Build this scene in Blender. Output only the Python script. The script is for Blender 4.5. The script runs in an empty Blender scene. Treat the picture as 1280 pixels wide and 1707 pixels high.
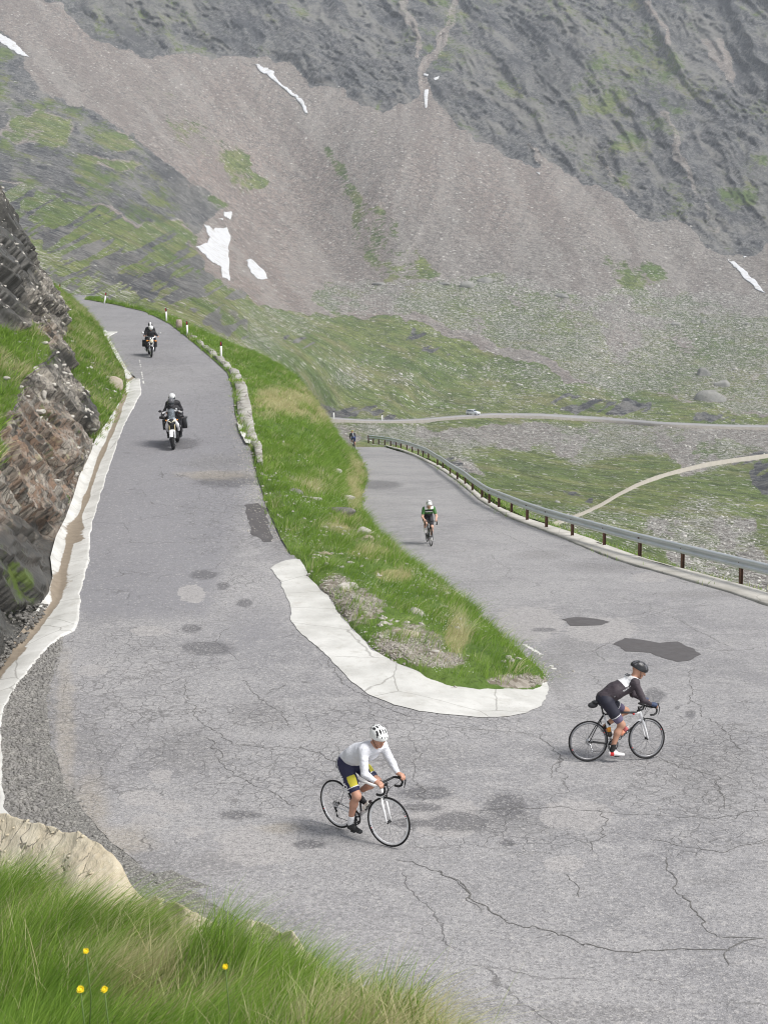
import bpy, bmesh, math, random
import numpy as np
from mathutils import Vector, Matrix, Euler
from mathutils.geometry import delaunay_2d_cdt
rng = np.random.default_rng(7); random.seed(7)
D = bpy.data; S = bpy.context.scene; COL = S.collection
R = math.radians

# ---------------------------------------------------------------- camera, sky, sun, exposure
F, CX, CY, CH = 2300.0, 640.0, 853.5, 6.4          # focal length in photo pixels, image centre, eye height
TH = R(7.27)
cam = D.cameras.new('camera'); camo = D.objects.new('camera', cam); COL.objects.link(camo)
camo.location = (0, 0, CH); camo.rotation_euler = (R(90) - TH, 0, 0)
cam.sensor_fit = 'VERTICAL'; cam.sensor_height = 36.0; cam.lens = 36.0 * F / 1707.0
cam.clip_start = 0.1; cam.clip_end = 6000
cam.dof.use_dof = True; cam.dof.focus_distance = 22.0; cam.dof.aperture_fstop = 16.0
S.camera = camo
S.render.engine = 'CYCLES'
W = D.worlds.new('World'); S.world = W; W.use_nodes = True
wn = W.node_tree.nodes; wl = W.node_tree.links
SUN_EL, SUN_AZ = R(52), R(118)                      # light comes from the right, a little behind the camera
sky = wn.new('ShaderNodeTexSky'); sky.sky_type = 'NISHITA'; sky.sun_disc = False
sky.sun_elevation = SUN_EL; sky.sun_rotation = SUN_AZ; sky.dust_density = 3.0; sky.altitude = 2300
hs = wn.new('ShaderNodeHueSaturation'); hs.inputs['Saturation'].default_value = 0.22   # cloud cover greys the sky
wl.new(sky.outputs[0], hs.inputs['Color']); wl.new(hs.outputs[0], wn['Background'].inputs[0])
wn['Background'].inputs[1].default_value = 0.115
sl = D.lights.new('sun', 'SUN'); sl.energy = 2.0; sl.angle = R(20); sl.color = (1.0, 0.96, 0.90)
so = D.objects.new('sun', sl); COL.objects.link(so)
sd = Vector((math.sin(SUN_AZ) * math.cos(SUN_EL), math.cos(SUN_AZ) * math.cos(SUN_EL), math.sin(SUN_EL)))
so.rotation_euler = sd.to_track_quat('Z', 'Y').to_euler(); so.location = (0, 0, 60)
S.view_settings.view_transform = 'Standard'; S.view_settings.look = 'None'
S.view_settings.exposure = 0.95; S.view_settings.gamma = 1.0
S.cycles.filter_width = 1.1; S.cycles.volume_step_rate = 4; S.cycles.volume_bounces = 0

# ---------------------------------------------------------------- numeric helpers
def hash3(i, j, k, s=0):
    n = (i.astype(np.int64) * 374761393 + j.astype(np.int64) * 668265263 + k.astype(np.int64) * 2147483647 + s * 974634777) & 0xffffffff
    n = ((n ^ (n >> 13)) * 1274126177) & 0xffffffff
    n = ((n ^ (n >> 15)) * 2246822519) & 0xffffffff
    n = n ^ (n >> 16)
    return (n & 0xffffff) / float(0xffffff)
def vn(p, s=0):
    """smooth value noise, -1..1, p (...,3)"""
    i = np.floor(p); f = p - i; f = f * f * f * (f * (f * 6 - 15) + 10)
    i = i.astype(np.int64); x, y, z = i[..., 0], i[..., 1], i[..., 2]
    def h(a, b, c): return hash3(x + a, y + b, z + c, s)
    fx, fy, fz = f[..., 0], f[..., 1], f[..., 2]
    a = h(0,0,0)*(1-fx)+h(1,0,0)*fx; b = h(0,1,0)*(1-fx)+h(1,1,0)*fx
    c = h(0,0,1)*(1-fx)+h(1,0,1)*fx; d = h(0,1,1)*(1-fx)+h(1,1,1)*fx
    return ((a*(1-fy)+b*fy)*(1-fz) + (c*(1-fy)+d*fy)*fz) * 2 - 1
def fbm(p, o=4, s=0, g=0.5):
    t = 0; a = 1; n = 0
    for k in range(o):
        t = t + a * vn(p * 2.03**k + 17.3 * k, s + k); n += a; a *= g
    return t / n
def ridged(p, o=4, s=0):
    t = 0; a = 1; n = 0
    for k in range(o):
        t = t + a * (1 - 2*np.abs(vn(p * 2.07**k + 9.1 * k, s + k))); n += a; a *= 0.5
    return t / n
def sstep(a, b, x):
    t = np.clip((x - a) / (b - a), 0, 1); return t * t * (3 - 2 * t)
def v3(x, y, z=0.0):
    x, y, z = np.broadcast_arrays(np.asarray(x, float), np.asarray(y, float), np.asarray(z, float))
    return np.stack([x, y, z], -1)

# ---------------------------------------------------------------- camera geometry (photo pixels 1280x1707 -> world)
fw = np.array([0, math.cos(TH), -math.sin(TH)]); up = np.array([0, math.sin(TH), math.cos(TH)])
def ray(px, py):
    px = np.asarray(px, float); py = np.asarray(py, float)
    d = fw + ((px - CX) / F)[..., None] * np.array([1., 0, 0]) + ((CY - py) / F)[..., None] * up
    return d / d[..., 1:2]
def at(px, py, Y):
    d = ray(px, py); return np.array([0, 0, CH]) + d * np.asarray(Y, float)[..., None]
def proj(P):
    P = np.asarray(P, float) - np.array([0, 0, CH]); z = P @ fw
    return CX + F * P[..., 0] / z, CY - F * (P @ up) / z

def zL(Y): return np.interp(Y, [10, 18, 24, 30, 36, 50, 78, 120, 160], [0, 0, .1, .48, 1.05, 2.36, 5.23, 9.6, 13.5])
def zR(Y): return np.interp(Y, [10, 17, 22, 30, 48, 80, 120, 160], [0, 0, -.15, -.5, -1.0, -2.1, -3.4, -4.6])
YS = np.arange(8, 150, .05)
def hit(px, py, zf):
    """first intersection of the pixel's ray with height function zf(x, Y)"""
    d = ray(np.atleast_1d(px), np.atleast_1d(py))
    out = []
    for k in range(len(d)):
        P = np.array([0, 0, CH]) + d[k] * YS[:, None]
        g = P[:, 2] - zf(P[:, 0], P[:, 1])
        idx = np.where((g[1:] <= 0) & (g[:-1] > 0))[0]
        if len(idx) == 0: Y = YS[np.argmin(np.abs(g))]
        else:
            i = idx[0]; Y = YS[i] + .05 * g[i] / (g[i] - g[i+1])
        out.append(np.array([0, 0, CH]) + d[k] * Y)
    return np.array(out)
def edge(pts, zf):
    p = hit([a for a, b in pts], [b for a, b in pts], lambda x, y: zf(y))
    o = np.argsort(p[:, 1]); p = p[o]
    return lambda Y, p=p: np.interp(Y, p[:, 1], p[:, 0])

LA_PX = [(100,492),(112,497),(140,512),(165,540),(180,562),(197,590),(212,618),(230,632),(235,655),(222,680),(208,705),(195,740),(178,790),(160,850),(150,890),(147,930),(133,985),(130,1030),(124,1050),(98,1064),(90,1110),(80,1170),(85,1240),(110,1310),(160,1380),(240,1450),(330,1490),(500,1600),(850,1760),(1300,1900)]
XA = edge(LA_PX, zL)                                  # left edge of the asphalt
XB = edge([(150,499),(200,508),(250,520),(290,540),(318,562),(345,585),(365,603),(385,622),(395,650),(398,690),(408,720),(425,748),(435,790),(455,850),(478,900),(498,932),(515,960),(545,990),(562,1020),(590,1050),(620,1080),(650,1100),(690,1118)], zL)   # left leg, right edge (island edge)
XC = edge([(560,742),(585,752),(600,775),(607,800),(598,830),(600,860),(615,890),(650,925),(700,960),(760,1000),(800,1035),(850,1080),(880,1108),(905,1130)], zR)   # right leg, left edge
XD0 = edge([(560,737),(595,740),(640,745),(690,760),(730,780),(765,805),(800,835),(850,865),(930,895),(1000,925),(1060,945),(1130,964),(1210,987),(1280,1010),(1400,1046)], zR)
def XD(Y): return XD0(Y) + np.clip(32 - np.asarray(Y, float), 0, 9) * .3
YT = 25.0                                             # island tip
def G(x, Y):
    """height of the near ground: upper leg, lower leg, grass island between"""
    x = np.asarray(x, float); Y = np.asarray(Y, float)
    Yc = np.maximum(Y, YT)
    a = XB(Yc); b = np.maximum(XC(Yc), a + .8)
    t = np.clip((x - a) / (b - a), 0, 1)
    g = .62 * t + .38 * sstep(.62, 1.0, t)
    g = np.where(Y > 40, g, g * sstep(YT, 40, Y) + t * (1 - sstep(YT, 40, Y)))
    l, r = zL(Y), zR(Y)
    wall = sstep(44, 49, Y) * (1 - sstep(84, 92, Y)) * .55 * sstep(.005, .03, t) * (1 - t)
    return l * (1 - g) + r * g - wall
def onG(px, py): return hit(px, py, G)
def onG1(px, py): return onG([px], [py])[0]

# ---------------------------------------------------------------- object helpers
def tag(o, label=None, cat=None, group=None, kind=None):
    if label: o['label'] = label
    if cat: o['category'] = cat
    if group: o['group'] = group
    if kind: o['kind'] = kind
    return o
def empty(name, loc=(0, 0, 0), label=None, cat=None, group=None):
    o = D.objects.new(name, None); COL.objects.link(o); o.location = loc; o.empty_display_size = .2
    return tag(o, label, cat, group)
def mesh(name, v, f, mats, parent=None, smooth=False, mi=None):
    """v (n,3) array; f: (m,k) int array or list of arrays/lists"""
    me = D.meshes.new(name); v = np.asarray(v, np.float32)
    if isinstance(f, np.ndarray): f = [f]
    elif len(f) and not isinstance(f[0], np.ndarray):
        d = {}
        order = []
        for q in f: d.setdefault(len(q), []).append(q)
        if mi is not None and len(d) > 1:
            dm = {}
            for q, m in zip(f, mi): dm.setdefault(len(q), []).append(m)
            mi = np.concatenate([np.array(dm[k]) for k in d])
        f = [np.array(x) for x in d.values()]
    tot = np.concatenate([np.full(len(a), a.shape[1]) for a in f]).astype(np.int32)
    idx = np.concatenate([a.ravel() for a in f]).astype(np.int32)
    me.vertices.add(len(v)); me.vertices.foreach_set('co', v.ravel())
    me.loops.add(len(idx)); me.loops.foreach_set('vertex_index', idx)
    me.polygons.add(len(tot)); st = np.concatenate([[0], np.cumsum(tot)[:-1]]).astype(np.int32)
    me.polygons.foreach_set('loop_start', st); me.polygons.foreach_set('loop_total', tot)
    if mi is not None: me.polygons.foreach_set('material_index', np.asarray(mi, np.int32))
    if smooth: me.polygons.foreach_set('use_smooth', np.ones(len(tot), bool))
    me.update(calc_edges=True); me.validate()
    for m in (mats if isinstance(mats, (list, tuple)) else [mats]): me.materials.append(m)
    o = D.objects.new(name, me); COL.objects.link(o)
    if parent: o.parent = parent
    return o
def fattr(o, name, a):
    at_ = o.data.attributes.new(name, 'FLOAT', 'POINT'); at_.data.foreach_set('value', np.asarray(a, np.float32).ravel())
def gridf(nr, nc):
    i = np.arange(nr - 1)[:, None] * nc + np.arange(nc - 1)[None]
    return np.stack([i, i + 1, i + nc + 1, i + nc], -1).reshape(-1, 4)
def struct(o): o['kind'] = 'structure'; return o

# shape builder collecting simple solids into one mesh
class MB:
    def __init__(s): s.v = []; s.f = []; s.m = []; s.n = 0
    def add(s, v, f, m=0):
        v = np.asarray(v, float); s.v.append(v); s.f += [[int(i) + s.n for i in q] for q in f]; s.m += [m] * len(f); s.n += len(v); return s
    def box(s, c, d, rot=None, m=0, bev=.15):
        """chamfered box"""
        c = np.array(c, float); h = np.array(d, float) / 2; b = min(h) * bev * 2
        pts = []
        for sx in (-1, 1):
            for sy in (-1, 1):
                for sz in (-1, 1):
                    pts += [(sx*(h[0]-b), sy*(h[1]-b), sz*h[2]), (sx*(h[0]-b), sy*h[1], sz*(h[2]-b)), (sx*h[0], sy*(h[1]-b), sz*(h[2]-b))]
        pts = np.array(pts)
        if rot is not None: pts = pts @ np.array(Euler(rot).to_matrix()).T
        bm = bmesh.new()
        for p in pts: bm.verts.new(p + c)
        bmesh.ops.convex_hull(bm, input=bm.verts)
        bm.verts.index_update()
        s.add([v.co[:] for v in bm.verts], [[v.index for v in q.verts] for q in bm.faces], m); bm.free(); return s
    def hull(s, pts, m=0):
        bm = bmesh.new()
        for p in pts: bm.verts.new(p)
        r = bmesh.ops.convex_hull(bm, input=bm.verts)
        for g in [e for e in bm.verts if not e.link_faces]: bm.verts.remove(g)
        bm.verts.index_update()
        s.add([v.co[:] for v in bm.verts], [[v.index for v in q.verts] for q in bm.faces], m); bm.free(); return s
    def tube(s, pts, r, n=10, m=0, closed=False, sc=(1, 1), ref=None, cap=True):
        pts = [np.array(p, float) for p in pts]; N = len(pts)
        rr = r if hasattr(r, '__len__') else [r] * N
        V = []; prev = None
        for i in range(N):
            if closed: t = pts[(i+1) % N] - pts[i-1]
            else: t = pts[min(i+1, N-1)] - pts[max(i-1, 0)]
            t = t / (np.linalg.norm(t) + 1e-9)
            a = np.array(ref if ref is not None else (0, 0, 1.)) if prev is None or ref is not None else prev
            if abs(np.dot(a, t)) > .95: a = np.array((0, 1., .1)) if abs(t[1]) < .9 else np.array((1., 0, 0))
            a = a - np.dot(a, t) * t; a /= np.linalg.norm(a); prev = a; b = np.cross(t, a)
            for k in range(n):
                w = 2 * math.pi * k / n; V.append(pts[i] + rr[i] * (sc[0]*math.cos(w) * a + sc[1]*math.sin(w) * b))
        Fc = []
        for i in range(N if closed else N - 1):
            j = (i + 1) % N
            for k in range(n): l = (k + 1) % n; Fc.append([i*n+k, i*n+l, j*n+l, j*n+k])
        if not closed and cap: Fc.append(list(range(n))[::-1]); Fc.append([(N-1)*n+k for k in range(n)])
        return s.add(V, Fc, m)
    def ring(s, c, rad, r, n=48, k=8, m=0, axis='y', sc=(1, 1)):
        c = np.array(c, float); pts = []
        for i in range(n):
            w = 2*math.pi*i/n; pts.append(c + (np.array([math.cos(w), 0, math.sin(w)]) if axis == 'y' else np.array([math.cos(w), math.sin(w), 0])) * rad)
        V = []
        for i in range(n):
            w = 2*math.pi*i/n; e = np.array([math.cos(w), 0, math.sin(w)]) if axis == 'y' else np.array([math.cos(w), math.sin(w), 0])
            ax = np.array([0, 1., 0]) if axis == 'y' else np.array([0, 0, 1.])
            for j in range(k):
                u = 2*math.pi*j/k; V.append(pts[i] + r*(sc[0]*math.cos(u)*e + sc[1]*math.sin(u)*ax))
        Fc = [[i*k+j, i*k+(j+1) % k, ((i+1) % n)*k+(j+1) % k, ((i+1) % n)*k+j] for i in range(n) for j in range(k)]
        return s.add(V, Fc, m)
    def cyl(s, a, b, r, n=16, m=0): return s.tube([a, b], r, n, m)
    def ball(s, c, r, m=0, nu=16, nv=10, fn=None):
        c = np.array(c, float); r = np.array(r if hasattr(r, '__len__') else (r, r, r), float)
        V = []; 
        for j in range(nv + 1):
            th = math.pi * j / nv
            for i in range(nu):
                ph = 2*math.pi*i/nu; V.append(c + r * np.array([math.sin(th)*math.cos(ph), math.sin(th)*math.sin(ph), math.cos(th)]))
        Fc = [[j*nu+i, (j+1)*nu+i, (j+1)*nu+(i+1) % nu, j*nu+(i+1) % nu] for j in range(nv) for i in range(nu)]
        return s.add(V, Fc, m)
    def build(s, name, mats, parent=None, smooth=False):
        return mesh(name, np.concatenate(s.v), s.f, mats, parent, smooth, mi=s.m)

# ---------------------------------------------------------------- node helpers
class NT:
    def __init__(s, name):
        s.m = D.materials.new(name); s.m.use_nodes = True; s.n = s.m.node_tree.nodes; s.l = s.m.node_tree.links
        s.b = s.n['Principled BSDF']; s.b.inputs['Specular IOR Level'].default_value = .25
        s.co = s.n.new('ShaderNodeTexCoord').outputs['Object']
    def put(s, i, v):
        if isinstance(v, bpy.types.NodeSocket): s.l.new(v, i)
        elif v is not None:
            if hasattr(v, '__len__') and len(v) == 3 and i.type == 'RGBA': v = (*v, 1)
            i.default_value = v
    def map(s, v=None, scale=(1, 1, 1), rot=(0, 0, 0)):
        n = s.n.new('ShaderNodeMapping'); n.vector_type = 'TEXTURE'; s.put(n.inputs[0], v or s.co); n.inputs['Scale'].default_value = [1 / q for q in scale]; n.inputs['Rotation'].default_value = rot; return n.outputs[0]
    def noise(s, scale, det=4, rough=.55, v=None, dist=0, col=False):
        n = s.n.new('ShaderNodeTexNoise'); s.put(n.inputs['Vector'], v or s.co); n.inputs['Scale'].default_value = scale
        n.inputs['Detail'].default_value = det; n.inputs['Roughness'].default_value = rough; n.inputs['Distortion'].default_value = dist
        return n.outputs['Color' if col else 'Fac']
    def vor(s, scale, feat='F1', v=None, out='Distance', rnd=1):
        n = s.n.new('ShaderNodeTexVoronoi'); n.feature = feat; s.put(n.inputs['Vector'], v or s.co); n.inputs['Scale'].default_value = scale
        n.inputs['Randomness'].default_value = rnd
        return n.outputs[out]
    def slabs(s, scale, stretch, rot, w=.25, col='Color'):
        v = s.map(scale=tuple(1 / q for q in stretch), rot=rot, v=s.warp(w / scale, scale * 1.2)); n = s.n.new('ShaderNodeSeparateColor'); s.l.new(s.vor(scale, out='Color', v=v), n.inputs[0])
        return n.outputs[0], n.outputs[1], s.vor(scale, 'DISTANCE_TO_EDGE', v=v)
    def math(s, op, a, b=None, c=None):
        n = s.n.new('ShaderNodeMath'); n.operation = op; s.put(n.inputs[0], a)
        if b is not None: s.put(n.inputs[1], b)
        if c is not None: s.put(n.inputs[2], c)
        return n.outputs[0]
    def rmp(s, x, a, b, c=0., d=1., smooth=True):
        n = s.n.new('ShaderNodeMapRange'); n.interpolation_type = 'SMOOTHSTEP' if smooth else 'LINEAR'; s.put(n.inputs[0], x)
        for k, v in enumerate((a, b, c, d)): s.put(n.inputs[k+1], v)
        return n.outputs[0]
    def mix(s, f, a, b, mode='MIX'):
        n = s.n.new('ShaderNodeMix'); n.data_type = 'RGBA'; n.blend_type = mode; n.clamp_factor = True
        s.put(n.inputs[0], f); s.put(n.inputs[6], a); s.put(n.inputs[7], b); return n.outputs[2]
    def attr(s, name, out='Fac'):
        n = s.n.new('ShaderNodeAttribute'); n.attribute_name = name; return n.outputs[out]
    def warp(s, amt, scale, v=None):
        n = s.n.new('ShaderNodeVectorMath'); n.operation = 'MULTIPLY_ADD'
        c = s.noise(scale, 3, col=True, v=v); s.put(n.inputs[0], c); n.inputs[1].default_value = (amt, amt, amt); s.put(n.inputs[2], v or s.co); return n.outputs[0]
    def bump(s, h, strength=.5, dist=.02, nrm=None):
        n = s.n.new('ShaderNodeBump'); s.put(n.inputs['Height'], h); n.inputs['Strength'].default_value = strength; n.inputs['Distance'].default_value = dist
        if nrm is not None: s.l.new(nrm, n.inputs['Normal'])
        return n.outputs[0]
    def out(s, col=None, rough=None, nrm=None, metal=None):
        if col is not None: s.put(s.b.inputs['Base Color'], col)
        if rough is not None: s.put(s.b.inputs['Roughness'], rough)
        if metal is not None: s.put(s.b.inputs['Metallic'], metal)
        if nrm is not None: s.l.new(nrm, s.b.inputs['Normal'])
        return s.m
_mc = {}
def M(col, rough=.5, metal=0., var=.12, scale=30, name=None, spec=.4):
    key = (tuple(col), rough, metal)
    if key in _mc: return _mc[key]
    t = NT(name or 'paint'); n = t.noise(scale, 3)
    a = tuple(c * (1 - var) for c in col); b = tuple(min(1, c * (1 + var)) for c in col)
    t.b.inputs['Specular IOR Level'].default_value = spec
    _mc[key] = t.out(t.mix(n, a, b), t.rmp(n, .3, .7, max(.03, rough - .05), rough + .08), metal=metal); return _mc[key]
# ================================================================ MATERIALS OF THE GROUND
def mat_asphalt():
    t = NT('asphalt'); P = t.co
    big = t.noise(.22, 4); mid = t.noise(1.6, 5, .65); fine = t.noise(38, 3, .7)
    col = t.mix(t.rmp(big, .35, .65), (.245, .241, .250), (.335, .328, .332))
    col = t.mix(t.rmp(mid, .42, .72), col, (.350, .342, .344))
    sm = t.attr('smoothlay')                       # newer, finer, bluer surfacing on the upper leg
    col = t.mix(t.math('MULTIPLY', sm, .85), col, (.222, .220, .236))
    gr = t.attr('rough')                           # worn, open-textured dark edges
    col = t.mix(t.rmp(t.math('ADD', gr, t.math('MULTIPLY', t.math('SUBTRACT', mid, .5), .9)), .45, .95, 0, .5), col, (.19, .185, .186))
    # repair patches
    lt = t.attr('patch'); nn = t.noise(3.5, 4, .6)
    pl = t.rmp(t.math('ADD', lt, t.math('MULTIPLY', t.math('SUBTRACT', nn, .5), .7)), .47, .55)
    col = t.mix(t.math('MULTIPLY', pl, .8), col, (.37, .355, .35))
    dk = t.attr('darkspot')
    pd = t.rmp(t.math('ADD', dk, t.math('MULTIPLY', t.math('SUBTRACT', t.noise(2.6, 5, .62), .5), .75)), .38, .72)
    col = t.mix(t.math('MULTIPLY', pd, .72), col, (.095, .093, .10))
    tan = t.attr('dust')
    col = t.mix(t.math('MULTIPLY', t.rmp(t.math('ADD', tan, t.math('SUBTRACT', mid, .5)), .2, .9), .55), col, (.36, .32, .26))
    # aggregate
    vc = t.vor(62, out='Color'); sp = t.n.new('ShaderNodeSeparateColor'); t.l.new(vc, sp.inputs[0])
    amt = t.math('SUBTRACT', 1.0, t.math('MULTIPLY', sm, .65))
    col = t.mix(t.math('MULTIPLY', t.rmp(sp.outputs[0], .86, .93), t.math('MULTIPLY', amt, .5)), col, (.52, .50, .49))
    col = t.mix(t.math('MULTIPLY', t.rmp(sp.outputs[1], .8, .9), t.math('MULTIPLY', amt, .42)), col, (.085, .083, .085))
    col = t.mix(t.math('MULTIPLY', t.rmp(fine, .52, .68), .3), col, (.12, .12, .122))
    v2 = t.vor(24, out='Color'); s2 = t.n.new('ShaderNodeSeparateColor'); t.l.new(v2, s2.inputs[0])
    col = t.mix(t.math('MULTIPLY', t.rmp(s2.outputs[0], .93, .96), .35), col, (.50, .48, .46))
    g1 = t.noise(17, 3, .8); col = t.mix(t.math('MULTIPLY', t.rmp(g1, .52, .66), t.math('MULTIPLY', amt, .42)), col, (.47, .455, .45)); col = t.mix(t.math('MULTIPLY', t.rmp(g1, .48, .36), t.math('MULTIPLY', amt, .5)), col, (.13, .128, .13)); g2 = t.noise(7, 4, .75); col = t.mix(t.math('MULTIPLY', t.rmp(g2, .5, .35), .35), col, (.17, .166, .168))
    # cracks
    w1 = t.warp(.55, 1.3); w2 = t.warp(.28, 3.2)
    w1 = t.warp(.10, 9, v=w1)
    e1 = t.vor(.36, 'DISTANCE_TO_EDGE', v=w1); e2 = t.vor(1.1, 'DISTANCE_TO_EDGE', v=w1); e3 = t.vor(3.6, 'DISTANCE_TO_EDGE', v=w2)
    brk = t.noise(.9, 3)
    m1 = t.rmp(t.noise(.5, 2), .36, .52); m2 = t.rmp(t.noise(.33, 3), .50, .62)
    m3 = t.rmp(t.math('ADD', t.math('MULTIPLY', t.attr('alligator'), .42), t.noise(.6, 3)), .60, .76)
    k1 = t.math('MULTIPLY', t.rmp(e1, .0, .007, 1, 0), t.math('MULTIPLY', m1, t.rmp(brk, .35, .55)))
    k2 = t.math('MULTIPLY', t.rmp(e2, .0, .016, 1, 0), t.math('MULTIPLY', m2, t.rmp(brk, .42, .6)))
    k3 = t.math('MULTIPLY', t.rmp(e3, .0, .06, 1, 0), m3)
    k = t.math('MAXIMUM', t.math('MAXIMUM', t.math('MULTIPLY', k1, .8), t.math('MULTIPLY', k2, .6)), t.math('MULTIPLY', k3, .6))
    kk = t.math('MULTIPLY', k, t.math('SUBTRACT', 1.0, t.math('MULTIPLY', pl, .8)))
    col = t.mix(t.math('MULTIPLY', kk, .72), col, (.085, .082, .08))
    h = t.math('ADD', t.math('MULTIPLY', t.vor(62), .5), t.math('SUBTRACT', t.math('MULTIPLY', fine, .4), t.math('MULTIPLY', kk, 1.2)))
    return t.out(col, t.rmp(pd, 0, 1, .92, .6), t.bump(h, .7, .012))
def mat_concrete(c1=(.48, .475, .45), c2=(.62, .615, .59)):
    t = NT('concrete')
    n = t.noise(1.2, 5, .6); f = t.noise(22, 4, .7)
    col = t.mix(t.rmp(n, .3, .7), c1, c2); col = t.mix(t.math('MULTIPLY', t.rmp(t.noise(3.2, 5, .7), .52, .70), .42), col, (.38, .36, .32)); col = t.mix(t.math('MULTIPLY', t.rmp(t.noise(.9, 5, .7), .55, .75), .4), col, (.36, .35, .33)); jn = t.vor(.45, 'DISTANCE_TO_EDGE', v=t.warp(.12, 2.5)); col = t.mix(t.math('MULTIPLY', t.rmp(jn, 0, .009, 1, 0), .55), col, (.16, .15, .13))
    col = t.mix(t.math('MULTIPLY', t.rmp(f, .62, .70), .5), col, (.30, .29, .27))
    v = t.vor(15, v=t.warp(.05, 20)); m = t.rmp(t.noise(1.5, 3), .52, .7)
    col = t.mix(t.math('MULTIPLY', t.math('MULTIPLY', t.rmp(v, .10, .16, 1, 0), m), .8), col, (.22, .20, .17))
    d = t.attr('dirt')
    dd = t.rmp(t.math('ADD', d, t.math('MULTIPLY', t.math('SUBTRACT', t.noise(4.5, 5, .7), .5), .8)), .42, .62)
    col = t.mix(t.math('MULTIPLY', dd, .92), col, t.mix(t.noise(6, 4), (.15, .115, .08), (.30, .245, .18)))
    return t.out(col, .9, t.bump(t.math('SUBTRACT', f, dd), .5, .01))
def mat_gravel():
    t = NT('gravel')
    vc = t.vor(26, out='Color'); s = t.n.new('ShaderNodeSeparateColor'); t.l.new(vc, s.inputs[0])
    v2 = t.vor(70, out='Color'); s2 = t.n.new('ShaderNodeSeparateColor'); t.l.new(v2, s2.inputs[0])
    col = t.mix(s.outputs[0], (.12, .117, .112), (.32, .31, .285)); col = t.mix(t.math('MULTIPLY', s2.outputs[0], .4), col, (.34, .33, .31))
    col = t.mix(t.rmp(t.vor(26, 'DISTANCE_TO_EDGE'), 0, .12, .7, 0), col, (.05, .048, .045))
    return t.out(col, .9, t.bump(t.vor(26, 'DISTANCE_TO_EDGE'), .8, .02))
def mat_turf():
    t = NT('turf')
    n = t.noise(.6, 5, .6); f = t.noise(9, 4, .7)
    col = t.mix(t.rmp(n, .35, .65), (.065, .115, .02), (.12, .18, .04)); col = t.mix(t.rmp(f, .5, .75), col, (.035, .06, .012))
    dry = t.rmp(t.math('ADD', t.attr('dry'), t.math('MULTIPLY', t.math('SUBTRACT', n, .5), .8)), .35, .65)
    col = t.mix(t.math('MULTIPLY', dry, .7), col, (.30, .26, .13))
    st = t.rmp(t.math('ADD', t.attr('stony'), t.math('MULTIPLY', t.math('SUBTRACT', t.noise(3, 5, .65), .5), .9)), .45, .6)
    vc = t.vor(9, out='Color'); s = t.n.new('ShaderNodeSeparateColor'); t.l.new(vc, s.inputs[0])
    stc = t.mix(s.outputs[0], (.13, .11, .085), (.34, .31, .27))
    col = t.mix(st, col, stc)
    return t.out(col, .95, t.bump(f, .8, .05))
def mat_blade(name='grass_blades', tl=1.0):
    t = NT(name)
    a = t.attr('tone'); d = t.attr('dry')
    col = t.mix(a, (.12 * tl, .235 * tl, .025), (.32 * tl, .47 * tl, .085))
    col = t.mix(d, col, t.mix(a, (.52, .45, .25), (.80, .72, .48)))
    t.b.inputs['Specular IOR Level'].default_value = .2
    tr = t.n.new('ShaderNodeBsdfTranslucent'); t.put(tr.inputs[0], col); mx = t.n.new('ShaderNodeMixShader'); mx.inputs[0].default_value = .42
    t.out(col, .6)
    t.l.new(t.b.outputs[0], mx.inputs[1]); t.l.new(tr.outputs[0], mx.inputs[2]); t.l.new(mx.outputs[0], t.n['Material Output'].inputs[0])
    return t.m
def mat_stone(name, c1, c2, c3=(.5, .48, .42), sc=3., bump=.6, warm=0):
    t = NT(name); v = t.map(scale=(1, 1, 2.2), rot=(R(20), R(35), 0))
    n = t.noise(sc, 6, .65, v=v); f = t.noise(sc * 7, 5, .7, v=v); o = t.n.new('ShaderNodeObjectInfo').outputs['Random']
    col = t.mix(t.rmp(n, .3, .7), c1, c2); col = t.mix(t.rmp(f, .55, .75), col, c3)
    col = t.mix(t.math('MULTIPLY', o, .4), col, c3)
    cr = t.vor(sc * 1.3, 'DISTANCE_TO_EDGE', v=t.warp(.3, 3, v=v)); k = t.math('MULTIPLY', t.rmp(cr, 0, .03, 1, 0), t.rmp(n, .4, .6))
    col = t.mix(t.math('MULTIPLY', k, .7), col, (.06, .055, .05))
    return t.out(col, .9, t.bump(t.math('SUBTRACT', t.math('ADD', n, t.math('MULTIPLY', f, .4)), k), bump, .06))
MA = mat_asphalt(); MC = mat_concrete(); MG = mat_gravel(); MT = mat_turf(); MBL = mat_blade()
MS = mat_stone('pale_stone', (.36, .33, .29), (.50, .48, .44), (.58, .56, .51))
MSR = mat_stone('road_stone', (.16, .155, .15), (.30, .29, .27), (.42, .40, .38))
MSG = mat_stone('grit_stone', (.20, .175, .14), (.36, .33, .29), (.5, .48, .44))
MSB = mat_stone('brown_stone', (.34, .26, .19), (.44, .38, .31), (.52, .49, .44))
MSY = mat_stone('sandy_stone', (.42, .345, .23), (.58, .515, .39), (.68, .64, .53), 2.2)
MSD = mat_stone('dark_stone', (.10, .095, .09), (.2, .19, .175), (.3, .29, .26))

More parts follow.
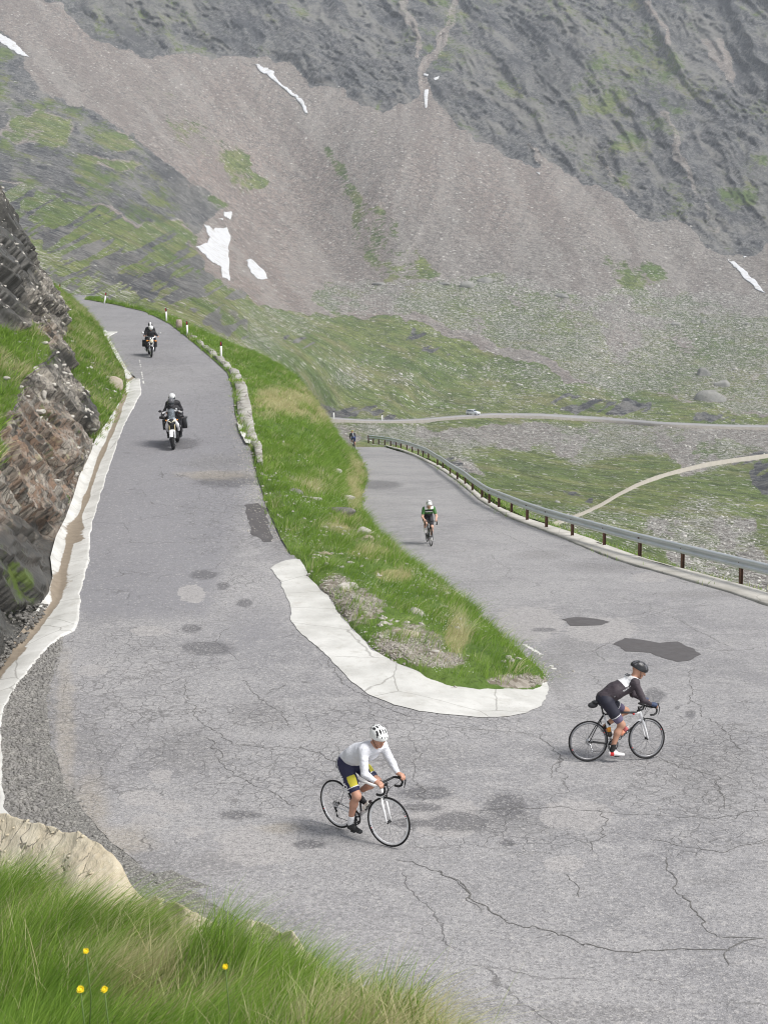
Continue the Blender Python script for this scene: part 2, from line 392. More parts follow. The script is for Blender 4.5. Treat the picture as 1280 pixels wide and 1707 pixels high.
# ================================================================ SCATTER HELPERS
def mesh_faces(o):
    me = o.data; me.calc_loop_triangles(); n = len(me.loop_triangles)
    t = np.empty(n * 3, np.int32); me.loop_triangles.foreach_get('vertices', t); v = np.empty(len(me.vertices) * 3, np.float32); me.vertices.foreach_get('co', v)
    return v.reshape(-1, 3).astype(float), t.reshape(-1, 3)
def scatter(o, n, w=None):
    """n random points on a mesh, w(points)->weight at the face centres"""
    v, t = mesh_faces(o); a, b, c = v[t[:, 0]], v[t[:, 1]], v[t[:, 2]]
    ar = np.linalg.norm(np.cross(b - a, c - a), axis=1)
    if w is not None: ar = ar * w((a + b + c) / 3)
    k = rng.choice(len(t), n, p=ar / ar.sum()); r1 = np.sqrt(rng.random(n))[:, None]; r2 = rng.random(n)[:, None]
    return a[k] * (1 - r1) + b[k] * r1 * (1 - r2) + c[k] * r1 * r2
def blades(name, P, h, w, lean, dry, mat, label=None, seg=3, curl=.5, tone=None):
    """P roots (n,3); h heights, w widths (n,); lean (n,2) horizontal tip offset as a share of h"""
    n = len(P); an = rng.random(n) * 2 * math.pi
    side = np.stack([np.cos(an), np.sin(an), np.zeros(n)], -1)
    vs = []; L = np.concatenate([lean, np.zeros((n, 1))], 1)
    for k in range(seg + 1):
        t = k / seg; c = P + L * (h * t ** 1.8)[:, None] + np.array([0, 0, 1.]) * (h * (t - curl * .35 * t * t * np.minimum(1.5, np.linalg.norm(lean, axis=1))))[:, None]
        ww = w * (1 - t ** 1.5) * .5
        if k < seg: vs += [c - side * ww[:, None], c + side * ww[:, None]]
        else: vs += [c]
    m = 2 * seg + 1; V = np.stack(vs, 1).reshape(-1, 3); base = np.arange(n)[:, None] * m
    q = np.concatenate([np.stack([base[:, 0] + 2*k, base[:, 0] + 2*k+1, base[:, 0] + 2*k+3, base[:, 0] + 2*k+2], -1) for k in range(seg - 1)]) if seg > 1 else np.zeros((0, 4), int)
    tr = np.stack([base[:, 0] + 2*seg-2, base[:, 0] + 2*seg-1, base[:, 0] + 2*seg], -1)
    o = mesh(name, V, [q, tr] if seg > 1 else [tr], mat)
    fattr(o, 'tone', np.repeat(np.clip(tone if tone is not None else rng.random(n), 0, 1), m)); fattr(o, 'dry', np.repeat(np.clip(dry, 0, 1), m))
    o['kind'] = 'stuff'
    if label: tag(o, label[0], label[1])
    return o
def ico(sub):
    bm = bmesh.new(); bmesh.ops.create_icosphere(bm, subdivisions=sub, radius=1); v = np.array([x.co[:] for x in bm.verts]); f = np.array([[x.index for x in q.verts] for q in bm.faces]); bm.free(); return v, f
ICO1 = ico(1); ICO2 = ico(2); ICO3 = ico(3)
def rotm(n):
    q = rng.normal(size=(n, 4)); q /= np.linalg.norm(q, axis=1)[:, None]; w, x, y, z = q.T
    return np.stack([1-2*(y*y+z*z), 2*(x*y-z*w), 2*(x*z+y*w), 2*(x*y+z*w), 1-2*(x*x+z*z), 2*(y*z-x*w), 2*(x*z-y*w), 2*(y*z+x*w), 1-2*(x*x+y*y)], -1).reshape(n, 3, 3)
def rocks(name, P, s, mat, label=None, base=ICO1, flat=.6, seed=0):
    """many loose stones in one mesh (stuff)"""
    n = len(P); v, f = base
    V = v[None] * (1 + rng.uniform(-.28, .28, (n, len(v), 1)))
    V = V * (np.stack([rng.uniform(.8, 1.4, n), rng.uniform(.6, 1., n), rng.uniform(.35, .8, n)], -1))[:, None]
    V = np.einsum('nij,nvj->nvi', rotm(n), V); V[..., 2] *= flat; V = V * s[:, None, None] + P[:, None]
    Fc = (f[None] + (np.arange(n) * len(v))[:, None, None]).reshape(-1, 3)
    o = mesh(name, V.reshape(-1, 3), Fc, mat); fattr(o, 'tone', np.repeat(rng.random(n), len(v))); o['kind'] = 'stuff'
    if label: tag(o, label[0], label[1])
    return o
def make_rock(name, P, size, mat, label, seed, group=None, rot=0, cat='rock', sink=.25):
    """one boulder: facets cut by random planes, then fine noise"""
    r = np.random.default_rng(seed); v, f = ICO3 if max(size) > .0 else ICO2
    v = v.copy()
    for k in range(11):
        d = r.normal(size=3); d /= np.linalg.norm(d); h = r.uniform(.62, .92); e = v @ d - h; v -= np.maximum(e, 0)[:, None] * d * .92
    v *= 1 + .05 * fbm(v * 3 + seed, 3)[:, None]
    v *= np.array(size) / 2 * 1.15; c, s = math.cos(rot), math.sin(rot); v = v @ np.array([[c, s, 0], [-s, c, 0], [0, 0, 1]])
    o = mesh(name, v, f, mat); o.location = (P[0], P[1], P[2] + size[2] * (.5 - sink)); return tag(o, label, cat, group)

# ================================================================ ROADS
YR = np.concatenate([np.arange(9.5, 34, .11), np.arange(34, 60, .2), np.arange(60, 124, .42)])
def jag(Y, s, a=.05):
    p = v3(Y * 2.2, s, 0); return a * fbm(p, 4, s)
def ell(px, py, cx, cy, rx, ry, rot=0):
    c, s = math.cos(rot), math.sin(rot); x = px - cx; y = py - cy
    return np.exp(-((x*c + y*s)**2 / rx**2 + (-x*s + y*c)**2 / ry**2) * .7)
DARKSPOT = [(340,958,24,9),(372,977,12,6),(408,1005,14,8),(345,1081,48,12),(320,1048,18,8),(515,1408,30,8),(400,1358,36,8),(712,1322,48,14),(705,1346,34,7),(845,1345,36,24),(1090,1160,20,13),(1150,1190,10,8),(760,1370,60,18),(632,808,40,8),(905,1050,22,4),(690,1372,40,8),(845,1405,18,6),(380,800,60,14),(300,740,36,10)]  # soft dark ovals: wet stains, and marks around the white rider
PATCH = [(250,1052,32,9),(155,1118,25,10),(268,1293,20,12),(238,1331,34,14),(250,1370,34,12),(325,1385,20,9),(430,1410,74,36),(1085,962,32,9),(940,1440,38,13),(745,1362,60,36),(960,1358,60,26),(320,990,22,16),(285,1345,30,12),(880,1040,60,30),(1000,1050,60,22),(860,1115,24,14)]
ROUGH = [(465,850,22,110),(450,780,12,60),(925,1120,40,50),(960,1080,60,28),(870,1060,30,22),(905,1100,40,25),(1190,1470,60,10),(1000,1690,160,24),(800,1680,90,20),(150,1400,40,90),(80,1180,26,150),(120,1330,30,60),(360,1440,90,26),(250,1440,80,34),(360,770,70,18),(900,925,60,10),(1010,945,80,10),(1180,990,120,9),(430,1190,60,30),(310,1255,80,50),(700,1260,120,30),(1180,1280,100,90),(820,1370,140,30),(150,1250,50,60)]
DUST = [(110,1230,16,140),(150,1350,30,60),(200,1400,60,24),(360,792,60,8),(470,1380,40,10)]
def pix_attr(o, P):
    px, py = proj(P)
    for nm, L in (('darkspot', DARKSPOT), ('patch', PATCH), ('rough', ROUGH), ('dust', DUST)):
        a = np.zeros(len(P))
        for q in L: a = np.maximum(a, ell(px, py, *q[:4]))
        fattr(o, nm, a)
    sm = sstep(560, 700, py) * sstep(1045, 1015, py + 8 * fbm(v3(px / 20, py / 20, 0))) * sstep(455, 400, px + np.clip(py - 760, 0, 500) * .28)
    sm = np.maximum(sm * (px < 470), ell(px, py, 420, 1060, 60, 44) * .8)
    sm = np.maximum(sm, sstep(640, 600, py) * (px < 420) * .6)
    fattr(o, 'smoothlay', sm)
    al = np.maximum.reduce([ell(px, py, 395, 800, 70, 130), ell(px, py, 400, 680, 60, 60), ell(px, py, 1180, 1290, 130, 110), ell(px, py, 480, 1290, 160, 60), ell(px, py, 250, 600, 60, 40), ell(px, py, 840, 1380, 150, 40), ell(px, py, 200, 1180, 120, 120), ell(px, py, 690, 1200, 260, 30)])
    fattr(o, 'alligator', al)
def ribbon(name, mat, f0, f1, Y, nc, zf, dz=0, attrs=pix_attr, jit=(.05, .05), seeds=(1, 2)):
    t = np.linspace(0, 1, nc)[None]; a = (f0(Y) + jag(Y, seeds[0], jit[0]))[:, None]; b = (f1(Y) + jag(Y, seeds[1], jit[1]))[:, None]
    X = a * (1 - t) + b * t; YY = np.repeat(Y[:, None], nc, 1); P = v3(X, YY, zf(X, YY) + dz).reshape(-1, 3)
    o = mesh(name, P, gridf(len(Y), nc), mat, smooth=True)
    if attrs: attrs(o, P)
    return o
def und(x, y): return .018 * fbm(v3(x * .5, y * .5, 3), 3)
Ga = lambda x, y: G(x, y) + und(x, y) * (y < 60)
ylow = YR[YR < 27.0]; yup = YR[YR >= ylow[-1] - 1e-6]
# stitch: the hairpin plate, then one ribbon per leg, all one asphalt object
def plate():
    Vs = []; Fs = []; n = 0
    for Y, f0, f1, nc, s in ((ylow, XA, XD, 190, (1, 2)), (yup, XA, lambda y: XB(y) , 56, (1, 3)), (yup, lambda y: XC(y), XD, 64, (4, 2))):
        t = np.linspace(0, 1, nc)[None]; a = (f0(Y) + jag(Y, s[0], .07))[:, None]; b = (f1(Y) + jag(Y, s[1], .05))[:, None]
        X = a * (1 - t) + b * t; YY = np.repeat(Y[:, None], nc, 1); Vs.append(v3(X, YY, Ga(X, YY)).reshape(-1, 3)); Fs.append(gridf(len(Y), nc) + n); n += len(Y) * nc
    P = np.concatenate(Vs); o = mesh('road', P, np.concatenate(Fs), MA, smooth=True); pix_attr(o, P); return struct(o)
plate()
def poly_patch(name, px_poly, mat, dz, step=.25, jit=.03, zf=Ga, sub=6, attrs=None):
    w = onG([p[0] for p in px_poly], [p[1] for p in px_poly])[:, :2]
    n = len(w); B = []
    for i in range(n):
        a, b = w[i], w[(i+1) % n]; k = max(2, int(np.linalg.norm(b - a) / .09)); 
        for j in range(k): B.append(a + (b - a) * j / k)
    B = np.array(B); B += jit * np.stack([fbm(v3(B[:, 0] * 3, B[:, 1] * 3, 1), 4, 5), fbm(v3(B[:, 0] * 3, B[:, 1] * 3, 9), 4, 8)], -1) * 1.8
    lo, hi = B.min(0), B.max(0); gx, gy = np.meshgrid(np.arange(lo[0], hi[0], step), np.arange(lo[1], hi[1], step)); g = np.stack([gx.ravel(), gy.ravel()], -1)
    ins = inpoly(g, B); g = g[ins]
    d = np.min(np.linalg.norm(g[:, None] - B[None], axis=2), 1) if len(g) else np.zeros(0); g = g[d > .07]
    pts = [Vector(p) for p in np.concatenate([B, g])]
    vo, eo, fo, *_ = delaunay_2d_cdt(pts, [], [list(range(len(B)))], 1, 1e-5)
    P = np.array([[v.x, v.y, 0] for v in vo]); P[:, 2] = zf(P[:, 0], P[:, 1]) + dz
    o = mesh(name, P, [list(q) for q in fo], mat, smooth=True)
    if attrs: attrs(o, P)
    return o
def inpoly(p, poly):
    x, y = p[:, 0], p[:, 1]; c = np.zeros(len(p), bool); n = len(poly); j = n - 1
    for i in range(n):
        xi, yi = poly[i]; xj, yj = poly[j]
        if yi != yj: c ^= ((yi > y) != (yj > y)) & (x < (xj - xi) * (y - yi) / (yj - yi) + xi)
        j = i
    return c
BAND = [(450,948),(458,942),(478,934),(500,932),(508,945),(516,962),(530,978),(546,992),(556,1008),(562,1022),(590,1052),(622,1086),(660,1106),(700,1122),(745,1137),(800,1147),(860,1143),(912,1138),(914,1158),(903,1177),(880,1188),(850,1194),(800,1196),(750,1192),(700,1187),(655,1176),(610,1156),(592,1140),(575,1124),(550,1100),(530,1080),(512,1066),(495,1050),(486,1034),(484,1018),(482,1004),(474,990),(470,975),(460,960)]
b_ = poly_patch('concrete_apron', BAND, MC, .012, .3, .03); fattr(b_, 'dirt', np.full(len(b_.data.vertices), .20)); struct(b_)
WETM = (lambda t: t.out(t.mix(t.noise(5, 4), (.085, .08, .082), (.12, .112, .112)), t.rmp(t.noise(2, 3), .4, .6, .55, .75), t.bump(t.noise(60, 3), .4, .01)))(NT('damp_patch'))
for pl in ([(408,842),(430,838),(445,848),(450,880),(455,903),(440,904),(420,890),(414,868)],
           [(938,1033),(960,1029),(990,1031),(1014,1036),(1005,1043),(975,1044),(950,1044)],
           [(1022,1074),(1040,1064),(1075,1068),(1100,1073),(1130,1070),(1150,1080),(1168,1091),(1150,1100),(1125,1103),(1105,1096),(1080,1088),(1040,1086)]):
    struct(poly_patch('damp_patch', pl, WETM, .006, .3, .05))
# long cracks, thin dark ribbons with branches
CR = [[(745,1450),(800,1500),(850,1535),(900,1545),(960,1562),(985,1575),(1040,1585),(1120,1588),(1210,1585),(1240,1568),(1280,1562)],
 [(1120,1430),(1122,1480),(1145,1505),(1165,1530),(1198,1560),(1260,1563)],[(1208,1585),(1212,1612)],[(780,1350),(850,1348),(1000,1352),(1100,1360),(1200,1365),(1290,1350)],
 [(1195,1300),(1202,1322),(1215,1352)],[(640,1430),(700,1440),(760,1465),(812,1522)],[(300,1130),(318,1180),(350,1210),(390,1240),(430,1245),(500,1250),(580,1275)],
 [(400,1135),(450,1180),(482,1210)],[(355,1230),(372,1282),(430,1310),(500,1345)],[(1000,1235),(1080,1255),(1130,1280),(1190,1292),(1202,1330)],
 [(1150,1110),(1155,1160),(1182,1200),(1230,1250)],[(940,1455),(958,1480),(966,1497)],[(1030,995),(1080,1012),(1130,1035),(1220,1080)],[(270,590),(300,602),(325,622)],
 [(320,640),(332,665),(324,690)],[(1000,1345),(1005,1380),(990,1420)],[(560,1180),(640,1195),(740,1210),(900,1225)],[(520,1060),(560,1120),(620,1172),(700,1200)],[(760,850),(860,900),(950,940)],[(900,1220),(930,1260),(910,1300)],[(1060,1395),(1200,1420),(1290,1400)]]
MCR = (lambda t: t.out(t.mix(t.noise(20, 3), (.09, .086, .082), (.19, .185, .18)), .95))(NT('road_crack'))
def cracks():
    V = []; Fc = []; r = np.random.default_rng(5)
    def walk(p, w0):
        w = onG([a for a, b in p], [b for a, b in p])[:, :2]; pts = [w[0]]
        for a, b in zip(w[:-1], w[1:]):
            k = max(2, int(np.linalg.norm(b - a) / .05)); 
            for j in range(1, k + 1): pts.append(a + (b - a) * j / k)
        pts = np.array(pts); n = len(pts)
        off = .10 * np.stack([fbm(v3(pts[:, 0] * 1.6, pts[:, 1] * 1.6, 2), 4, 3, .7), fbm(v3(pts[:, 0] * 1.6, pts[:, 1] * 1.6, 7), 4, 4, .7)], -1); pts = pts + off * 2 + .045 * np.stack([fbm(v3(pts[:, 0] * 7, pts[:, 1] * 7, 2), 2, 3), fbm(v3(pts[:, 0] * 7, pts[:, 1] * 7, 7), 2, 4)], -1)
        t = np.gradient(pts, axis=0); t /= np.linalg.norm(t, axis=1)[:, None] + 1e-9; nr = np.stack([-t[:, 1], t[:, 0]], -1)
        ww = w0 * (.35 + 1.0 * r.random(n)) * np.minimum(1, np.minimum(np.arange(n), n - 1 - np.arange(n)) / 3 + .15)
        base = sum(len(x) for x in V); L = pts - nr * ww[:, None]; Q = pts + nr * ww[:, None]
        P = np.stack([L, Q], 1).reshape(-1, 2); V.append(np.c_[P, Ga(P[:, 0], P[:, 1]) + .005])
        i = base + 2 * np.arange(n - 1); Fc.append(np.stack([i, i + 1, i + 3, i + 2], -1))
    for i, c in enumerate(CR): walk(c, .0085 if i < 3 else .0055)
    return struct(mesh('road_cracks', np.concatenate(V), np.concatenate(Fc), MCR))
cracks()
# worn white edge lines
def paint(px, w=.06):
    p = onG([a for a, b in px], [b for a, b in px])[:, :2]; pts = []
    for a, b in zip(p[:-1], p[1:]):
        k = max(2, int(np.linalg.norm(b - a) / .08)); pts += [a + (b - a) * j / k for j in range(k)]
    pts = np.array(pts); t = np.gradient(pts, axis=0); t /= np.linalg.norm(t, axis=1)[:, None]; nr = np.stack([-t[:, 1], t[:, 0]], -1)
    keep = fbm(v3(pts[:, 0] * 3, pts[:, 1] * 3, 4), 3, 2) > -.02; V = []; Fc = []
    for i in range(len(pts) - 1):
        if not keep[i]: continue
        w1 = w * (.4 + .8 * rng.random()); b = len(V); V += [pts[i] - nr[i] * w1, pts[i] + nr[i] * w1, pts[i+1] + nr[i] * w1 * .9, pts[i+1] - nr[i] * w1]; Fc.append([b, b+1, b+2, b+3])
    V = np.array(V); return struct(mesh('edge_line', np.c_[V, Ga(V[:, 0], V[:, 1]) + .007], Fc, M((.62, .61, .58), .8, name='worn_paint')))
paint([(612,885),(640,915),(655,930)], .05); paint([(715,962),(745,978),(778,998)], .06); paint([(850,1060),(880,1078),(905,1092),(925,1118)], .05)
paint([(233,600),(240,640)], .04)

# ---------------------------------------------------------------- gutter beside the upper leg
GL_PX = [(172,556),(182,572),(196,600),(209,620),(213,640),(204,668),(182,705),(163,735),(150,765),(135,800),(125,835),(112,870),(97,900),(88,935),(92,965),(85,990),(60,1030),(30,1070),(0,1104)]
XG = edge(GL_PX + [(-60,1180),(-90,1345)], zL)
XGR = edge([(180,562),(197,590),(212,618),(233,632),(235,655),(222,680),(208,705),(195,740),(178,790),(160,850),(150,890),(147,930),(133,985),(130,1030),(124,1050),(98,1062),(60,1104),(30,1144),(10,1182),(4,1220),(5,1280),(11,1345),(40,1400)], zL)
XDT = edge([(205,640),(209,655),(196,695),(165,765),(140,840),(118,895),(105,945),(93,1000),(58,1045),(25,1085),(-5,1115),(-60,1200)], zL)
def gutter():
    Y = np.concatenate([np.arange(17.0, 35, .12), np.arange(35, 92, .3)]); nc = 26; t = np.linspace(0, 1, nc)[None]
    a = (XG(Y) - .05)[:, None]; b = (XGR(Y) + jag(Y, 1, .035) + .02 * fbm(v3(Y * 9, 0, 0), 3) + np.where(Y > 27, .04, .0))[:, None]
    X = a * (1 - t) + b * t; YY = np.repeat(Y[:, None], nc, 1); dl = X - XDT(YY)
    Z = zL(YY) + .035 - .10 * np.exp(-(dl / .35) ** 2) + .10 * sstep(.2, 0, X - a) * (YY > 27)
    Z = np.where(t > .97, zL(YY) - .02, Z)
    P = v3(X, YY, Z).reshape(-1, 3); o = mesh('gutter', P, gridf(len(Y), nc), MC, smooth=True)
    w = .10 * (1 + .6 * fbm(v3(YY * .6, 0, 0), 3)); dirt = np.exp(-(dl / (w + np.where(YY < 27, .1, 0))) ** 2) + .35 * np.exp(-((X - a) / .12) ** 2)
    px, py = proj(P); dirt = dirt.ravel() + ell(px, py, 128, 880, 14, 7) + ell(px, py, 126, 897, 14, 6) + .4 * ell(px, py, 120, 960, 14, 50)
    fattr(o, 'dirt', dirt); return struct(o)
gutter()
# gravel shoulder outside the bend
XSH = lambda Y: XGR(Y) - .05
g_ = ribbon('gravel', MG, XSH, lambda y: XA(y) + .35, np.arange(12.5, 27.6, .12), 40, lambda x, y: G(x, y) - .004 + .004 * np.sign(XA(y) - x), attrs=None)
struct(g_)
P = scatter(g_, 6500, lambda c: (c[:, 1] > 15.5) * (c[:, 0] < XA(c[:, 1]) + .1) * (.25 + 3 * sstep(.9, 0, c[:, 0] - XGR(c[:, 1]))))
rocks('loose_gravel', P, rng.uniform(.012, .03, len(P)) * rng.uniform(.7, 2., len(P)), MSR, ('loose grey stones along the outside of the bend', 'gravel'))
# crumbs and grit on the bottom of the picture and along edges
pts = []
for fE, s, n, lo, hi in ((XB, 1, 1500, 36, 60), (XC, -1, 900, 27, 60)):
    y = rng.uniform(lo, hi, n); x = fE(y) - s * np.abs(rng.normal(0, .35, n)); pts.append(v3(x, y, Ga(x, y)))
pts = np.concatenate(pts); rocks('road_grit', pts, rng.uniform(.012, .035, len(pts)), MS, ('fine broken stone along the road edges', 'grit'))

# ---------------------------------------------------------------- base ground under everything near
def base_ground():
    Y = np.arange(4, 123, 1.0); nc = 60; t = np.linspace(0, 1, nc)[None]
    a = (XA(Y) - 14)[:, None]; b = (XD(Y) + 1.2)[:, None]; X = a * (1 - t) + b * t; YY = np.repeat(Y[:, None], nc, 1)
    P = v3(X, YY, G(X, YY) - .12 - .25 * sstep(30, 40, YY)).reshape(-1, 3); Fc = gridf(len(Y), nc)
    return struct(mesh('ground', P, Fc, MT, smooth=True))
bg_ = base_ground(); 
for n_ in ('dry', 'stony'): fattr(bg_, n_, np.zeros(len(bg_.data.vertices)))
# embankment falling away beyond the kerb and beyond the far end of the near ground
def skirt():
    Y = np.arange(14, 124, .8); K = [(.75, .05), (1.3, -.1), (2.2, -.9), (5, -3.5), (12, -8.5), (30, -21)]
    rows = []
    for y in Y: rows.append([(XD(y) + a * .9 * (1 if y < 95 else max(.1, (124 - y) / 29)), y + a * .45, float(zR(y)) + z) for a, z in K])
    P = np.array(rows).reshape(-1, 3); P[:, 2] += .12 * fbm(P * .9, 3); o = mesh('embankment', P, gridf(len(Y), len(K)), MT, smooth=True)
    fattr(o, 'dry', np.zeros(len(P))); fattr(o, 'stony', np.full(len(P), .1)); return struct(o)
SK = skirt()
def endskirt():
    X = np.arange(-52, -2.5, .7); K = [(-1.5, -.4), (0, -.45), (1.5, -1.2), (6, -5), (16, -13), (40, -30)]
    y0 = 121.5; P = np.array([[(x, y0 + a, float(G(x, y0)) + z) for a, z in K] for x in X]).reshape(-1, 3); o = mesh('far_embankment', P, gridf(len(X), len(K)), MT, smooth=True)
    fattr(o, 'dry', np.zeros(len(P))); fattr(o, 'stony', np.zeros(len(P))); return struct(o)
endskirt()

# ---------------------------------------------------------------- grass island between the two legs
def island():
    Y = np.concatenate([np.arange(YT - .5, 45, .16), np.arange(45, 122, .4)]); nc = 70; t = np.linspace(-.02, 1.02, nc)[None]
    a = XB(Y)[:, None] - .05; b = np.maximum(XC(Y)[:, None], a + .3) + .02; X = a * (1 - t) + b * t; YY = np.repeat(Y[:, None], nc, 1)
    bump = np.clip(np.minimum(t, 1 - t) * 8, 0, 1); w = (b - a)
    Z = G(X, YY) + bump * np.minimum(1, w / 3) * np.maximum(.05, .16 + .22 * fbm(v3(X * .5, YY * .4, 0), 4)) + .05 * fbm(v3(X * 3, YY * 3, 0), 3)
    Z = np.where((t < .001) | (t > .999), Z - .12, Z)
    P = v3(X, YY, Z).reshape(-1, 3); px, py = proj(P); o_ = np.array(BAND); sink = inpoly(np.stack([px, py], -1), o_) | ((P[:, 1] < 28.5) & (py > np.interp(px, [600, 690, 745, 800, 860, 912], [1062, 1118, 1137, 1147, 1143, 1138])))
    yl = np.interp(px, [500, 515, 545, 560, 590, 622, 660, 690, 745, 800, 860, 912], [932, 960, 991, 1012, 1050, 1084, 1105, 1118, 1137, 1147, 1143, 1138]); fc = np.where(P[:, 1] < 31, sstep(-3, 9, yl - py), 1); g0 = Ga(P[:, 0], P[:, 1]); P[:, 2] = np.where(inpoly(np.stack([px, py], -1), o_), g0 - .04, g0 - .03 + (np.maximum(P[:, 2] - g0, 0) + .07) * fc); o = mesh('grass_slope', P, gridf(len(Y), nc), MT, smooth=True)
    px, py = proj(P); st = np.maximum.reduce([ell(px, py, 600, 1010, 40, 28), ell(px, py, 680, 1070, 56, 30), ell(px, py, 730, 1100, 50, 14), ell(px, py, 860, 1135, 50, 12), ell(px, py, 560, 985, 30, 26), ell(px, py, 560, 850, 26, 10) * .7, ell(px, py, 600, 895, 30, 12) * .6, ell(px, py, 505, 835, 40, 8)*.5, ell(px, py, 460,830,18,30)*.5])
    dr = np.maximum.reduce([ell(px, py, 655, 960, 30, 10), ell(px, py, 590, 810, 16, 50), ell(px, py, 480, 670, 60, 24), ell(px, py, 570, 870, 30, 20) * .8, ell(px, py, 760, 1060, 18, 30), ell(px, py, 540, 690, 24, 18), ell(px, py, 520, 810, 40, 16) * .8, ell(px, py, 620, 920, 40, 14) * .8, ell(px, py, 480, 745, 40, 20) * .6])
    fattr(o, 'dry', dr); fattr(o, 'stony', st); return struct(o), P, dr, st
ISL, IP, IDR, IST = island()
def near_attr(P):
    px, py = proj(P)
    st = np.maximum.reduce([ell(px, py, 598, 1008, 34, 22), ell(px, py, 680, 1075, 46, 24), ell(px, py, 730, 1100, 40, 11), ell(px, py, 875, 1137, 36, 8), ell(px, py, 560, 985, 24, 20)]) * (.75 + .5 * fbm(v3(P[:, 0] * 1.6, P[:, 1] * 1.3, 44), 3))
    dr = np.maximum.reduce([ell(px, py, 655, 960, 30, 10), ell(px, py, 590, 810, 14, 50), ell(px, py, 480, 670, 60, 24), ell(px, py, 570, 870, 30, 20) * .8, ell(px, py, 765, 1060, 14, 30), ell(px, py, 540, 690, 24, 18), ell(px, py, 520, 810, 40, 16) * .8, ell(px, py, 620, 920, 40, 14) * .8])
    return st, dr
def tufted(P, share, per):
    """gather a share of the roots (in place) round random tuft centres; returns per blade (random, lean x, lean y) and radius"""
    n = len(P); k = int(n * share); c = rng.integers(k, n, max(1, k // per)); own = rng.integers(0, len(c), k); C = P[c][own]; a = rng.random(k) * 2 * math.pi; r = .17 * rng.random(k) ** .6 * (.6 + .8 * rng.random(len(c)))[own]
    nr_ = C + np.stack([np.cos(a) * r, np.sin(a) * r, -r * .25], -1); P[:k] = nr_
    tc = np.zeros((n, 3)); rad = np.zeros(n); tc[:k, 0] = rng.random(len(c))[own]; tc[:k, 1] = np.cos(a) * r / .17; tc[:k, 2] = np.sin(a) * r / .17; rad[:k] = r + .001; return tc, rad
def turf_blades(name, surf, n, hrange, wd, label, wfn=None, dryb=0., far=0., lean=(.45, -.1)):
    P = scatter(surf, n, wfn); TC, rad = tufted(P, .62, 16); st, dr = near_attr(P)
    tuft = fbm(v3(P[:, 0] * 1.7, P[:, 1] * 1.7, 1), 3, 4); bx, by = proj(P); inb = (inpoly(np.stack([bx, by], -1), np.array(BAND)) | ((P[:, 1] < 28.5) & (by > np.interp(bx, [600, 690, 745, 800, 860, 912], [1062, 1118, 1137, 1147, 1143, 1138])))) if name == 'grass' else np.zeros(len(P), bool); keep = ~inb & (rng.random(n) > st * 1.1 * (fbm(v3(P[:, 0]*3, P[:, 1]*3, 2), 3) > -.25))
    P, dr, tuft, TC, rad = P[keep], dr[keep], tuft[keep], TC[keep], rad[keep]; n = len(P); d = np.linalg.norm(P, axis=1)
    dryn = fbm(v3(P[:, 0] * .7, P[:, 1] * .5, 5), 4, 6)
    dry = ((dr * .85 + dryn * .6 + dryb + rng.normal(0, .16, n)) > .48) * rng.uniform(.5, 1, n)
    h = rng.uniform(*hrange, n) * (1 + .9 * np.clip(tuft, -.7, .9)) * np.where(rad > 0, 1.35 - .5 * np.minimum(rad / .2, 1), .7); w = wd * (d / 40) ** .8
    cl = fbm(v3(P[:, 0] * 1.1, P[:, 1] * 1.1, 8), 2, 9)
    le = np.stack([lean[0] + .5 * cl + rng.normal(0, .3, n), lean[1] + .4 * fbm(v3(P[:, 0], P[:, 1], 3), 2, 2) + rng.normal(0, .3, n)], -1)
    le = le + TC[:, 1:3] * .9; dry = np.where((TC[:, 0] > .9) & (rad > 0) & (rng.random(n) < .7), .8, dry)
    tone = .62 + .5 * fbm(v3(P[:, 0] * 2.3, P[:, 1] * 2.3, 4), 3, 11) + rng.normal(0, .16, n) + np.where(rad > 0, (TC[:, 0] - .5) * .5, -.28)
    return blades(name, P - [0, 0, .02], h, w * rng.uniform(.6, 1.3, n), le, dry, MBL, label, seg=2, tone=tone)
turf_blades('grass', ISL, 200000, (.15, .34), .015, ('tufted green grass covering the slope between the two roads', 'grass'), wfn=lambda c: np.where(c[:, 1] < 58, 1.25, .55))

# gravelly soil stones on the island
P = scatter(ISL, 3600, lambda c: np.clip(near_attr(c)[0] - .22, 0, 1) * (fbm(v3(c[:, 0] * 1.8, c[:, 1] * 1.5, 30), 3) > -.05)); P = P[~inpoly(np.stack(proj(P), -1), np.array(BAND))]; rocks('scattered_pebbles', P, rng.uniform(.015, .05, len(P)), MSG, ('pale pebbles lying in the bare soil of the grass island', 'pebbles'))
P = scatter(ISL, 700, lambda c: (fbm(v3(c[:, 0] * .7, c[:, 1] * .5, 30), 3) > .1) * (c[:, 1] < 60)); rocks('small_stones', P, rng.uniform(.03, .10, len(P)), MS, ('small pale stones half hidden in the grass island', 'stones'))
# white and yellow alpine flowers
P = scatter(ISL, 2600, lambda c: (fbm(v3(c[:, 0] * .8, c[:, 1] * .8, 12), 3) > .05) * (c[:, 1] < 50)); P[:, 2] += .09
MFW = M((.75, .75, .68), .7, name='petal'); rocks('alpine_flowers', P, rng.uniform(.008, .014, len(P)), MFW, ('tiny white flowers dotted through the grass island', 'flowers'))

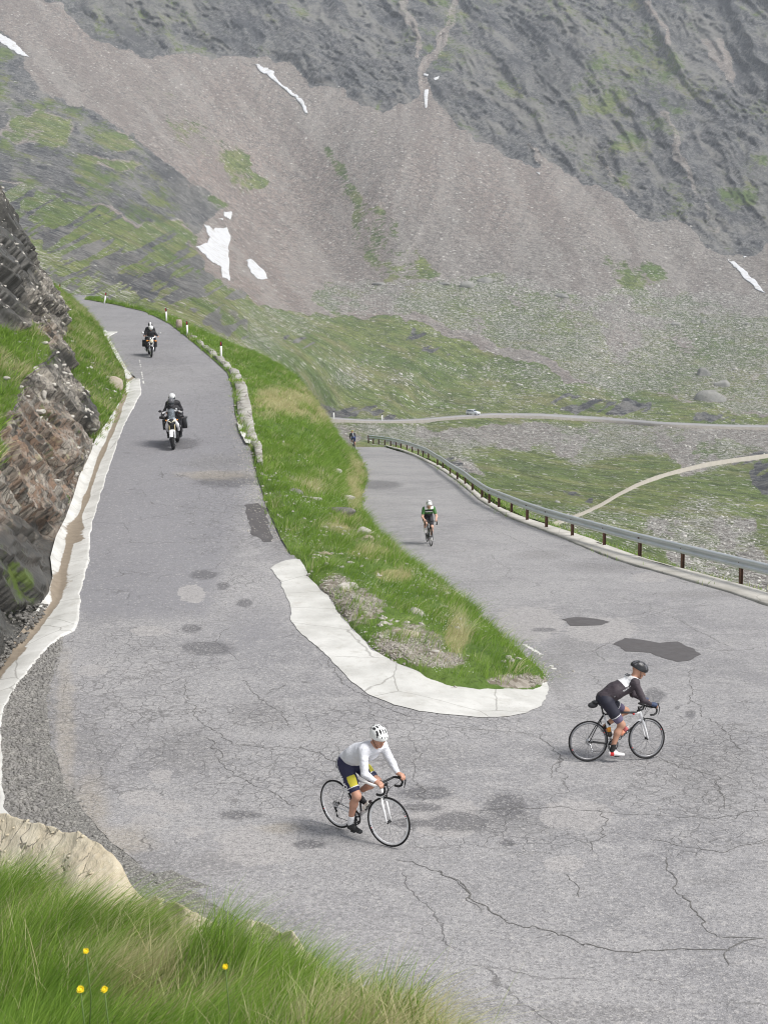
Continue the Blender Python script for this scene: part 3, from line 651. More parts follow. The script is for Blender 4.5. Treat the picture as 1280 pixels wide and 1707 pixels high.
RK = [((690,1038),(.55,.40,.38),MS,'large pale rounded boulder in the middle of the grass island'),
 ((674,1068),(.60,.42,.26),MSB,'brown flat slab with a pale corner, below the pale boulder'),
 ((585,992),(.55,.30,.30),MS,'pale block at the right of the pair on the left of the island'),
 ((571,995),(.40,.30,.34),MS,'pale block at the left of the pair on the left of the island'),
 ((575,985),(.45,.3,.2),MSB,'rusty flat stone behind the pair of pale blocks'),
 ((638,1052),(.28,.22,.2),MS,'small rounded stone just above the white concrete apron'),
 ((668,1025),(.35,.22,.14),MSB,'flat stone tucked behind the left side of the large pale boulder'),
 ((659,1034),(.38,.24,.14),MS,'low flat stone left of the large pale boulder'),
 ((650,1003),(.75,.16,.12),MS,'long thin stone lying like a stick in the grass'),
 ((733,1009),(.38,.16,.12),MS,'lone white stone on the grass near the lower road'),
 ((722,1078),(.32,.22,.16),MSB,'orange brown stone near the tip of the island'),
 ((724,1104),(.28,.24,.24),MS,'pale angular stone close to the edge of the apron'),
 ((733,1084),(.36,.26,.16),MS,'grey stone right of the orange brown one'),
 ((607,958),(.38,.24,.18),MS,'stone at the top of the chain in the grass, upper middle of the island'),
 ((595,946),(.45,.28,.18),MS,'twin stone up slope of the chain in the grass'),
 ((530,901),(.70,.30,.12),MS,'flat white slab in the grass above the end of the apron'),
 ((540,932),(.42,.3,.2),MSB,'rusty block above the end of the white apron'),
 ((527,936),(.4,.3,.16),MS,'grey block above the end of the white apron'),
 ((488,830),(.6,.4,.3),MSD,'dark stone at the left edge of the island beside the upper road'),
 ((515,838),(.8,.35,.2),MS,'tilted slab high on the island'),
 ((562,862),(1.1,.5,.35),MSD,'dark ledge rock cropping out high on the lower bank'),
 ((568,836),(1.0,.35,.25),MS,'long grey ledge near the dry grass of the lower bank'),
 ((556,790),(.7,.4,.25),MS,'grey stone high in the green slope'),
 ((603,895),(.6,.35,.3),MS,'grey ledge rock on the lower bank left of the green rider'),
 ((612,905),(.4,.3,.2),MSB,'brown stone on the lower bank left of the green rider'),
 ((640,1010),(.3,.2,.15),MS,'small stone below the long thin one'),
 ((700,1030),(.3,.2,.1),MS,'thin flake beside the right side of the large pale boulder'),
 ((705,1070),(.26,.2,.14),MS,'small stone between the brown slab and the orange brown stone')]
for i, (p, s, m, lb) in enumerate(RK):
    q = onG1(*p); make_rock('rock', q + [0, 0, .06], s, m, lb, 100 + i, rot=rng.uniform(-.6, .6), group='loose rocks on the grass island')
# ================================================================ MOUNTAIN AND VALLEY
CTRL = [(-200,-400,1250),(200,-400,1350),(640,-400,1420),(1100,-400,1420),(1500,-400,1400),
 (-200,0,880),(0,0,920),(300,0,1020),(640,0,1090),(960,0,1100),(1280,0,1080),(1500,0,1060),
 (-200,150,640),(0,150,720),(250,150,850),(480,150,920),(720,150,940),(1000,150,960),(1280,150,960),(1500,150,950),
 (-200,300,360),(0,300,440),(170,300,560),(330,300,720),(640,300,780),(950,300,810),(1280,300,850),(1500,300,850),
 (-200,400,220),(0,400,260),(150,400,350),(300,400,520),(420,400,680),(640,400,700),(950,400,710),(1280,420,740),(1500,420,740),
 (-200,480,140),(0,480,165),(150,480,220),(300,480,330),(420,490,480),(560,480,620),(760,480,630),(1000,480,650),(1280,490,660),(1500,490,660),
 (100,520,170),(250,550,190),(350,560,220),(420,560,330),(560,560,470),(760,560,540),(1000,560,570),(1280,570,580),(1500,570,580),
 (400,630,190),(520,640,330),(680,640,430),(900,640,480),(1100,650,500),(1280,650,510),(1500,650,510),
 (450,700,200),(545,700,330),(700,700,400),(850,692,425),(1000,700,435),(1280,712,440),(1500,715,440),
 (560,760,230),(700,760,270),(900,760,330),(1100,760,350),(1280,770,350),(1500,780,350),
 (640,820,170),(800,840,180),(1000,840,220),(1280,860,240),(1500,880,240),
 (700,900,120),(950,930,110),(1280,980,130),(1500,1000,130),(900,1060,75),(1280,1100,80),(1500,1120,80),(0,700,170),(0,1100,80),(500,1100,80)]
def tps(ctrl):
    c = np.array(ctrl, float); p = c[:, :2] / 500; v = np.log(c[:, 2]); n = len(p)
    r = np.linalg.norm(p[:, None] - p[None], axis=2); K = np.where(r > 0, r * r * np.log(r + 1e-12), 0) + np.eye(n) * .004
    A = np.zeros((n + 3, n + 3)); A[:n, :n] = K; A[:n, n] = 1; A[:n, n+1:] = p; A[n, :n] = 1; A[n+1:, :n] = p.T
    s = np.linalg.solve(A, np.r_[v, 0, 0, 0])
    def f(x, y):
        sh = np.shape(x); q = np.stack([np.ravel(x), np.ravel(y)], -1) / 500; o = np.zeros(len(q))
        for i in range(0, len(q), 20000):
            qq = q[i:i+20000]; rr = np.linalg.norm(qq[:, None] - p[None], axis=2)
            o[i:i+20000] = (rr * rr * np.log(rr + 1e-12)) @ s[:n] + s[n] + qq @ s[n+1:]
        return np.exp(o).reshape(sh)
    return f
DF = tps(CTRL)
gx = np.arange(-160, 1441, 2.2); gy = np.concatenate([np.arange(-420, -20, 8), np.arange(-20, 1000, 2.0), np.arange(1000, 1110, 8)])
PX, PY = np.meshgrid(gx, gy)
wx = 34 * fbm(v3(PX / 60, PY / 60, 0), 6, 21, .68); wy = 24 * fbm(v3(PX / 60, PY / 60, 5), 5, 22, .6)
WPT = np.stack([(PX + wx).ravel(), (PY + wy).ravel()], -1)
def msk(polys, bl=2):
    m = np.zeros(PX.size, bool)
    for p in polys: m |= inpoly(WPT, np.array(p, float))
    m = m.reshape(PX.shape).astype(float)
    for _ in range(bl):
        for a in (0, 1): m = (np.roll(m, 1, a) + m * 2 + np.roll(m, -1, a)) / 4
    return m
rock_up = msk([[(-300,-500),(1600,-500),(1600,560),(1290,405),(1262,402),(1250,424),(1205,420),(1110,372),(1015,325),(1008,318),(980,300),(960,288),(925,276),(900,285),(872,270),(830,243),(800,228),(768,210),(740,192),(726,175),(722,120),(745,60),(730,62),(712,100),(702,130),(704,165),(690,176),(640,190),(600,170),(560,152),(520,145),(480,110),(440,96),(400,92),(360,100),(330,92),(290,92),(245,98),(200,80),(160,68),(110,30),(70,-20),(0,-90),(-300,-200)]])
chute = msk([[(1062,0),(1080,0),(1105,60),(1122,88),(1110,90),(1085,45)],[(1110,170),(1125,185),(1140,240),(1155,300),(1200,380),(1190,385),(1140,300),(1122,240)],[(880,240),(905,255),(930,285),(905,280)],[(1000,250),(1060,330),(1050,330),(1005,270)],[(1170,60),(1215,60),(1220,150),(1195,110)],[(640,-100),(660,-100),(690,40),(706,90),(700,100),(680,60)],[(770,-100),(785,-100),(755,60),(735,95),(728,90)]], 3)
rock_l = msk([[(-300,20),(0,66),(40,100),(60,140),(110,170),(150,178),(190,200),(235,240),(300,285),(350,318),(392,345),(376,352),(350,368),(325,398),(300,400),(270,385),(235,372),(215,368),(170,350),(130,338),(60,312),(0,300),(-300,260)]])
dkout = msk([[(-300,330),(0,345),(60,352),(120,372),(200,405),(250,430),(320,470),(370,500),(405,535),(408,560),(385,562),(350,548),(300,520),(250,495),(200,470),(165,452),(150,440),(100,420),(40,400),(-300,380)],
 [(128,488),(200,500),(262,525),(240,528),(170,508)],[(330,470),(400,490),(440,515),(400,510)],[(640,545),(690,548),(735,570),(755,588),(730,590),(690,575)],[(470,560),(520,570),(540,580),(500,582)],
 [(905,655),(950,652),(1010,668),(1050,665),(1078,680),(1088,697),(960,692),(930,688),(915,672)],[(1120,690),(1200,690),(1235,704),(1150,704)],[(530,668),(600,682),(700,690),(690,697),(560,694)],[(520,655),(545,680),(560,692),(530,690),(510,665)],
 [(830,790),(860,785),(875,805),(850,815)],[(930,820),(990,825),(975,850),(935,840)],[(700,735),(760,760),(800,800),(770,790),(720,765)],[(560,720),(640,722),(700,740),(610,732)],[(1225,760),(1300,755),(1300,820),(1250,815),(1230,790)],[(470,545),(500,560),(540,575),(520,580),(480,566)]])
hill = msk([[(-300,290),(0,302),(70,318),(140,340),(200,366),(232,376),(262,366),(285,372),(305,395),(330,420),(345,455),(385,485),(430,505),(480,520),(530,532),(600,530),(650,524),(720,548),(760,560),(800,585),(860,602),(930,630),(980,645),(1040,650),(1100,668),(1160,676),(1230,695),(1300,704),(1600,715),(1600,1200),(-300,1200)]])
bould = msk([[(520,505),(560,480),(640,462),(760,455),(900,470),(1000,500),(1100,480),(1300,500),(1600,500),(1600,700),(1290,700),(1200,690),(1150,672),(1050,655),(980,640),(900,600),(840,580),(760,545),(680,520),(560,525)]])
under = msk([[(540,703),(700,706),(1000,706),(1300,716),(1600,720),(1600,760),(1290,745),(1180,745),(1080,765),(960,768),(880,750),(800,745),(760,750),(820,800),(760,790),(660,730),(560,740)], [(1080,860),(1250,860),(1290,990),(1150,990)], [(1120,755),(1270,742),(1290,760),(1120,790)]])
gst = msk([[(0,210),(60,180),(120,195),(100,240),(30,235)],[(120,245),(190,265),(240,280),(200,290),(140,265)],[(175,215),(215,225),(235,255),(200,250)],[(370,245),(420,270),(443,300),(435,315),(400,312),(370,290)],[(385,295),(415,305),(420,325),(395,318)],[(235,365),(290,360),(330,400),(345,440),(300,420),(240,385)],[(345,318),(395,345),(392,352),(345,330)]], 3)
grs = msk([[(230,130),(330,180),(400,240),(430,300),(380,290),(300,230),(240,170)],[(540,230),(600,320),(680,390),(750,450),(640,470),(600,420),(590,340),(520,300)],[(620,160),(640,220),(620,230)],[(950,400),(1050,430),(1200,500),(1300,600),(1200,560),(1050,500)],[(540,480),(700,470),(640,530),(560,530)]], 5)
n1 = fbm(v3(PX / 45, PY / 30, 0), 5, 31, .6); n2 = fbm(v3(PX / 14, PY / 10, 0), 4, 32, .6); nb = fbm(v3(PX / 150, PY / 80, 0), 4, 33)
rock = np.clip(rock_up - chute * .8, 0, 1); rock = np.maximum(rock, rock_l * (1 - gst) * (.80 + .45 * n1)); 
green = np.clip(hill * 1.0, 0, 1); green = np.maximum(green, gst * (.62 + .6 * n1)); green = np.maximum(green, grs * (.36 + .5 * n1))
green = np.maximum(green, bould * np.clip(.50 + .9 * nb + .6 * n1, 0, .95)); green = green * (1 - under * np.clip(.55 - 1.6 * n1, 0, 1)); green = np.maximum(green, rock_up * (.10 + .3 * nb + .3 * n1)); green = np.maximum(green, rock_l * (.22 + .5 * n1))
strat = sstep(.15, .5, ridged(v3((PX * .5 + PY * .9) / 16, (PX * .87 - PY * .5) / 90, 0), 3, 41) + .6 * n1)   # bands running down to the right
rock = np.maximum(rock, dkout * (.55 + .45 * strat)); green = green * (1 - dkout * (.45 + .55 * strat))
lh = hill * sstep(460, 380, PX + (PY - 480) * .6) * sstep(560, 480, PY); rock = np.maximum(rock, lh * strat * .9); green = green * (1 - lh * strat * .75)
stones = np.clip(bould * (.66 + .6 * n1) + under * (.62) + hill * np.clip(.03 + .8 * nb + .5 * n1, 0, .5) + .10, 0, 1) * (1 - np.clip(rock, 0, 1))
tint = np.clip(.5 + .8 * fbm(v3(PX / 220, PY / 160, 3), 3, 51) + .35 * sstep(520, 300, PX) - .35 * (PX > 640) * sstep(300, 450, PY), 0, 1)
Y0 = DF(PX, PY)
def far_surface():
    P = at(PX, PY, Y0); d = Y0[..., None]
    # relief in world space
    s = 1.0
    big = fbm(P / 90, 4, 61) * 10 * sstep(250, 700, Y0)
    strv = (P @ np.array([.62, -.35, .70]))
    rb = rock_up.copy()
    for _ in range(5):
        for a in (0, 1): rb = (np.roll(rb, 3, a) + rb + np.roll(rb, -3, a)) / 3
    rb = np.clip(rb * 1.6 - .6, 0, 1); amp = .45 + .9 * np.clip(.5 + fbm(v3(PX / 110, PY / 90, 4), 3, 88), 0, 1)
    qx = PX + 14 * fbm(v3(PX / 40, PY / 40, 2), 4, 77); qy = PY + 14 * fbm(v3(PX / 40, PY / 40, 9), 4, 78)
    gl = ridged(v3((qx * .87 - qy * .5) / 60, (qx * .5 + qy * .87) / 190, 0), 5, 71)
    lay = ridged(v3((qx * .5 - qy * .87) / 9, (qx * .87 + qy * .5) / 48, 0), 3, 73); blk = fbm(v3(qx / 9, qy / 7, 0), 4, 79)
    rk = np.where(rock_up > .02, rb, np.clip(rock, 0, 1)) * (gl * 17 * rb + (lay * (2.2 + .9 * hill + .6 * rock_up) + blk * 3.0) * amp) * Y0 / 800
    gul = ridged(v3((PX + .5 * PY) / 70, (PY - .3*PX) / 320, 3), 4, 63) * 9 * (1 - rock) * sstep(550, 750, Y0)
    sm = fbm(P / (Y0[..., None] * .02), 4, 64) * Y0 * .0018
    hl = fbm(P / 26, 4, 65) * 2.4 * hill
    off = -(rk + sm * 1.2) - gul * .4 - big * .6 - hl
    D1 = np.maximum(Y0 + off * (1 + .0 * Y0), 40)
    return D1
DEPTH = far_surface()
_a = np.arctan2(PX - 705, PY + 120); _r = np.hypot(PX - 705, PY + 120); _f1 = fbm(v3(_a * 26 + 1.1 * n1, _r / 170, 0), 5, 41, .68); _f2 = fbm(v3((PX * .78 - PY * .62) / 15 + 1.1 * n1, (PX * .62 + PY * .78) / 170, 0), 5, 42, .62)
_qx = PX + 22 * n1; _qy = PY + 18 * fbm(v3(PX / 45, PY / 30, 7), 4, 35); _b = fbm(v3((_qx * .5 - _qy * .87) / 15, (_qx * .87 + _qy * .5) / 95, 0), 5, 43, .65) + .5 * ridged(v3((_qx * .9 - _qy * .45) / 42, (_qx * .45 + _qy * .9) / 170, 0), 4, 44); _rb = rock_up.copy()
for _ in range(3):
    for a in (0, 1): _rb = (np.roll(_rb, 3, a) + _rb + np.roll(_rb, -3, a)) / 3
_w = sstep(480, 620, PX - (PY - 100) * .1); streak = _f1 * _w + _f2 * (1 - _w); _m = np.clip(rock_up + rock_l + dkout, 0, 1); streak = streak * (1 - _m) + (_b * .9) * _m
def mat_far():
    t = NT('mountain'); 
    r = t.attr('rock'); g = t.attr('green'); st = t.attr('stones'); ti = t.attr('tint')
    n_a = t.noise(.06, 6, .7); n_b = t.noise(.35, 5, .7); n_c = t.noise(1.3, 4, .7)
    sc = t.mix(ti, (.31, .28, .255), (.37, .285, .245)); sc = t.mix(t.rmp(n_b, .40, .62), sc, (.175, .16, .148)); gv = t.noise(.05, 5, .6, v=t.map(scale=(1.4, .3, .35), rot=(0, R(20), 0))); sc = t.mix(t.math('MULTIPLY', t.rmp(gv, .5, .7), .5), sc, (.33, .30, .275)); n_d = t.noise(.75, 3, .8); sc = t.mix(t.math('MULTIPLY', t.rmp(n_d, .5, .62), .55), sc, (.40, .375, .35)); sc = t.mix(t.math('MULTIPLY', t.rmp(n_d, .5, .40), .6), sc, (.12, .108, .10)); sc = t.mix(t.math('MULTIPLY', t.rmp(n_c, .55, .7), .5), sc, (.36, .34, .315))
    sc = t.mix(t.math('MULTIPLY', t.rmp(n_c, .46, .34), .55), sc, (.11, .10, .092))
    sk = t.attr('streak'); sc = t.mix(t.math('MULTIPLY', t.rmp(sk, .52, .8), .3), sc, (.36, .335, .31)); sc = t.mix(t.math('MULTIPLY', t.rmp(sk, .48, .2), .4), sc, (.19, .16, .145))
    sv = t.map(scale=(.42, .3, 1.1), rot=(0, R(33), 0)); rn = t.noise(.28, 7, .75, v=sv, dist=.6); rn2 = t.noise(.07, 5, .65, v=sv)
    rk = t.mix(t.rmp(rn, .38, .60), (.06, .064, .072), (.28, .277, .265)); rk = t.mix(t.math('MULTIPLY', t.rmp(rn2, .40, .6), .55), rk, (.15, .155, .16)); rk = t.mix(t.math('MULTIPLY', t.rmp(t.noise(.02, 4), .5, .65), .3), rk, (.25, .20, .16))
    for sc_, stt, amt in ((.035, (.28, .5, 1.5), .55), (.11, (.3, .5, 1.6), .7), (.35, (.35, .5, 1.5), .6)):
        a_, b_, e_ = t.slabs(sc_, stt, (0, R(33), 0), .5); rk = t.mix(t.math('MULTIPLY', t.rmp(a_, .45, 1.0), amt), rk, (.30, .295, .28)); rk = t.mix(t.math('MULTIPLY', t.rmp(a_, .5, .0), amt), rk, (.045, .048, .055)); rk = t.mix(t.math('MULTIPLY', t.rmp(e_, .0, .07, 1, 0), .55), rk, (.03, .03, .034))
    rk = t.mix(t.math('MULTIPLY', t.rmp(sk, .62, .95), .6), rk, (.33, .315, .285)); rk = t.mix(t.math('MULTIPLY', t.rmp(sk, .48, .1), .65), rk, (.045, .048, .055))
    rk = t.mix(t.math('MULTIPLY', t.rmp(ti, .55, .95), .38), rk, (.30, .288, .25)); rk = t.mix(t.math('MULTIPLY', t.rmp(n_a, .55, .7), .35), rk, (.13, .135, .09))
    rk = t.mix(.22, rk, (.035, .040, .050))
    col = t.mix(t.rmp(t.math('ADD', r, t.math('MULTIPLY', t.math('SUBTRACT', n_b, .5), .9)), .38, .56), sc, rk)
    gc = t.mix(t.rmp(t.noise(.025, 5, .65), .35, .65), (.10, .165, .032), (.21, .25, .065)); gc = t.mix(t.rmp(n_b, .45, .7), gc, (.06, .085, .03)); gc = t.mix(t.math('MULTIPLY', t.rmp(t.noise(.05, 4), .5, .68), .6), gc, (.22, .205, .10))
    gm = t.rmp(t.math('ADD', t.math('ADD', g, t.math('MULTIPLY', t.math('SUBTRACT', sk, .5), .35)), t.math('ADD', t.math('MULTIPLY', t.math('SUBTRACT', n_b, .5), 1.1), t.math('MULTIPLY', t.math('SUBTRACT', n_a, .5), .7))), .30, .50)
    col = t.mix(t.math('MULTIPLY', gm, .92), col, gc)
    col = t.mix(t.math('MULTIPLY', t.math('MULTIPLY', gm, t.rmp(t.noise(.16, 5, .75), .52, .40)), .6), col, (.055, .085, .022))
    # blocks, two sizes
    for sc_, a, b in ((.55, .0, .9), (1.6, .12, .8), (3.2, .2, .7)):
        w = t.warp(.5 / sc_, sc_ * 1.5); ce = t.n.new('ShaderNodeSeparateColor'); t.l.new(t.vor(sc_, out='Color', v=w), ce.inputs[0]); ds = t.vor(sc_, v=w)
        hit_ = t.math('LESS_THAN', ce.outputs[0], t.math('MULTIPLY', st, b))
        near = t.rmp(ds, .36, .46, 1, 0)
        stc = t.mix(ce.outputs[1], (.30, .29, .265), (.66, .64, .60))
        col = t.mix(t.math('MULTIPLY', t.math('MULTIPLY', hit_, near), .8), col, stc)
        col = t.mix(t.math('MULTIPLY', t.math('MULTIPLY', hit_, t.rmp(ds, .42, .52, 0, .25)), t.rmp(st, .3, .7)), col, (.07, .07, .06))
    b1 = t.bump(rn, .9, 3.0); b2 = t.bump(n_c, .6, .5, nrm=b1)
    return t.out(col, .95, b2)
MFAR = mat_far()
def farmesh():
    P = at(PX, PY, DEPTH); o = mesh('mountain_terrain', P.reshape(-1, 3), gridf(*PX.shape)[:, ::-1], MFAR, smooth=True)
    for n, a in (('rock', rock), ('green', green), ('stones', stones), ('tint', tint), ('streak', np.clip(.5 + streak, 0, 1))): fattr(o, n, a.ravel())
    return struct(o)
FAR = farmesh()
def bil(A, px, py):
    i = np.clip(np.searchsorted(gy, py) - 1, 0, len(gy) - 2); j = np.clip(np.searchsorted(gx, px) - 1, 0, len(gx) - 2)
    u = (px - gx[j]) / (gx[j+1] - gx[j]); v = (py - gy[i]) / (gy[i+1] - gy[i])
    return (A[i, j]*(1-u)+A[i, j+1]*u)*(1-v) + (A[i+1, j]*(1-u)+A[i+1, j+1]*u)*v
def onfar(px, py, lift=0):
    px = np.asarray(px, float); py = np.asarray(py, float)
    Yd = bil(DEPTH, px, py); P = at(px, py, Yd); return P + (np.array([0, 0, CH]) - P) * (lift / np.linalg.norm(P - [0, 0, CH], axis=-1))[..., None]
def drape(name, poly, mat, lift=.8, step=2.5, jit=3, th=None):
    """thin sheet of something lying on the mountain side, outline given at the mountain's own distance"""
    poly = np.array(poly, float); B = []
    n = len(poly)
    for i in range(n):
        a, b = poly[i], poly[(i+1) % n]; k = max(1, int(np.linalg.norm(b - a) / 1.5)); B += [a + (b - a) * j / k for j in range(k)]
    B = np.array(B); B += jit * np.stack([fbm(v3(B[:, 0] / 6, B[:, 1] / 6, 1), 3, 5), fbm(v3(B[:, 0] / 6, B[:, 1] / 6, 9), 3, 8)], -1)
    lo, hi = B.min(0), B.max(0); a, b = np.meshgrid(np.arange(lo[0], hi[0], step), np.arange(lo[1], hi[1], step)); g = np.stack([a.ravel(), b.ravel()], -1); g = g[inpoly(g, B)]
    if len(g): g = g[np.min(np.linalg.norm(g[:, None] - B[None], axis=2), 1) > .6]
    vo, eo, fo, *_ = delaunay_2d_cdt([Vector(p) for p in np.concatenate([B, g.reshape(-1, 2)])], [], [list(range(len(B)))], 1, 1e-5)
    Q = np.array([v[:] for v in vo]); P = onfar(Q[:, 0], Q[:, 1], lift); nv = len(P); P2 = onfar(Q[:, 0], Q[:, 1], -1.5)
    f = [list(q) for q in fo]; f2 = [[i + nv for i in q[::-1]] for q in f]
    ed = {}
    for q in f:
        for i in range(len(q)): ed[(q[i], q[(i+1) % len(q)])] = 1
    side = [[a, b, b + nv, a + nv][::-1] for (a, b) in ed if (b, a) not in ed]
    return mesh(name, np.concatenate([P, P2]), f + f2 + side, mat, smooth=False)
MSN = (lambda t: t.out(t.mix(t.rmp(t.noise(.35, 6, .7), .45, .72), (.66, .67, .69), (.44, .42, .39)), .7))(NT('snow'))
SNOW = [([(-60,20),(-5,52),(20,66),(50,95),(38,93),(15,80),(-5,66),(-60,30)],'long snow strip at the top left edge of the picture'),
 ([(424,106),(440,112),(455,120),(462,132),(470,140),(480,147),(495,158),(508,172),(514,190),(508,188),(504,176),(492,163),(478,152),(468,142),(456,134),(446,126),(432,116)],'thin curved snow strip high on the pink scree'),
 ([(706,160),(708,149),(714,148),(713,165),(712,178),(708,180)],'narrow snow strip in the foot of the upper gully'),
 ([(706,122),(714,124),(712,128),(706,126)],'tiny snow scrap at the top of the gully'),
 ([(722,130),(732,127),(730,132),(724,134)],'tiny snow scrap right of the gully line'),
 ([(341,375),(350,378),(356,382),(368,379),(380,379),(385,395),(381,412),(383,440),(384,468),(372,462),(368,445),(352,435),(338,420),(326,411),(345,406),(350,396)],'largest snow patch, shaped like a tooth, where grass meets scree'),
 ([(373,353),(387,353),(385,367),(374,360)],'small square snow patch just above the largest one'),
 ([(364,365),(372,364),(372,367)],'snow fleck left of the small square patch'),
 ([(410,434),(420,432),(428,440),(440,450),(447,464),(432,467),(420,455)],'oval snow patch on the scree right of the largest one'),
 ([(1210,431),(1222,436),(1240,450),(1258,468),(1276,488),(1264,484),(1245,468),(1228,450)],'diagonal snow strip at the right edge of the picture'),
 ([(892,286),(900,288),(899,291)],'snow speck at the foot of the rock wall'),
 ([(1238,427),(1245,427),(1240,430)],'snow speck beside the rock toe on the right')]
for p, lb in SNOW: tag(drape('snow_patch', p, MSN, lift=1.2, jit=3 if len(p) > 6 else 1), lb, 'snow patch', 'old snow patches on the mountain')

# far roads, draped on graded banks
MROAD = (lambda t: t.out(t.mix(t.noise(.6, 4), (.27, .265, .27), (.36, .355, .355)), .9))(NT('far_asphalt'))
MTRK = (lambda t: t.out(t.mix(t.noise(.5, 5), (.34, .31, .26), (.48, .45, .39)), .95))(NT('dirt_track'))
MBNK = (lambda t: t.out(t.mix(t.noise(.8, 5, .7), (.2, .185, .165), (.42, .39, .35)), .95, t.bump(t.noise(1.5, 4), .8, .4)))(NT('bank_rubble'))
def frib(name, pl, wpx, mat, lift, off=0):
    p = np.array(pl, float); s = np.r_[0, np.cumsum(np.linalg.norm(np.diff(p, axis=0), axis=1))]; q = np.arange(0, s[-1], 4)
    x = np.interp(q, s, p[:, 0]); y = np.interp(q, s, p[:, 1]); w = np.interp(q / s[-1], np.linspace(0, 1, len(wpx)), wpx) if hasattr(wpx, '__len__') else np.full(len(q), wpx)
    for _ in range(4): y[1:-1] = (y[:-2] + 2*y[1:-1] + y[2:]) / 4; x[1:-1] = (x[:-2] + 2*x[1:-1] + x[2:]) / 4
    tx, ty = np.gradient(x), np.gradient(y); l = np.hypot(tx, ty); nx, ny = -ty / l, tx / l
    # smoothed bed so the road runs level over the bumps
    Yd = bil(DEPTH, x, y)
    for _ in range(30): Yd[1:-1] = (Yd[:-2] + Yd[1:-1] * 2 + Yd[2:]) / 4
    Yd = Yd - lift; C_ = at(x, y, Yd); V = []
    for sgn in (-1, 1):
        X = x + nx * sgn * w / 2; Yp = y + ny * sgn * w / 2
        Q = at(X, Yp, Yd * (1 + (-.010 if sgn * 1 > 0 else .010))); V.append(Q)
    lowp = V[1] + np.array([0, .6, -2.0]); hi = V[0] + np.array([0, 3.0, -2.0])
    V2 = np.stack([hi, V[0], V[1], lowp], 1).reshape(-1, 3); f = gridf(len(x), 4)
    mi = np.tile([1, 0, 1], len(x) - 1); o = mesh(name, V2, f, [mat, mat if 'track' in name else MBNK], smooth=False, mi=mi); return struct(o), C_, x
fr_, FRC, FRX = frib('far_road', [(505,694),(545,696),(600,700),(650,701),(700,699),(760,694),(820,690),(900,691),(1000,697),(1100,705),(1200,709),(1300,711),(1430,712)], [2.5,3,4.6,3.6,4], MROAD, 5)
frib('dirt_track', [(1430,755),(1340,752),(1280,758),(1240,763),(1180,772),(1130,784),(1090,796),(1060,808),(1030,824),(1000,842),(970,856),(930,870),(880,890),(800,920)], [3.5,3.5,4,5,7], MTRK, 5)
# loose blocks over the valley and scree: real stones
def farstones():
    n = 85000; x = rng.uniform(-40, 1320, n); y = rng.uniform(300, 985, n); s = bil(stones, x, y); k = rng.random(n) < s ** 1.3 * np.where(y > 460, .8, .22)
    x, y = x[k], y[k]; Yd = bil(DEPTH, x, y); P = at(x, y, Yd); sz = np.exp(rng.normal(0, .45, len(x))) * 1.3 * (Yd / 2300) * np.clip(.8 + (y - 700) / 500, .8, 1.3)
    return P, np.clip(sz, .08, 1.7)
P, sz = farstones()
MST = (lambda t: t.out(t.mix(t.attr('tone'), (.27, .265, .245), (.62, .60, .56)), .95, t.bump(t.noise(2, 4), .5, .2)))(NT('field_stone'))
rocks('boulder_field', P, sz, MST, ('countless pale loose blocks strewn over the valley slopes and scree', 'boulder field'), flat=.7)
def farrock(px, py, w, h, mat, lb, seed, dpx=1.):
    Yd = float(bil(DEPTH, np.array([px]), np.array([py]))[0]); P = at(px, py, Yd); m = Yd / F
    make_rock('boulder', P - [0, 0, h * m * .5], (w * m * 1.1, w * m * .8, h * m * 1.25), mat, lb, seed, sink=.1, cat='boulder', group='boulders across the valley')
MSF = mat_stone('far_boulder', (.17, .17, .16), (.30, .295, .275), (.42, .41, .38), .35, .5)
for i, q in enumerate([(1182,667,46,24,'biggest grey boulder above the far road, right side'), (1171,625,22,17,'square pale boulder topmost of the three above the far road'), (1202,643,22,16,'grey boulder between the square pale one and the biggest one'),
   (778,477,26,12,'dark flat boulder on the crest in the centre of the valley head'), (808,469,24,10,'long pale boulder right of the dark flat one on the crest'), (742,474,18,6,'low dark slab left of the dark flat boulder'), (936,494,20,8,'small dark boulder alone on the grey boulder field'),
   (1125,541,14,7,'small dark boulder in the upper right boulder field'), (632,474,20,5,'thin dark slab at the left end of the crest'), (1172,538,8,8,'little dark round boulder among pale blocks at right')]):
    farrock(*q[:4], MSF, q[4], 300 + i)
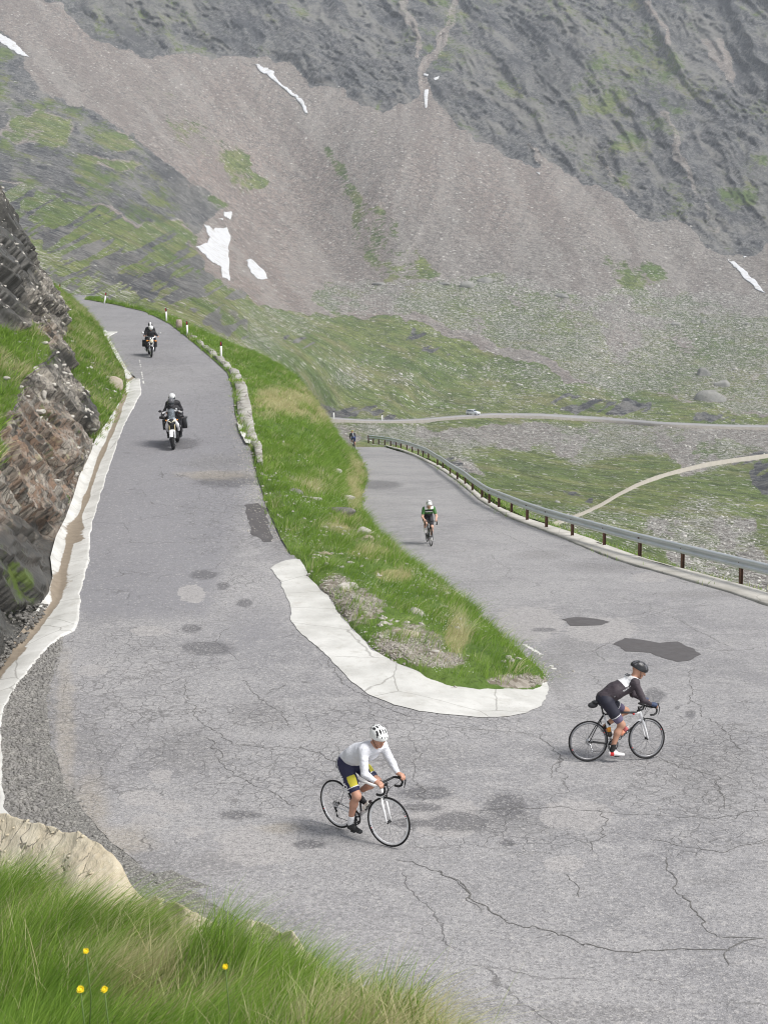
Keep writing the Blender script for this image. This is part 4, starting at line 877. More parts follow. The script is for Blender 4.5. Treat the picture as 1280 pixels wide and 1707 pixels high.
# ================================================================ ROCK FACE ON THE LEFT
def mat_cliff():
    t = NT('cliff_rock'); g = t.attr('green'); w = t.attr('wet'); b = t.attr('brown'); cv = t.attr('crev')
    v = t.map(scale=(.6, .8, 2.4), rot=(R(-10), R(38), 0)); n = t.noise(1.2, 7, .72, v=v, dist=.5); f = t.noise(7, 6, .75, v=v); m = t.noise(.7, 5, .6)
    col = t.mix(t.rmp(n, .35, .65), (.085, .08, .072), (.33, .31, .275)); 
    bc = t.mix(t.rmp(n, .35, .65), (.085, .06, .045), (.31, .23, .165)); col = t.mix(t.rmp(t.math('ADD', b, t.math('MULTIPLY', t.math('SUBTRACT', m, .5), 1.2)), .4, .65), col, bc)
    col = t.mix(t.math('MULTIPLY', t.rmp(f, .55, .72), .6), col, (.38, .36, .32)); col = t.mix(t.math('MULTIPLY', t.rmp(f, .46, .34), .6), col, (.05, .047, .043))
    for sc_, stt, amt in ((.8, (.5, .9, 2.2), .6), (2.2, (.5, 1., 2.2), .55), (5.5, (.6, 1., 2.), .4)):
        a_, b2_, e_ = t.slabs(sc_, stt, (R(-10), R(38), 0), .3); col = t.mix(t.math('MULTIPLY', t.rmp(a_, .5, 1.0), amt), col, (.34, .31, .265)); col = t.mix(t.math('MULTIPLY', t.rmp(a_, .45, 0), amt), col, (.04, .036, .032)); col = t.mix(t.math('MULTIPLY', t.math('MULTIPLY', t.rmp(b2_, .7, .85), t.rmp(b, .2, .5)), .6), col, (.24, .155, .105)); col = t.mix(t.math('MULTIPLY', t.rmp(e_, 0, .045, 1, 0), .8), col, (.02, .018, .016))
    col = t.mix(t.math('MULTIPLY', t.rmp(t.noise(2.3, 4), .62, .70), .4), col, (.40, .39, .22))
    col = t.mix(t.math('MULTIPLY', t.rmp(t.math('ADD', w, t.math('SUBTRACT', m, .5)), .25, .6), .9), col, t.mix(f, (.018, .018, .018), (.09, .088, .08)))
    gm = t.rmp(t.math('ADD', g, t.math('MULTIPLY', t.math('SUBTRACT', t.noise(2.2, 5, .7), .5), .8)), .42, .58)
    gc = t.mix(t.noise(1.3, 5, .7), (.04, .075, .014), (.12, .15, .04))
    col = t.mix(gm, col, gc)
    return t.out(col, t.rmp(w, .3, .8, .9, .35), t.bump(t.math('ADD', n, t.math('MULTIPLY', f, .4)), .6, .08))
MCL = mat_cliff()
def cliff():
    Y = np.concatenate([np.arange(12, 20, .2), np.arange(20, 60, .085), np.arange(60, 124, .2)]); T = np.concatenate([np.arange(0, 9, .06), np.arange(9, 17, .3)])
    YY, TT = np.meshgrid(Y, T, indexing='ij')
    tal = 3.4 * sstep(50, 64, YY) + 3.2 * sstep(84, 104, YY)                                 # grassy talus at the foot
    tal = tal + .5 * fbm(v3(YY * .25, 0, 0), 3) * (YY > 45)
    h1 = 3.4 + 4.2 * sstep(48, 60, YY) - 2.5 * sstep(84, 100, YY) - .6 * sstep(22, 14, YY)
    steep = R(71) - R(9) * sstep(45, 60, YY); h1n = h1 + .7 * fbm(v3(YY * .22, 3, 0), 3, 4)
    led = 2.4 - 2.0 * sstep(46, 51, YY)                                                                                # grassy ledge above
    X = np.zeros_like(YY); Z = np.zeros_like(YY); dT = np.diff(T, prepend=0)[None]
    ang = np.where(TT < tal, R(37), steep); l1 = h1n / np.sin(steep); r = TT - tal
    ang = np.where(r > l1, R(30), ang); ang = np.where(r > l1 + led, R(58), ang); ang = np.where((YY <= 50) & (r > l1 + led + 4.5), R(10), ang); ang = np.where((YY > 50) & (r > l1 + 4.5 - 3.5 * sstep(70, 90, YY)), R(8), ang)
    for _ in range(3): ang[:, 1:-1] = (ang[:, :-2] + 2*ang[:, 1:-1] + ang[:, 2:]) / 4
    X = np.cumsum(np.cos(ang) * dT, 1); Z = np.cumsum(np.sin(ang) * dT, 1)
    base = XG(YY) - .02; base = np.where(YY > 92, XA(YY) - .15, base)
    P = v3(base - X, YY, zL(YY) - .05 + Z)
    isrock = np.clip(sstep(R(42), R(50), ang), 0, 1)
    isrock = np.maximum(isrock, ((YY > 50) & (r > l1 - .5)) * .8)
    nb = np.array([.60, .18, .78]); nb /= np.linalg.norm(nb); q = P + .28 * np.stack([fbm(P * .5, 4, 81), fbm(P * .5, 4, 82), fbm(P * .5, 4, 83)], -1)
    bd = q @ nb; d = np.zeros_like(bd); crev = np.zeros_like(bd)
    j1 = q @ np.array([-.55, .75, .3]); j2 = q @ np.array([.3, .9, -.35])
    for th, am, wj in ((1.25, .80, 3.4), (.45, .36, 1.4), (.16, .13, .5)):
        k = np.floor(bd / th); fr = bd / th - k; kj = np.floor(j1 / wj + hash3(k.astype(int), k.astype(int)*0, k.astype(int)*0, 3) * 3 + .3 * k); fj = (j1 / wj + hash3(k.astype(int), k.astype(int)*0, k.astype(int)*0, 3) * 3 + .3 * k) - kj
        hsh = hash3(k.astype(int), kj.astype(int), (k * 0).astype(int), int(th * 100)); d += am * (hsh - .5) + am * .45 * (.5 - fr) * (hsh > .4); crev = np.maximum(crev, (fr < .08) * 1.0)
        d += am * .3 * (fj - .5) * (hash3(k.astype(int), kj.astype(int), (k * 0).astype(int), 77) - .5) * 2
    d += .35 * fbm(P * .35, 4, 84)
    d = d * isrock * sstep(0, .5, TT)
    o = np.array([.78, -.38, .5]); P = P + d[..., None] * o * .95
    soft = (1 - isrock); P[..., 2] += soft * (.22 * fbm(P * .8, 4, 85)) * sstep(0, .4, TT)
    ob = mesh('cliff', P.reshape(-1, 3), gridf(len(Y), len(T)), MCL, smooth=False)
    slope_g = soft * (.92 + .3 * fbm(P * .5, 4, 88)) + .55 * np.clip(fbm(P * .7, 4, 86), 0, 1) * isrock + .12
    px, py = proj(P); slope_g = slope_g * sstep(13, 18, YY) + .25 * ell(px, py, 30, 980, 30, 60) 
    wet = np.maximum(ell(px, py, 10, 1000, 110, 130), ell(px, py, 15, 440, 45, 120) * .9); wet = np.maximum(wet, ell(px, py, 90, 600, 50, 24) * .6); wet = np.maximum(wet, ell(px, py, 150, 680, 18, 30) * .7)
    brown = np.maximum.reduce([ell(px, py, 60, 770, 90, 110), ell(px, py, 50, 880, 70, 70), ell(px, py, 60, 560, 70, 30) * .7]) * .62
    fattr(ob, 'green', slope_g.ravel()); fattr(ob, 'wet', wet.ravel()); fattr(ob, 'brown', brown.ravel()); fattr(ob, 'crev', crev.ravel())
    fattr(ob, 'dry', np.zeros(P[..., 0].size)); tag(ob, 'brown and grey layered rock face rising beside the gutter', 'rock face'); return ob, P, slope_g.ravel()
CLF, CP, CG = cliff()
def cliffgrass(n=52000):
    me = CLF.data; v, tr = mesh_faces(CLF); a, b, c = v[tr[:, 0]], v[tr[:, 1]], v[tr[:, 2]]; cr = np.cross(b - a, c - a); ar = np.linalg.norm(cr, axis=1); up_ = cr[:, 2] / (ar + 1e-9)
    g = CG[tr].mean(1); cen = (a + b + c) / 3; px, py = proj(cen)
    w = ar * np.clip((g - .5) * 2.2, 0, 1) * (px > -60) * (cen[:, 1] > 20) * (np.abs(up_) > .45)
    k = rng.choice(len(tr), n, p=w / w.sum()); r1 = np.sqrt(rng.random(n))[:, None]; r2 = rng.random(n)[:, None]; P = a[k]*(1-r1) + b[k]*r1*(1-r2) + c[k]*r1*r2
    px, py = proj(P); dist = np.linalg.norm(P, axis=1); tuft = fbm(v3(P[:, 0] * 1.7, P[:, 1] * 1.7, 1), 3, 4); TC, rad = tufted(P, .6, 16)
    drn = fbm(P * .6, 4, 6) + np.maximum.reduce([ell(px, py, 80, 480, 60, 30), ell(px, py, 30, 610, 40, 14), ell(px, py, 125, 680, 12, 20)]) * .45
    dry = (drn + rng.normal(0, .15, n) > .32) * rng.uniform(.5, 1, n); h = rng.uniform(.12, .28, n) * (1 + .9 * tuft) * np.where(rad > 0, 1.3, .7)
    le = np.stack([.5 + rng.normal(0, .3, n), -.25 + rng.normal(0, .3, n)], -1) + TC[:, 1:3] * .9
    blades('verge_grass', P, h, .017 * (dist / 40) ** .8 * rng.uniform(.6, 1.3, n), le, dry, MBL, ('green grass on the ledges and foot of the rock face', 'grass'), seg=2, tone=.5 + .5 * tuft + rng.normal(0, .15, n) + np.where(rad > 0, (TC[:, 0] - .5) * .5, -.25))
cliffgrass(70000)
P = scatter(CLF, 900, lambda c: (c[:, 1] > 40) * (c[:, 1] < 110) * (np.abs(proj(c)[0] - 100) < 130)); rocks('slope_stones', P, rng.uniform(.05, .16, 900), MS, ('small grey stones scattered over the rock face and its grass', 'stones'))
# leafy clumps against the gutter wall
def clump(px, py, rad, lb):
    P0 = hit([px], [py], lambda x, y: zL(y))[0]; n = 260; d = rng.normal(size=(n, 3)); d /= np.linalg.norm(d, axis=1)[:, None]; P = P0 + d * rad * rng.uniform(.5, 1, (n, 1)) * [.8, 1.2, .7] + [-.1, 0, rad * .4]
    P[:, 2] = np.maximum(P[:, 2], P0[2]); a = rng.normal(size=(n, 3)); a /= np.linalg.norm(a, axis=1)[:, None]; b = np.cross(a, d); s = rad * .16
    V = np.stack([P - a*s, P + b*s*.7, P + a*s, P - b*s*.7], 1).reshape(-1, 3); f = np.arange(n * 4).reshape(-1, 4)
    o = mesh('leafy_plant', V, f, MLEAF); tag(o, lb, 'plant', 'leafy clumps beside the gutter')
MLEAF = (lambda t: t.out(t.mix(t.noise(6, 2), (.05, .10, .018), (.11, .19, .04)), .6))(NT('leaf'))
for q in [(128,765,.42,'leafy green clump beside the gutter, uppermost of the four along the channel'),(120,790,.34,'leafy green clump beside the gutter, second from the top'),(113,815,.3,'leafy green clump beside the gutter, third from the top'),(104,845,.42,'dark leafy clump beside the gutter, lowest of the four along the channel')]: clump(*q)
for i, q in enumerate([((150,700),(.9,.7,1.1),MSD,'grey smooth block at the foot of the rock face beside the gutter'),((199,640),(.9,.6,.5),MSB,'dark stacked block at the top end of the open gutter'),((66,685),(.7,.3,.3),MS,'pale wedge of stone lying on the grass ledge'),((76,664),(.25,.25,.4),MS,'small upright pale stone on the grass ledge')]):
    pass
bl = hit([140],[735],lambda x,y: zL(y))[0]; make_rock('rock', bl + [-.55, .3, .1], (.9,.9,1.5), MSD, 'grey smooth block at the foot of the rock face beside the gutter', 401)
bl = hit([204],[655],lambda x,y: zL(y))[0]; make_rock('rock', bl + [-.5, .4, .1], (1.0,.8,.8), MSB, 'dark stacked block at the top end of the open gutter', 402)
def oncliff(px, py):
    q = np.stack(proj(CP), -1); d = (q[..., 0] - px)**2 + (q[..., 1] - py)**2; m = d < 9
    if not m.any(): return CP.reshape(-1, 3)[np.argmin(d)]
    c = CP[m]; return c[np.argmin(c[:, 1])]
for i, (x, y, s, lb) in enumerate([(66,685,(.42,.25,.16),'pale wedge of stone lying on the grass ledge'),(76,662,(.16,.14,.26),'small upright pale stone on the grass ledge'),(12,630,(.22,.14,.12),'tiny white stone at the left end of the grass ledge'),(37,644,(.2,.12,.08),'flat white flake beside the tiny stone on the ledge')]):
    make_rock('rock', oncliff(x, y), s, MS, lb, 410 + i)
# rubble where the rock meets the gutter
y = rng.uniform(19, 30, 700); x = XG(y) - np.abs(rng.normal(0, .25, 700)) + .1; rocks('rubble', v3(x, y, zL(y) + .03 + (XG(y) - x).clip(0) * .5), rng.uniform(.02, .08, 700), MSD, ('broken dark stone at the foot of the rock face', 'rubble'))

# ================================================================ LOW STONE PARAPET
def parapet():
    Y = np.arange(46.5, 90, .25); w = np.interp(Y, [46, 50, 58, 64, 70, 78, 90], [.15, .3, .6, .55, .5, .4, .3])
    edge_ = XB(Y); hN = .13 + .09 * fbm(v3(Y * .9, 0, 0), 4); hN = np.where(np.abs((Y * .37) % 2 - 1.) < .2, .02, hN)
    prof = [(0, -.05), (.02, 1.), (.5, 1.0), (.98, 1.0), (1.0, .9), (1.05, -4.5)]; rows = []
    for i, yy in enumerate(Y):
        x0 = edge_[i] - .05; j = .05 * fbm(v3(yy * 2.2, 1, 0)[None], 3)[0]
        rows.append([(x0 + w[i] * a + (j if a > .4 else 0), yy, float(zL(yy)) + hN[i] * b + (.03 * vn(v3(yy * 1.2, a * 2, 0)[None])[0] if b > 0 else 0)) for a, b in prof])
    P = np.array(rows).reshape(-1, 3); o = mesh('stone_parapet', P, gridf(len(Y), len(prof)), MPAR)
    return tag(o, 'low crumbling pale stone parapet along the drop of the upper road', 'wall')
def mat_par():
    t = NT('old_stonework'); n = t.noise(1.6, 5, .65); f = t.noise(12, 4, .7); bb = t.vor(1.5, 'DISTANCE_TO_EDGE', v=t.map(scale=(1.2, 1, 3)))
    col = t.mix(t.rmp(n, .35, .65), (.30, .285, .255), (.47, .455, .42)); col = t.mix(t.math('MULTIPLY', t.rmp(f, .55, .7), .6), col, (.20, .18, .15)); col = t.mix(t.math('MULTIPLY', t.rmp(bb, 0, .035, 1, 0), .8), col, (.10, .09, .07))
    return t.out(col, .95, t.bump(t.math('ADD', f, t.rmp(bb, 0, .05)), .8, .03))
MPAR = mat_par(); parapet()
b_ = poly_patch('concrete_slab', [(395,708),(402,704),(424,706),(430,722),(432,740),(418,744),(410,742),(402,728)], MC, .10, .3, .02); fattr(b_, 'dirt', np.full(len(b_.data.vertices), .12)); struct(b_)
# moss cushions and small flowers on the parapet
cl = []
for x, y, n in [(388,620,900),(394,628,500),(405,643,500),(400,660,500),(407,678,260),(412,680,200),(402,688,300),(436,770,1200),(440,785,900),(352,590,400),(328,570,300),(390,640,300),(392,600,500),(378,596,400),(362,588,300),(412,640,500),(420,668,400),(424,690,500),(404,700,300),(432,745,800),(428,725,300),(340,580,300),(375,608,400)]:
    p = onG1(x, y); k = n // 2; cl.append(p + rng.normal(0, 1, (k, 3)) * [.22, .5, .03] + [.15, 0, .15])
P = np.concatenate(cl); n = len(P); blades('parapet_plants', P, rng.uniform(.06, .2, n), np.full(n, .035), rng.normal(0, .5, (n, 2)), (rng.random(n) < .2) * .6, MBL, ('low green cushions growing on the stone parapet', 'plants'), seg=2)
MPK = M((.55, .35, .50), .7, name='pink_petal'); cl = []
for x, y in [(365,602),(377,609),(382,612),(401,637)]: cl.append(onG1(x, y) + rng.normal(0, 1, (60, 3)) * [.22, .3, .02] + [0, 0, .15])
rocks('pink_flowers', np.concatenate(cl), np.full(240, .025), MPK, ('small pink flowers along the edge of the parapet', 'flowers'))

# ================================================================ KERB AND GUARD RAIL
K0 = onG(*zip(*[(572,739),(610,742),(650,747),(690,760),(728,780),(765,804),(800,834),(850,864),(930,894),(1000,923),(1060,944),(1130,962),(1210,985),(1280,1009),(1400,1046),(1560,1095)])) if False else None
def pl_world(px): return onG([a for a, b in px], [b for a, b in px])
def densify(p, st):
    s = np.r_[0, np.cumsum(np.linalg.norm(np.diff(p, axis=0), axis=1))]; q = np.arange(0, s[-1], st); return np.stack([np.interp(q, s, p[:, i]) for i in range(3)], -1)
def smooth(p, k=6):
    p = p.copy()
    for _ in range(k): p[1:-1] = (p[:-2] + 2*p[1:-1] + p[2:]) / 4
    return p
POST = [(1233,971),(1136,945),(1065,926),(1006,908),(953,892),(910,878),(878,866),(852,854),(831,845),(815,838),(803,829),(787,817),(775,806),(762,798),(750,790),(738,780),(729,775),(714,764),(705,760),(697,757),(687,753),(678,750),(668,747),(660,745),(651,743),(641,741),(631,740),(622,739),(614,738)]
kp0 = smooth(densify(pl_world([(640,744),(665,750),(690,760),(728,779),(765,804),(800,835),(850,864),(930,894),(1000,924),(1060,944),(1130,963),(1210,986),(1280,1010)]), .3), 30)
e = kp0[0] - kp0[1] if kp0[0][1] < kp0[-1][1] else kp0[-1] - kp0[-2]
if kp0[0][1] > kp0[-1][1]: kp0 = kp0[::-1].copy()
d0 = (kp0[0] - kp0[3]) / np.linalg.norm(kp0[0] - kp0[3]); ext = np.array([kp0[0] + d0 * s for s in np.arange(14, 0, -.3)]); ext[:, 2] = kp0[0][2]; kp = np.concatenate([ext, kp0])
t_ = np.gradient(kp, axis=0); t_[:, 2] = 0; t_ /= np.linalg.norm(t_, axis=1)[:, None]; nr_ = np.stack([t_[:, 1], -t_[:, 0], t_[:, 2] * 0], -1); nr_ *= np.sign(nr_[:, :1] + 1e-9) if False else 1
if nr_[len(nr_) // 2][0] < 0: nr_ = -nr_
MKB = mat_concrete((.38, .365, .33), (.52, .50, .46))
def kerb():
    n = len(kp); fade = np.clip((70 - kp[:, 1]) / 20, .35, 1); wd = (.8 * fade)[:, None]; jj = .05 * fbm(kp * 2.2, 4, 3)[:, None]
    prof = [(0, -.1, 1), (0, .03, 1), (.05, .06, 0), (1, .09, 0), (1.03, -.5, 0)]
    rows = np.stack([kp + nr_ * (a * wd + jj * (a < .1) + (jj * .6 if a > .9 else 0)) + np.array([0, 0, z]) for a, z, _ in prof], 1)
    o = mesh('kerb', rows.reshape(-1, 3), gridf(n, len(prof)), MKB); fattr(o, 'dirt', (.16 + .15 * fbm(rows.reshape(-1, 3) * .5, 3)).ravel()); return struct(o)
kerb()
# verge growing against the kerb, and beyond it
P = []
for k, m_, o_ in ((900, .0, .06), (5200, 1.0, .22)):
    i = rng.integers(0, len(kp), k); off = (m_ * .95 * np.clip((70 - kp[i, 1]) / 20, .35, 1) + .1 * (m_ > 0))[:, None] + np.abs(rng.normal(0, o_, (k, 1))) * (1 if m_ else -1) * (2.5 if m_ else 1)
    q = kp[i] + nr_[i] * off + rng.normal(0, .1, (k, 3)) * [1, 1, 0]; q[:, 2] -= (off[:, 0] - 1).clip(0) * .4
    if m_ == 0: q = q[fbm(q * .5, 3, 5) > .12]
    P.append(q)
P = np.concatenate(P); n = len(P); blades('kerb_grass', P, rng.uniform(.05, .22, n), np.full(n, .022), rng.normal(.1, .35, (n, 2)), (rng.random(n) < .25) * .7, MBL, ('thin grass growing along both sides of the kerb', 'grass'), seg=2)
MGAL = (lambda t: t.out(t.mix(t.noise(1.5, 4, .6, v=t.map(scale=(1, 1, 3))), (.52, .55, .57), (.70, .73, .75)), t.rmp(t.noise(3, 3), .3, .7, .35, .5), metal=.6))(NT('galvanised_steel'))
MRST = (lambda t: t.out(t.mix(t.noise(9, 5, .7), (.05, .032, .026), (.17, .085, .055)), .85, t.bump(t.noise(30, 3), .4, .005)))(NT('rusty_steel'))
def guardrail():
    pb = hit([p[0] for p in POST], [p[1] for p in POST], lambda x, y: zR(y) + .09); root = empty('guardrail', pb[10], 'galvanised corrugated guard rail on rusty posts along the drop of the lower road', 'guard rail')
    loc = pb[10]; pts = pb[::-1].copy() if pb[0][1] < pb[-1][1] else pb.copy()
    pb = pb[np.argsort(pb[:, 1])]; d = pb[0] - pb[1]; e_ = [pb[0] + d * k for k in (4, 3, 2, 1)]; allp = np.concatenate([np.array(e_), pb])
    path = smooth(densify(allp, .5), 14)
    t = np.gradient(path, axis=0); t[:, 2] = 0; t /= np.linalg.norm(t, axis=1)[:, None]; nn = np.stack([-t[:, 1], t[:, 0], t[:, 2]], -1)
    if nn[len(nn)//2][0] > 0: nn = -nn                                # towards the road
    W_ = [(-.0, .75), (.02, .752), (.075, .725), (.085, .69), (.075, .655), (.02, .615), (.005, .595), (.02, .575), (.075, .535), (.085, .50), (.075, .465), (.02, .438), (0, .44)]
    front = np.stack([path + nn * (.06 + a) + np.array([0, 0, z]) for a, z in W_], 1); back = np.stack([path + nn * (.06 + a - .006) + np.array([0, 0, z]) for a, z in W_], 1)
    n, m = len(path), len(W_); V = np.concatenate([front.reshape(-1, 3), back.reshape(-1, 3)]) - loc; f1 = gridf(n, m); Fc = np.concatenate([f1, f1[:, ::-1] + n * m])
    rail = mesh('rail', V, Fc, MGAL, root, smooth=False)
    b = MB()
    for p in path[::8]:                                               # splice bolts
        pass
    for i, p in enumerate(allp):
        k = np.argmin(np.linalg.norm(path - p, axis=1)); o = MB(); a = math.atan2(t[k][1], t[k][0])
        q = p - loc + nn[k] * .0; w, dd = .10, .055
        # sigma/I section post
        for c, s in (((0, 0, .33), (.012, .10, .76)), ((-.03, .05, .33), (.06, .012, .76)), ((-.03, -.05, .33), (.06, .012, .76))):
            cc = np.array(c); r_ = np.array([[math.cos(a), -math.sin(a), 0], [math.sin(a), math.cos(a), 0], [0, 0, 1]]); o.box(q + r_ @ cc, s, rot=(0, 0, a), bev=.05)
        o.build('post', MRST, root)
        bb = MB(); bb.cyl(q + nn[k] * .02 + [0, 0, .595], q + nn[k] * .075 + [0, 0, .595], .02, 8); bb.build('bolt', MRST, root)
guardrail()

# ================================================================ MARKER POSTS
MWH = M((.78, .78, .76), .5, name='white_plastic'); MBK = M((.02, .02, .022), .5, name='black_plastic'); MRED = M((.50, .02, .03), .3, name='red_reflector')
def marker(px, py, lean, lb, z=None):
    Pw = hit([px], [py], lambda x, y: zL(y))[0] if z is None else np.array(z)
    root = empty('marker_post', Pw, lb, 'marker post', 'marker posts along the upper road'); root.rotation_euler = (0, lean, rng.uniform(-.2, .2))
    def sec(z0, z1, m, nm, g=0):
        b = MB(); pr = [(-.06-g, .02), (-.05-g, -.045-g), (.05+g, -.045-g), (.06+g, .02), (.03, .05+g), (-.03, .05+g)]
        b.hull([(x, y, z) for z in (z0, z1) for x, y in pr]); return b.build(nm, m, root)
    sec(-.1, .70, MWH, 'lower_shaft'); sec(.702, .95, MBK, 'cap', .001)
    b = MB(); b.box((0, -.049, .82), (.055, .012, .17)); b.build('reflector', MRED, root)
    return root
marker(369,598,0.0,'white marker post with dark cap nearest the camera, on the parapet')
marker(313,560,-.04,'second nearest white marker post with dark cap, at the start of the parapet')
marker(278,536,-.03,'middle white marker post of the five, left of a small pink milestone')
marker(174,507,.2,'tilted white marker post at the far crest of the upper road')
Pm = at(99, 486, 124.); marker(99,486,.12,'farthest white marker post, above the grassy shoulder at left', z=Pm + [0, 0, -.3])
p = hit([299],[548], lambda x, y: zL(y))[0]; o = MB(); o.hull([(x*s, y*s, z) for s, z in ((1, -.1), (.95, .5), (.7, .62)) for x in (-.2, .2) for y in (-.12, .12)]); o = o.build('milestone', mat_stone('pink_stone', (.36,.26,.22), (.5,.4,.35), (.55,.5,.45), 4)); o.location = p; tag(o, 'small weathered pinkish milestone between two marker posts', 'milestone')
for x, lb in ((557,'tiny white roadside post on the far road, left one'), (637,'tiny white roadside post on the far road, nearer the middle')):
    i = np.argmin(abs(FRX - x)); P0 = FRC[i]; b = MB(); b.hull([(a, c, z) for z in (-1, 1.4) for a in (-.16, .16) for c in (-.12, .12)]); b.hull([(a, c, z) for z in (1.4, 1.75) for a in (-.16, .16) for c in (-.12, .12)], 1); o = b.build('roadside_post', [MWH, MBK]); o.location = P0 + [0, -1.6, 0]; tag(o, lb, 'post', 'white posts on the far road')

# ================================================================ FOREGROUND BANK
def bank():
    U = np.arange(-330, 1010, 7.); yc = np.interp(U, [-330,0,100,180,240,300,400,500,600,700,800,900,1010], [1485,1510,1540,1580,1608,1622,1645,1680,1715,1750,1800,1860,1930])
    Dc = np.interp(U, [-330,0,200,300,450,600,800,1010], [8.6,7.4,6.4,5.8,5.0,4.4,3.6,3.0]); T = np.linspace(0, 1, 60)
    rows = []
    for u, y, d in zip(U, yc, Dc):
        yy = y + (2300 - y) * T; dd = d * (1 - T) ** 1.25 + 1.6 * (1 - (1 - T) ** 1.25)
        rows.append(at(np.full(len(T), u), yy, dd))
    P = np.array(rows); back = P[:, :1] + np.array([.0, .12, -.10]); b2 = P[:, :1] + np.array([.1, .5, -.9]); b3 = P[:, :1] + np.array([.3, 1.1, -2.6]); b4 = P[:, :1] + np.array([.5, 1.9, -5.2])
    P = np.concatenate([b4, b3, b2, back, P], 1); P[:, 4:, 2] += .05 * fbm(P[:, 4:] * 1.4, 4, 91)
    # continue under and behind the camera
    o = mesh('grass_bank', P.reshape(-1, 3), gridf(P.shape[0], P.shape[1]), MT, smooth=True); fattr(o, 'dry', np.full(P.shape[0] * P.shape[1], .1)); fattr(o, 'stony', np.zeros(P.shape[0] * P.shape[1])); return struct(o), P
BK, BP = bank()
def fgrass():
    n = 90000; P = scatter(BK, n, lambda c: (proj(c)[1] > 1400) * (proj(c)[1] < 2200) * (proj(c)[0] < 800) * (c[:, 1] > 1.6) * (c[:, 2] > 3.0))
    px, py = proj(P); keep = ~((py < 1512 + 40 * fbm(v3(px / 60, 0, 0), 3)) & (px < 215) & (rng.random(n) < .97)); P, px, py = P[keep], px[keep], py[keep]; n = len(P)
    drp = np.maximum.reduce([ell(px, py, 200, 1690, 90, 50), ell(px, py, 235, 1740, 80, 40), ell(px, py, 340, 1710, 46, 26), ell(px, py, 560, 1760, 90, 40) * .9, ell(px, py, 680, 1790, 110, 50) * .9, ell(px, py, 450, 1790, 50, 40) * .7, ell(px, py, 100, 1560, 60, 16) * .6, ell(px, py, 0, 1600, 30, 20) * .5])
    nz = fbm(v3(P[:, 0] * 1.3, P[:, 1] * 1.3, 2), 4, 7); dry = (drp * 1.15 + nz * .35 + rng.normal(0, .24, n) > .43) * rng.uniform(.45, 1, n); dry = np.maximum(dry, (rng.random(n) < .06) * .8)
    tu = fbm(v3(P[:, 0] * 2.2, P[:, 1] * 2.2, 1), 3, 8); h = np.interp(px, [250, 600, 850], [1, .72, .5]) * rng.uniform(.20, .42, n) * (1 + .6 * tu) * np.where(dry > 0, .9, 1) * np.interp(P[:, 1], [1.5, 4, 8], [.75, 1, 1.05])
    cl = fbm(v3(P[:, 0] * 1.5, P[:, 1] * 1.5, 8), 2, 9); le = np.stack([.55 + .55 * cl + rng.normal(0, .22, n) + (dry > 0) * rng.normal(.2, .5, n), .12 + rng.normal(0, .25, n)], -1)
    tone = .42 + .55 * fbm(v3(P[:, 0] * 2.6, P[:, 1] * 2.6, 4), 3, 11) + rng.normal(0, .32, n)
    blades('long_grass', P - [0, 0, .02], h, rng.uniform(.0032, .0068, n), le, dry, MBL, ('long wind combed green grass filling the lower left foreground', 'grass'), seg=4, curl=.7, tone=tone)
    # seed stalks
    m = 900; i = rng.integers(0, n, m); Q = P[i]; hh = rng.uniform(.26, .42, m)
    blades('seed_stalks', Q, hh, np.full(m, .0026), np.stack([.35 + rng.normal(0, .2, m), rng.normal(0, .2, m)], -1), np.where(rng.random(m) < .6, .9, .3), MBL, ('thin pale seed stalks standing above the foreground grass', 'grass stalks'), seg=4, curl=.4)
fgrass()
def ledge():
    """sandy slab between the grass and the road"""
    U = np.arange(-330, 560, 3.2); yt = np.interp(U, [-330,-100,0,20,60,95,130,165,190,208,222,240,300,340,380,420,450,480,500,520,560], [1290,1325,1346,1352,1366,1374,1381,1398,1418,1440,1466,1484,1500,1514,1527,1530,1536,1546,1556,1576,1612])
    Dt = np.interp(U, [-330,0,200,300,450,560], [9.6,8.5,7.3,6.5,5.9,5.2]); T = np.linspace(0, 1, 60); rows = []
    Dd = np.interp(U, [-330,0,200,300,450,560], [8.3,7.2,6.2,5.7,5.0,4.5])
    for u, y, d0_, d1_ in zip(U, yt, Dt, Dd): rows.append(at(np.full(60, u), y + 175 * T, d0_ * (1 - T) + d1_ * T))
    P = np.array(rows); n2 = ridged(P * np.array([1.0, 1.0, 7]) * .9, 4, 95)
    q = P @ np.array([.35, -.2, .92]) + .08 * fbm(P * 1.5, 3, 3); k = np.floor(q / .085); hs_ = hash3(k.astype(int), np.floor(P[..., 0] * .6 + k * .37).astype(int), (k * 0).astype(int), 5)
    nrm = np.array([.15, -.45, .88]); P = P + nrm * ((hs_ - .5) * .03 + .035 * n2 + .035 * fbm(P * 5, 4, 96) - .06)[..., None]
    j = fbm(v3(P[:, 0, 0] * 3, P[:, 0, 1] * 3, 0), 4, 97)[:, None] * .05; P[:, :2, 2] += j; 
    bk = np.concatenate([P[:, :1] + np.array([.25, 1.4, -5.]), P[:, :1] + np.array([.12, .7, -1.6]), P[:, :1] + np.array([.05, .22, -.35])], 1); P = np.concatenate([bk, P], 1)
    o = mesh('rock_ledge', P.reshape(-1, 3), gridf(P.shape[0], P.shape[1]), MSY, smooth=False); return tag(o, 'sandy yellow layered rock ledge between the foreground grass and the road', 'rock ledge')
ledge()
P = scatter([o for o in COL.objects if o.name.startswith('rock_ledge')][0], 420, lambda c: (proj(c)[1] > 1340) * (proj(c)[1] < 1600)); rocks('ledge_chips', P, rng.uniform(.006, .028, 420), MSY, ('flakes of sandy stone lying on the rock ledge', 'stone chips'), flat=.4)
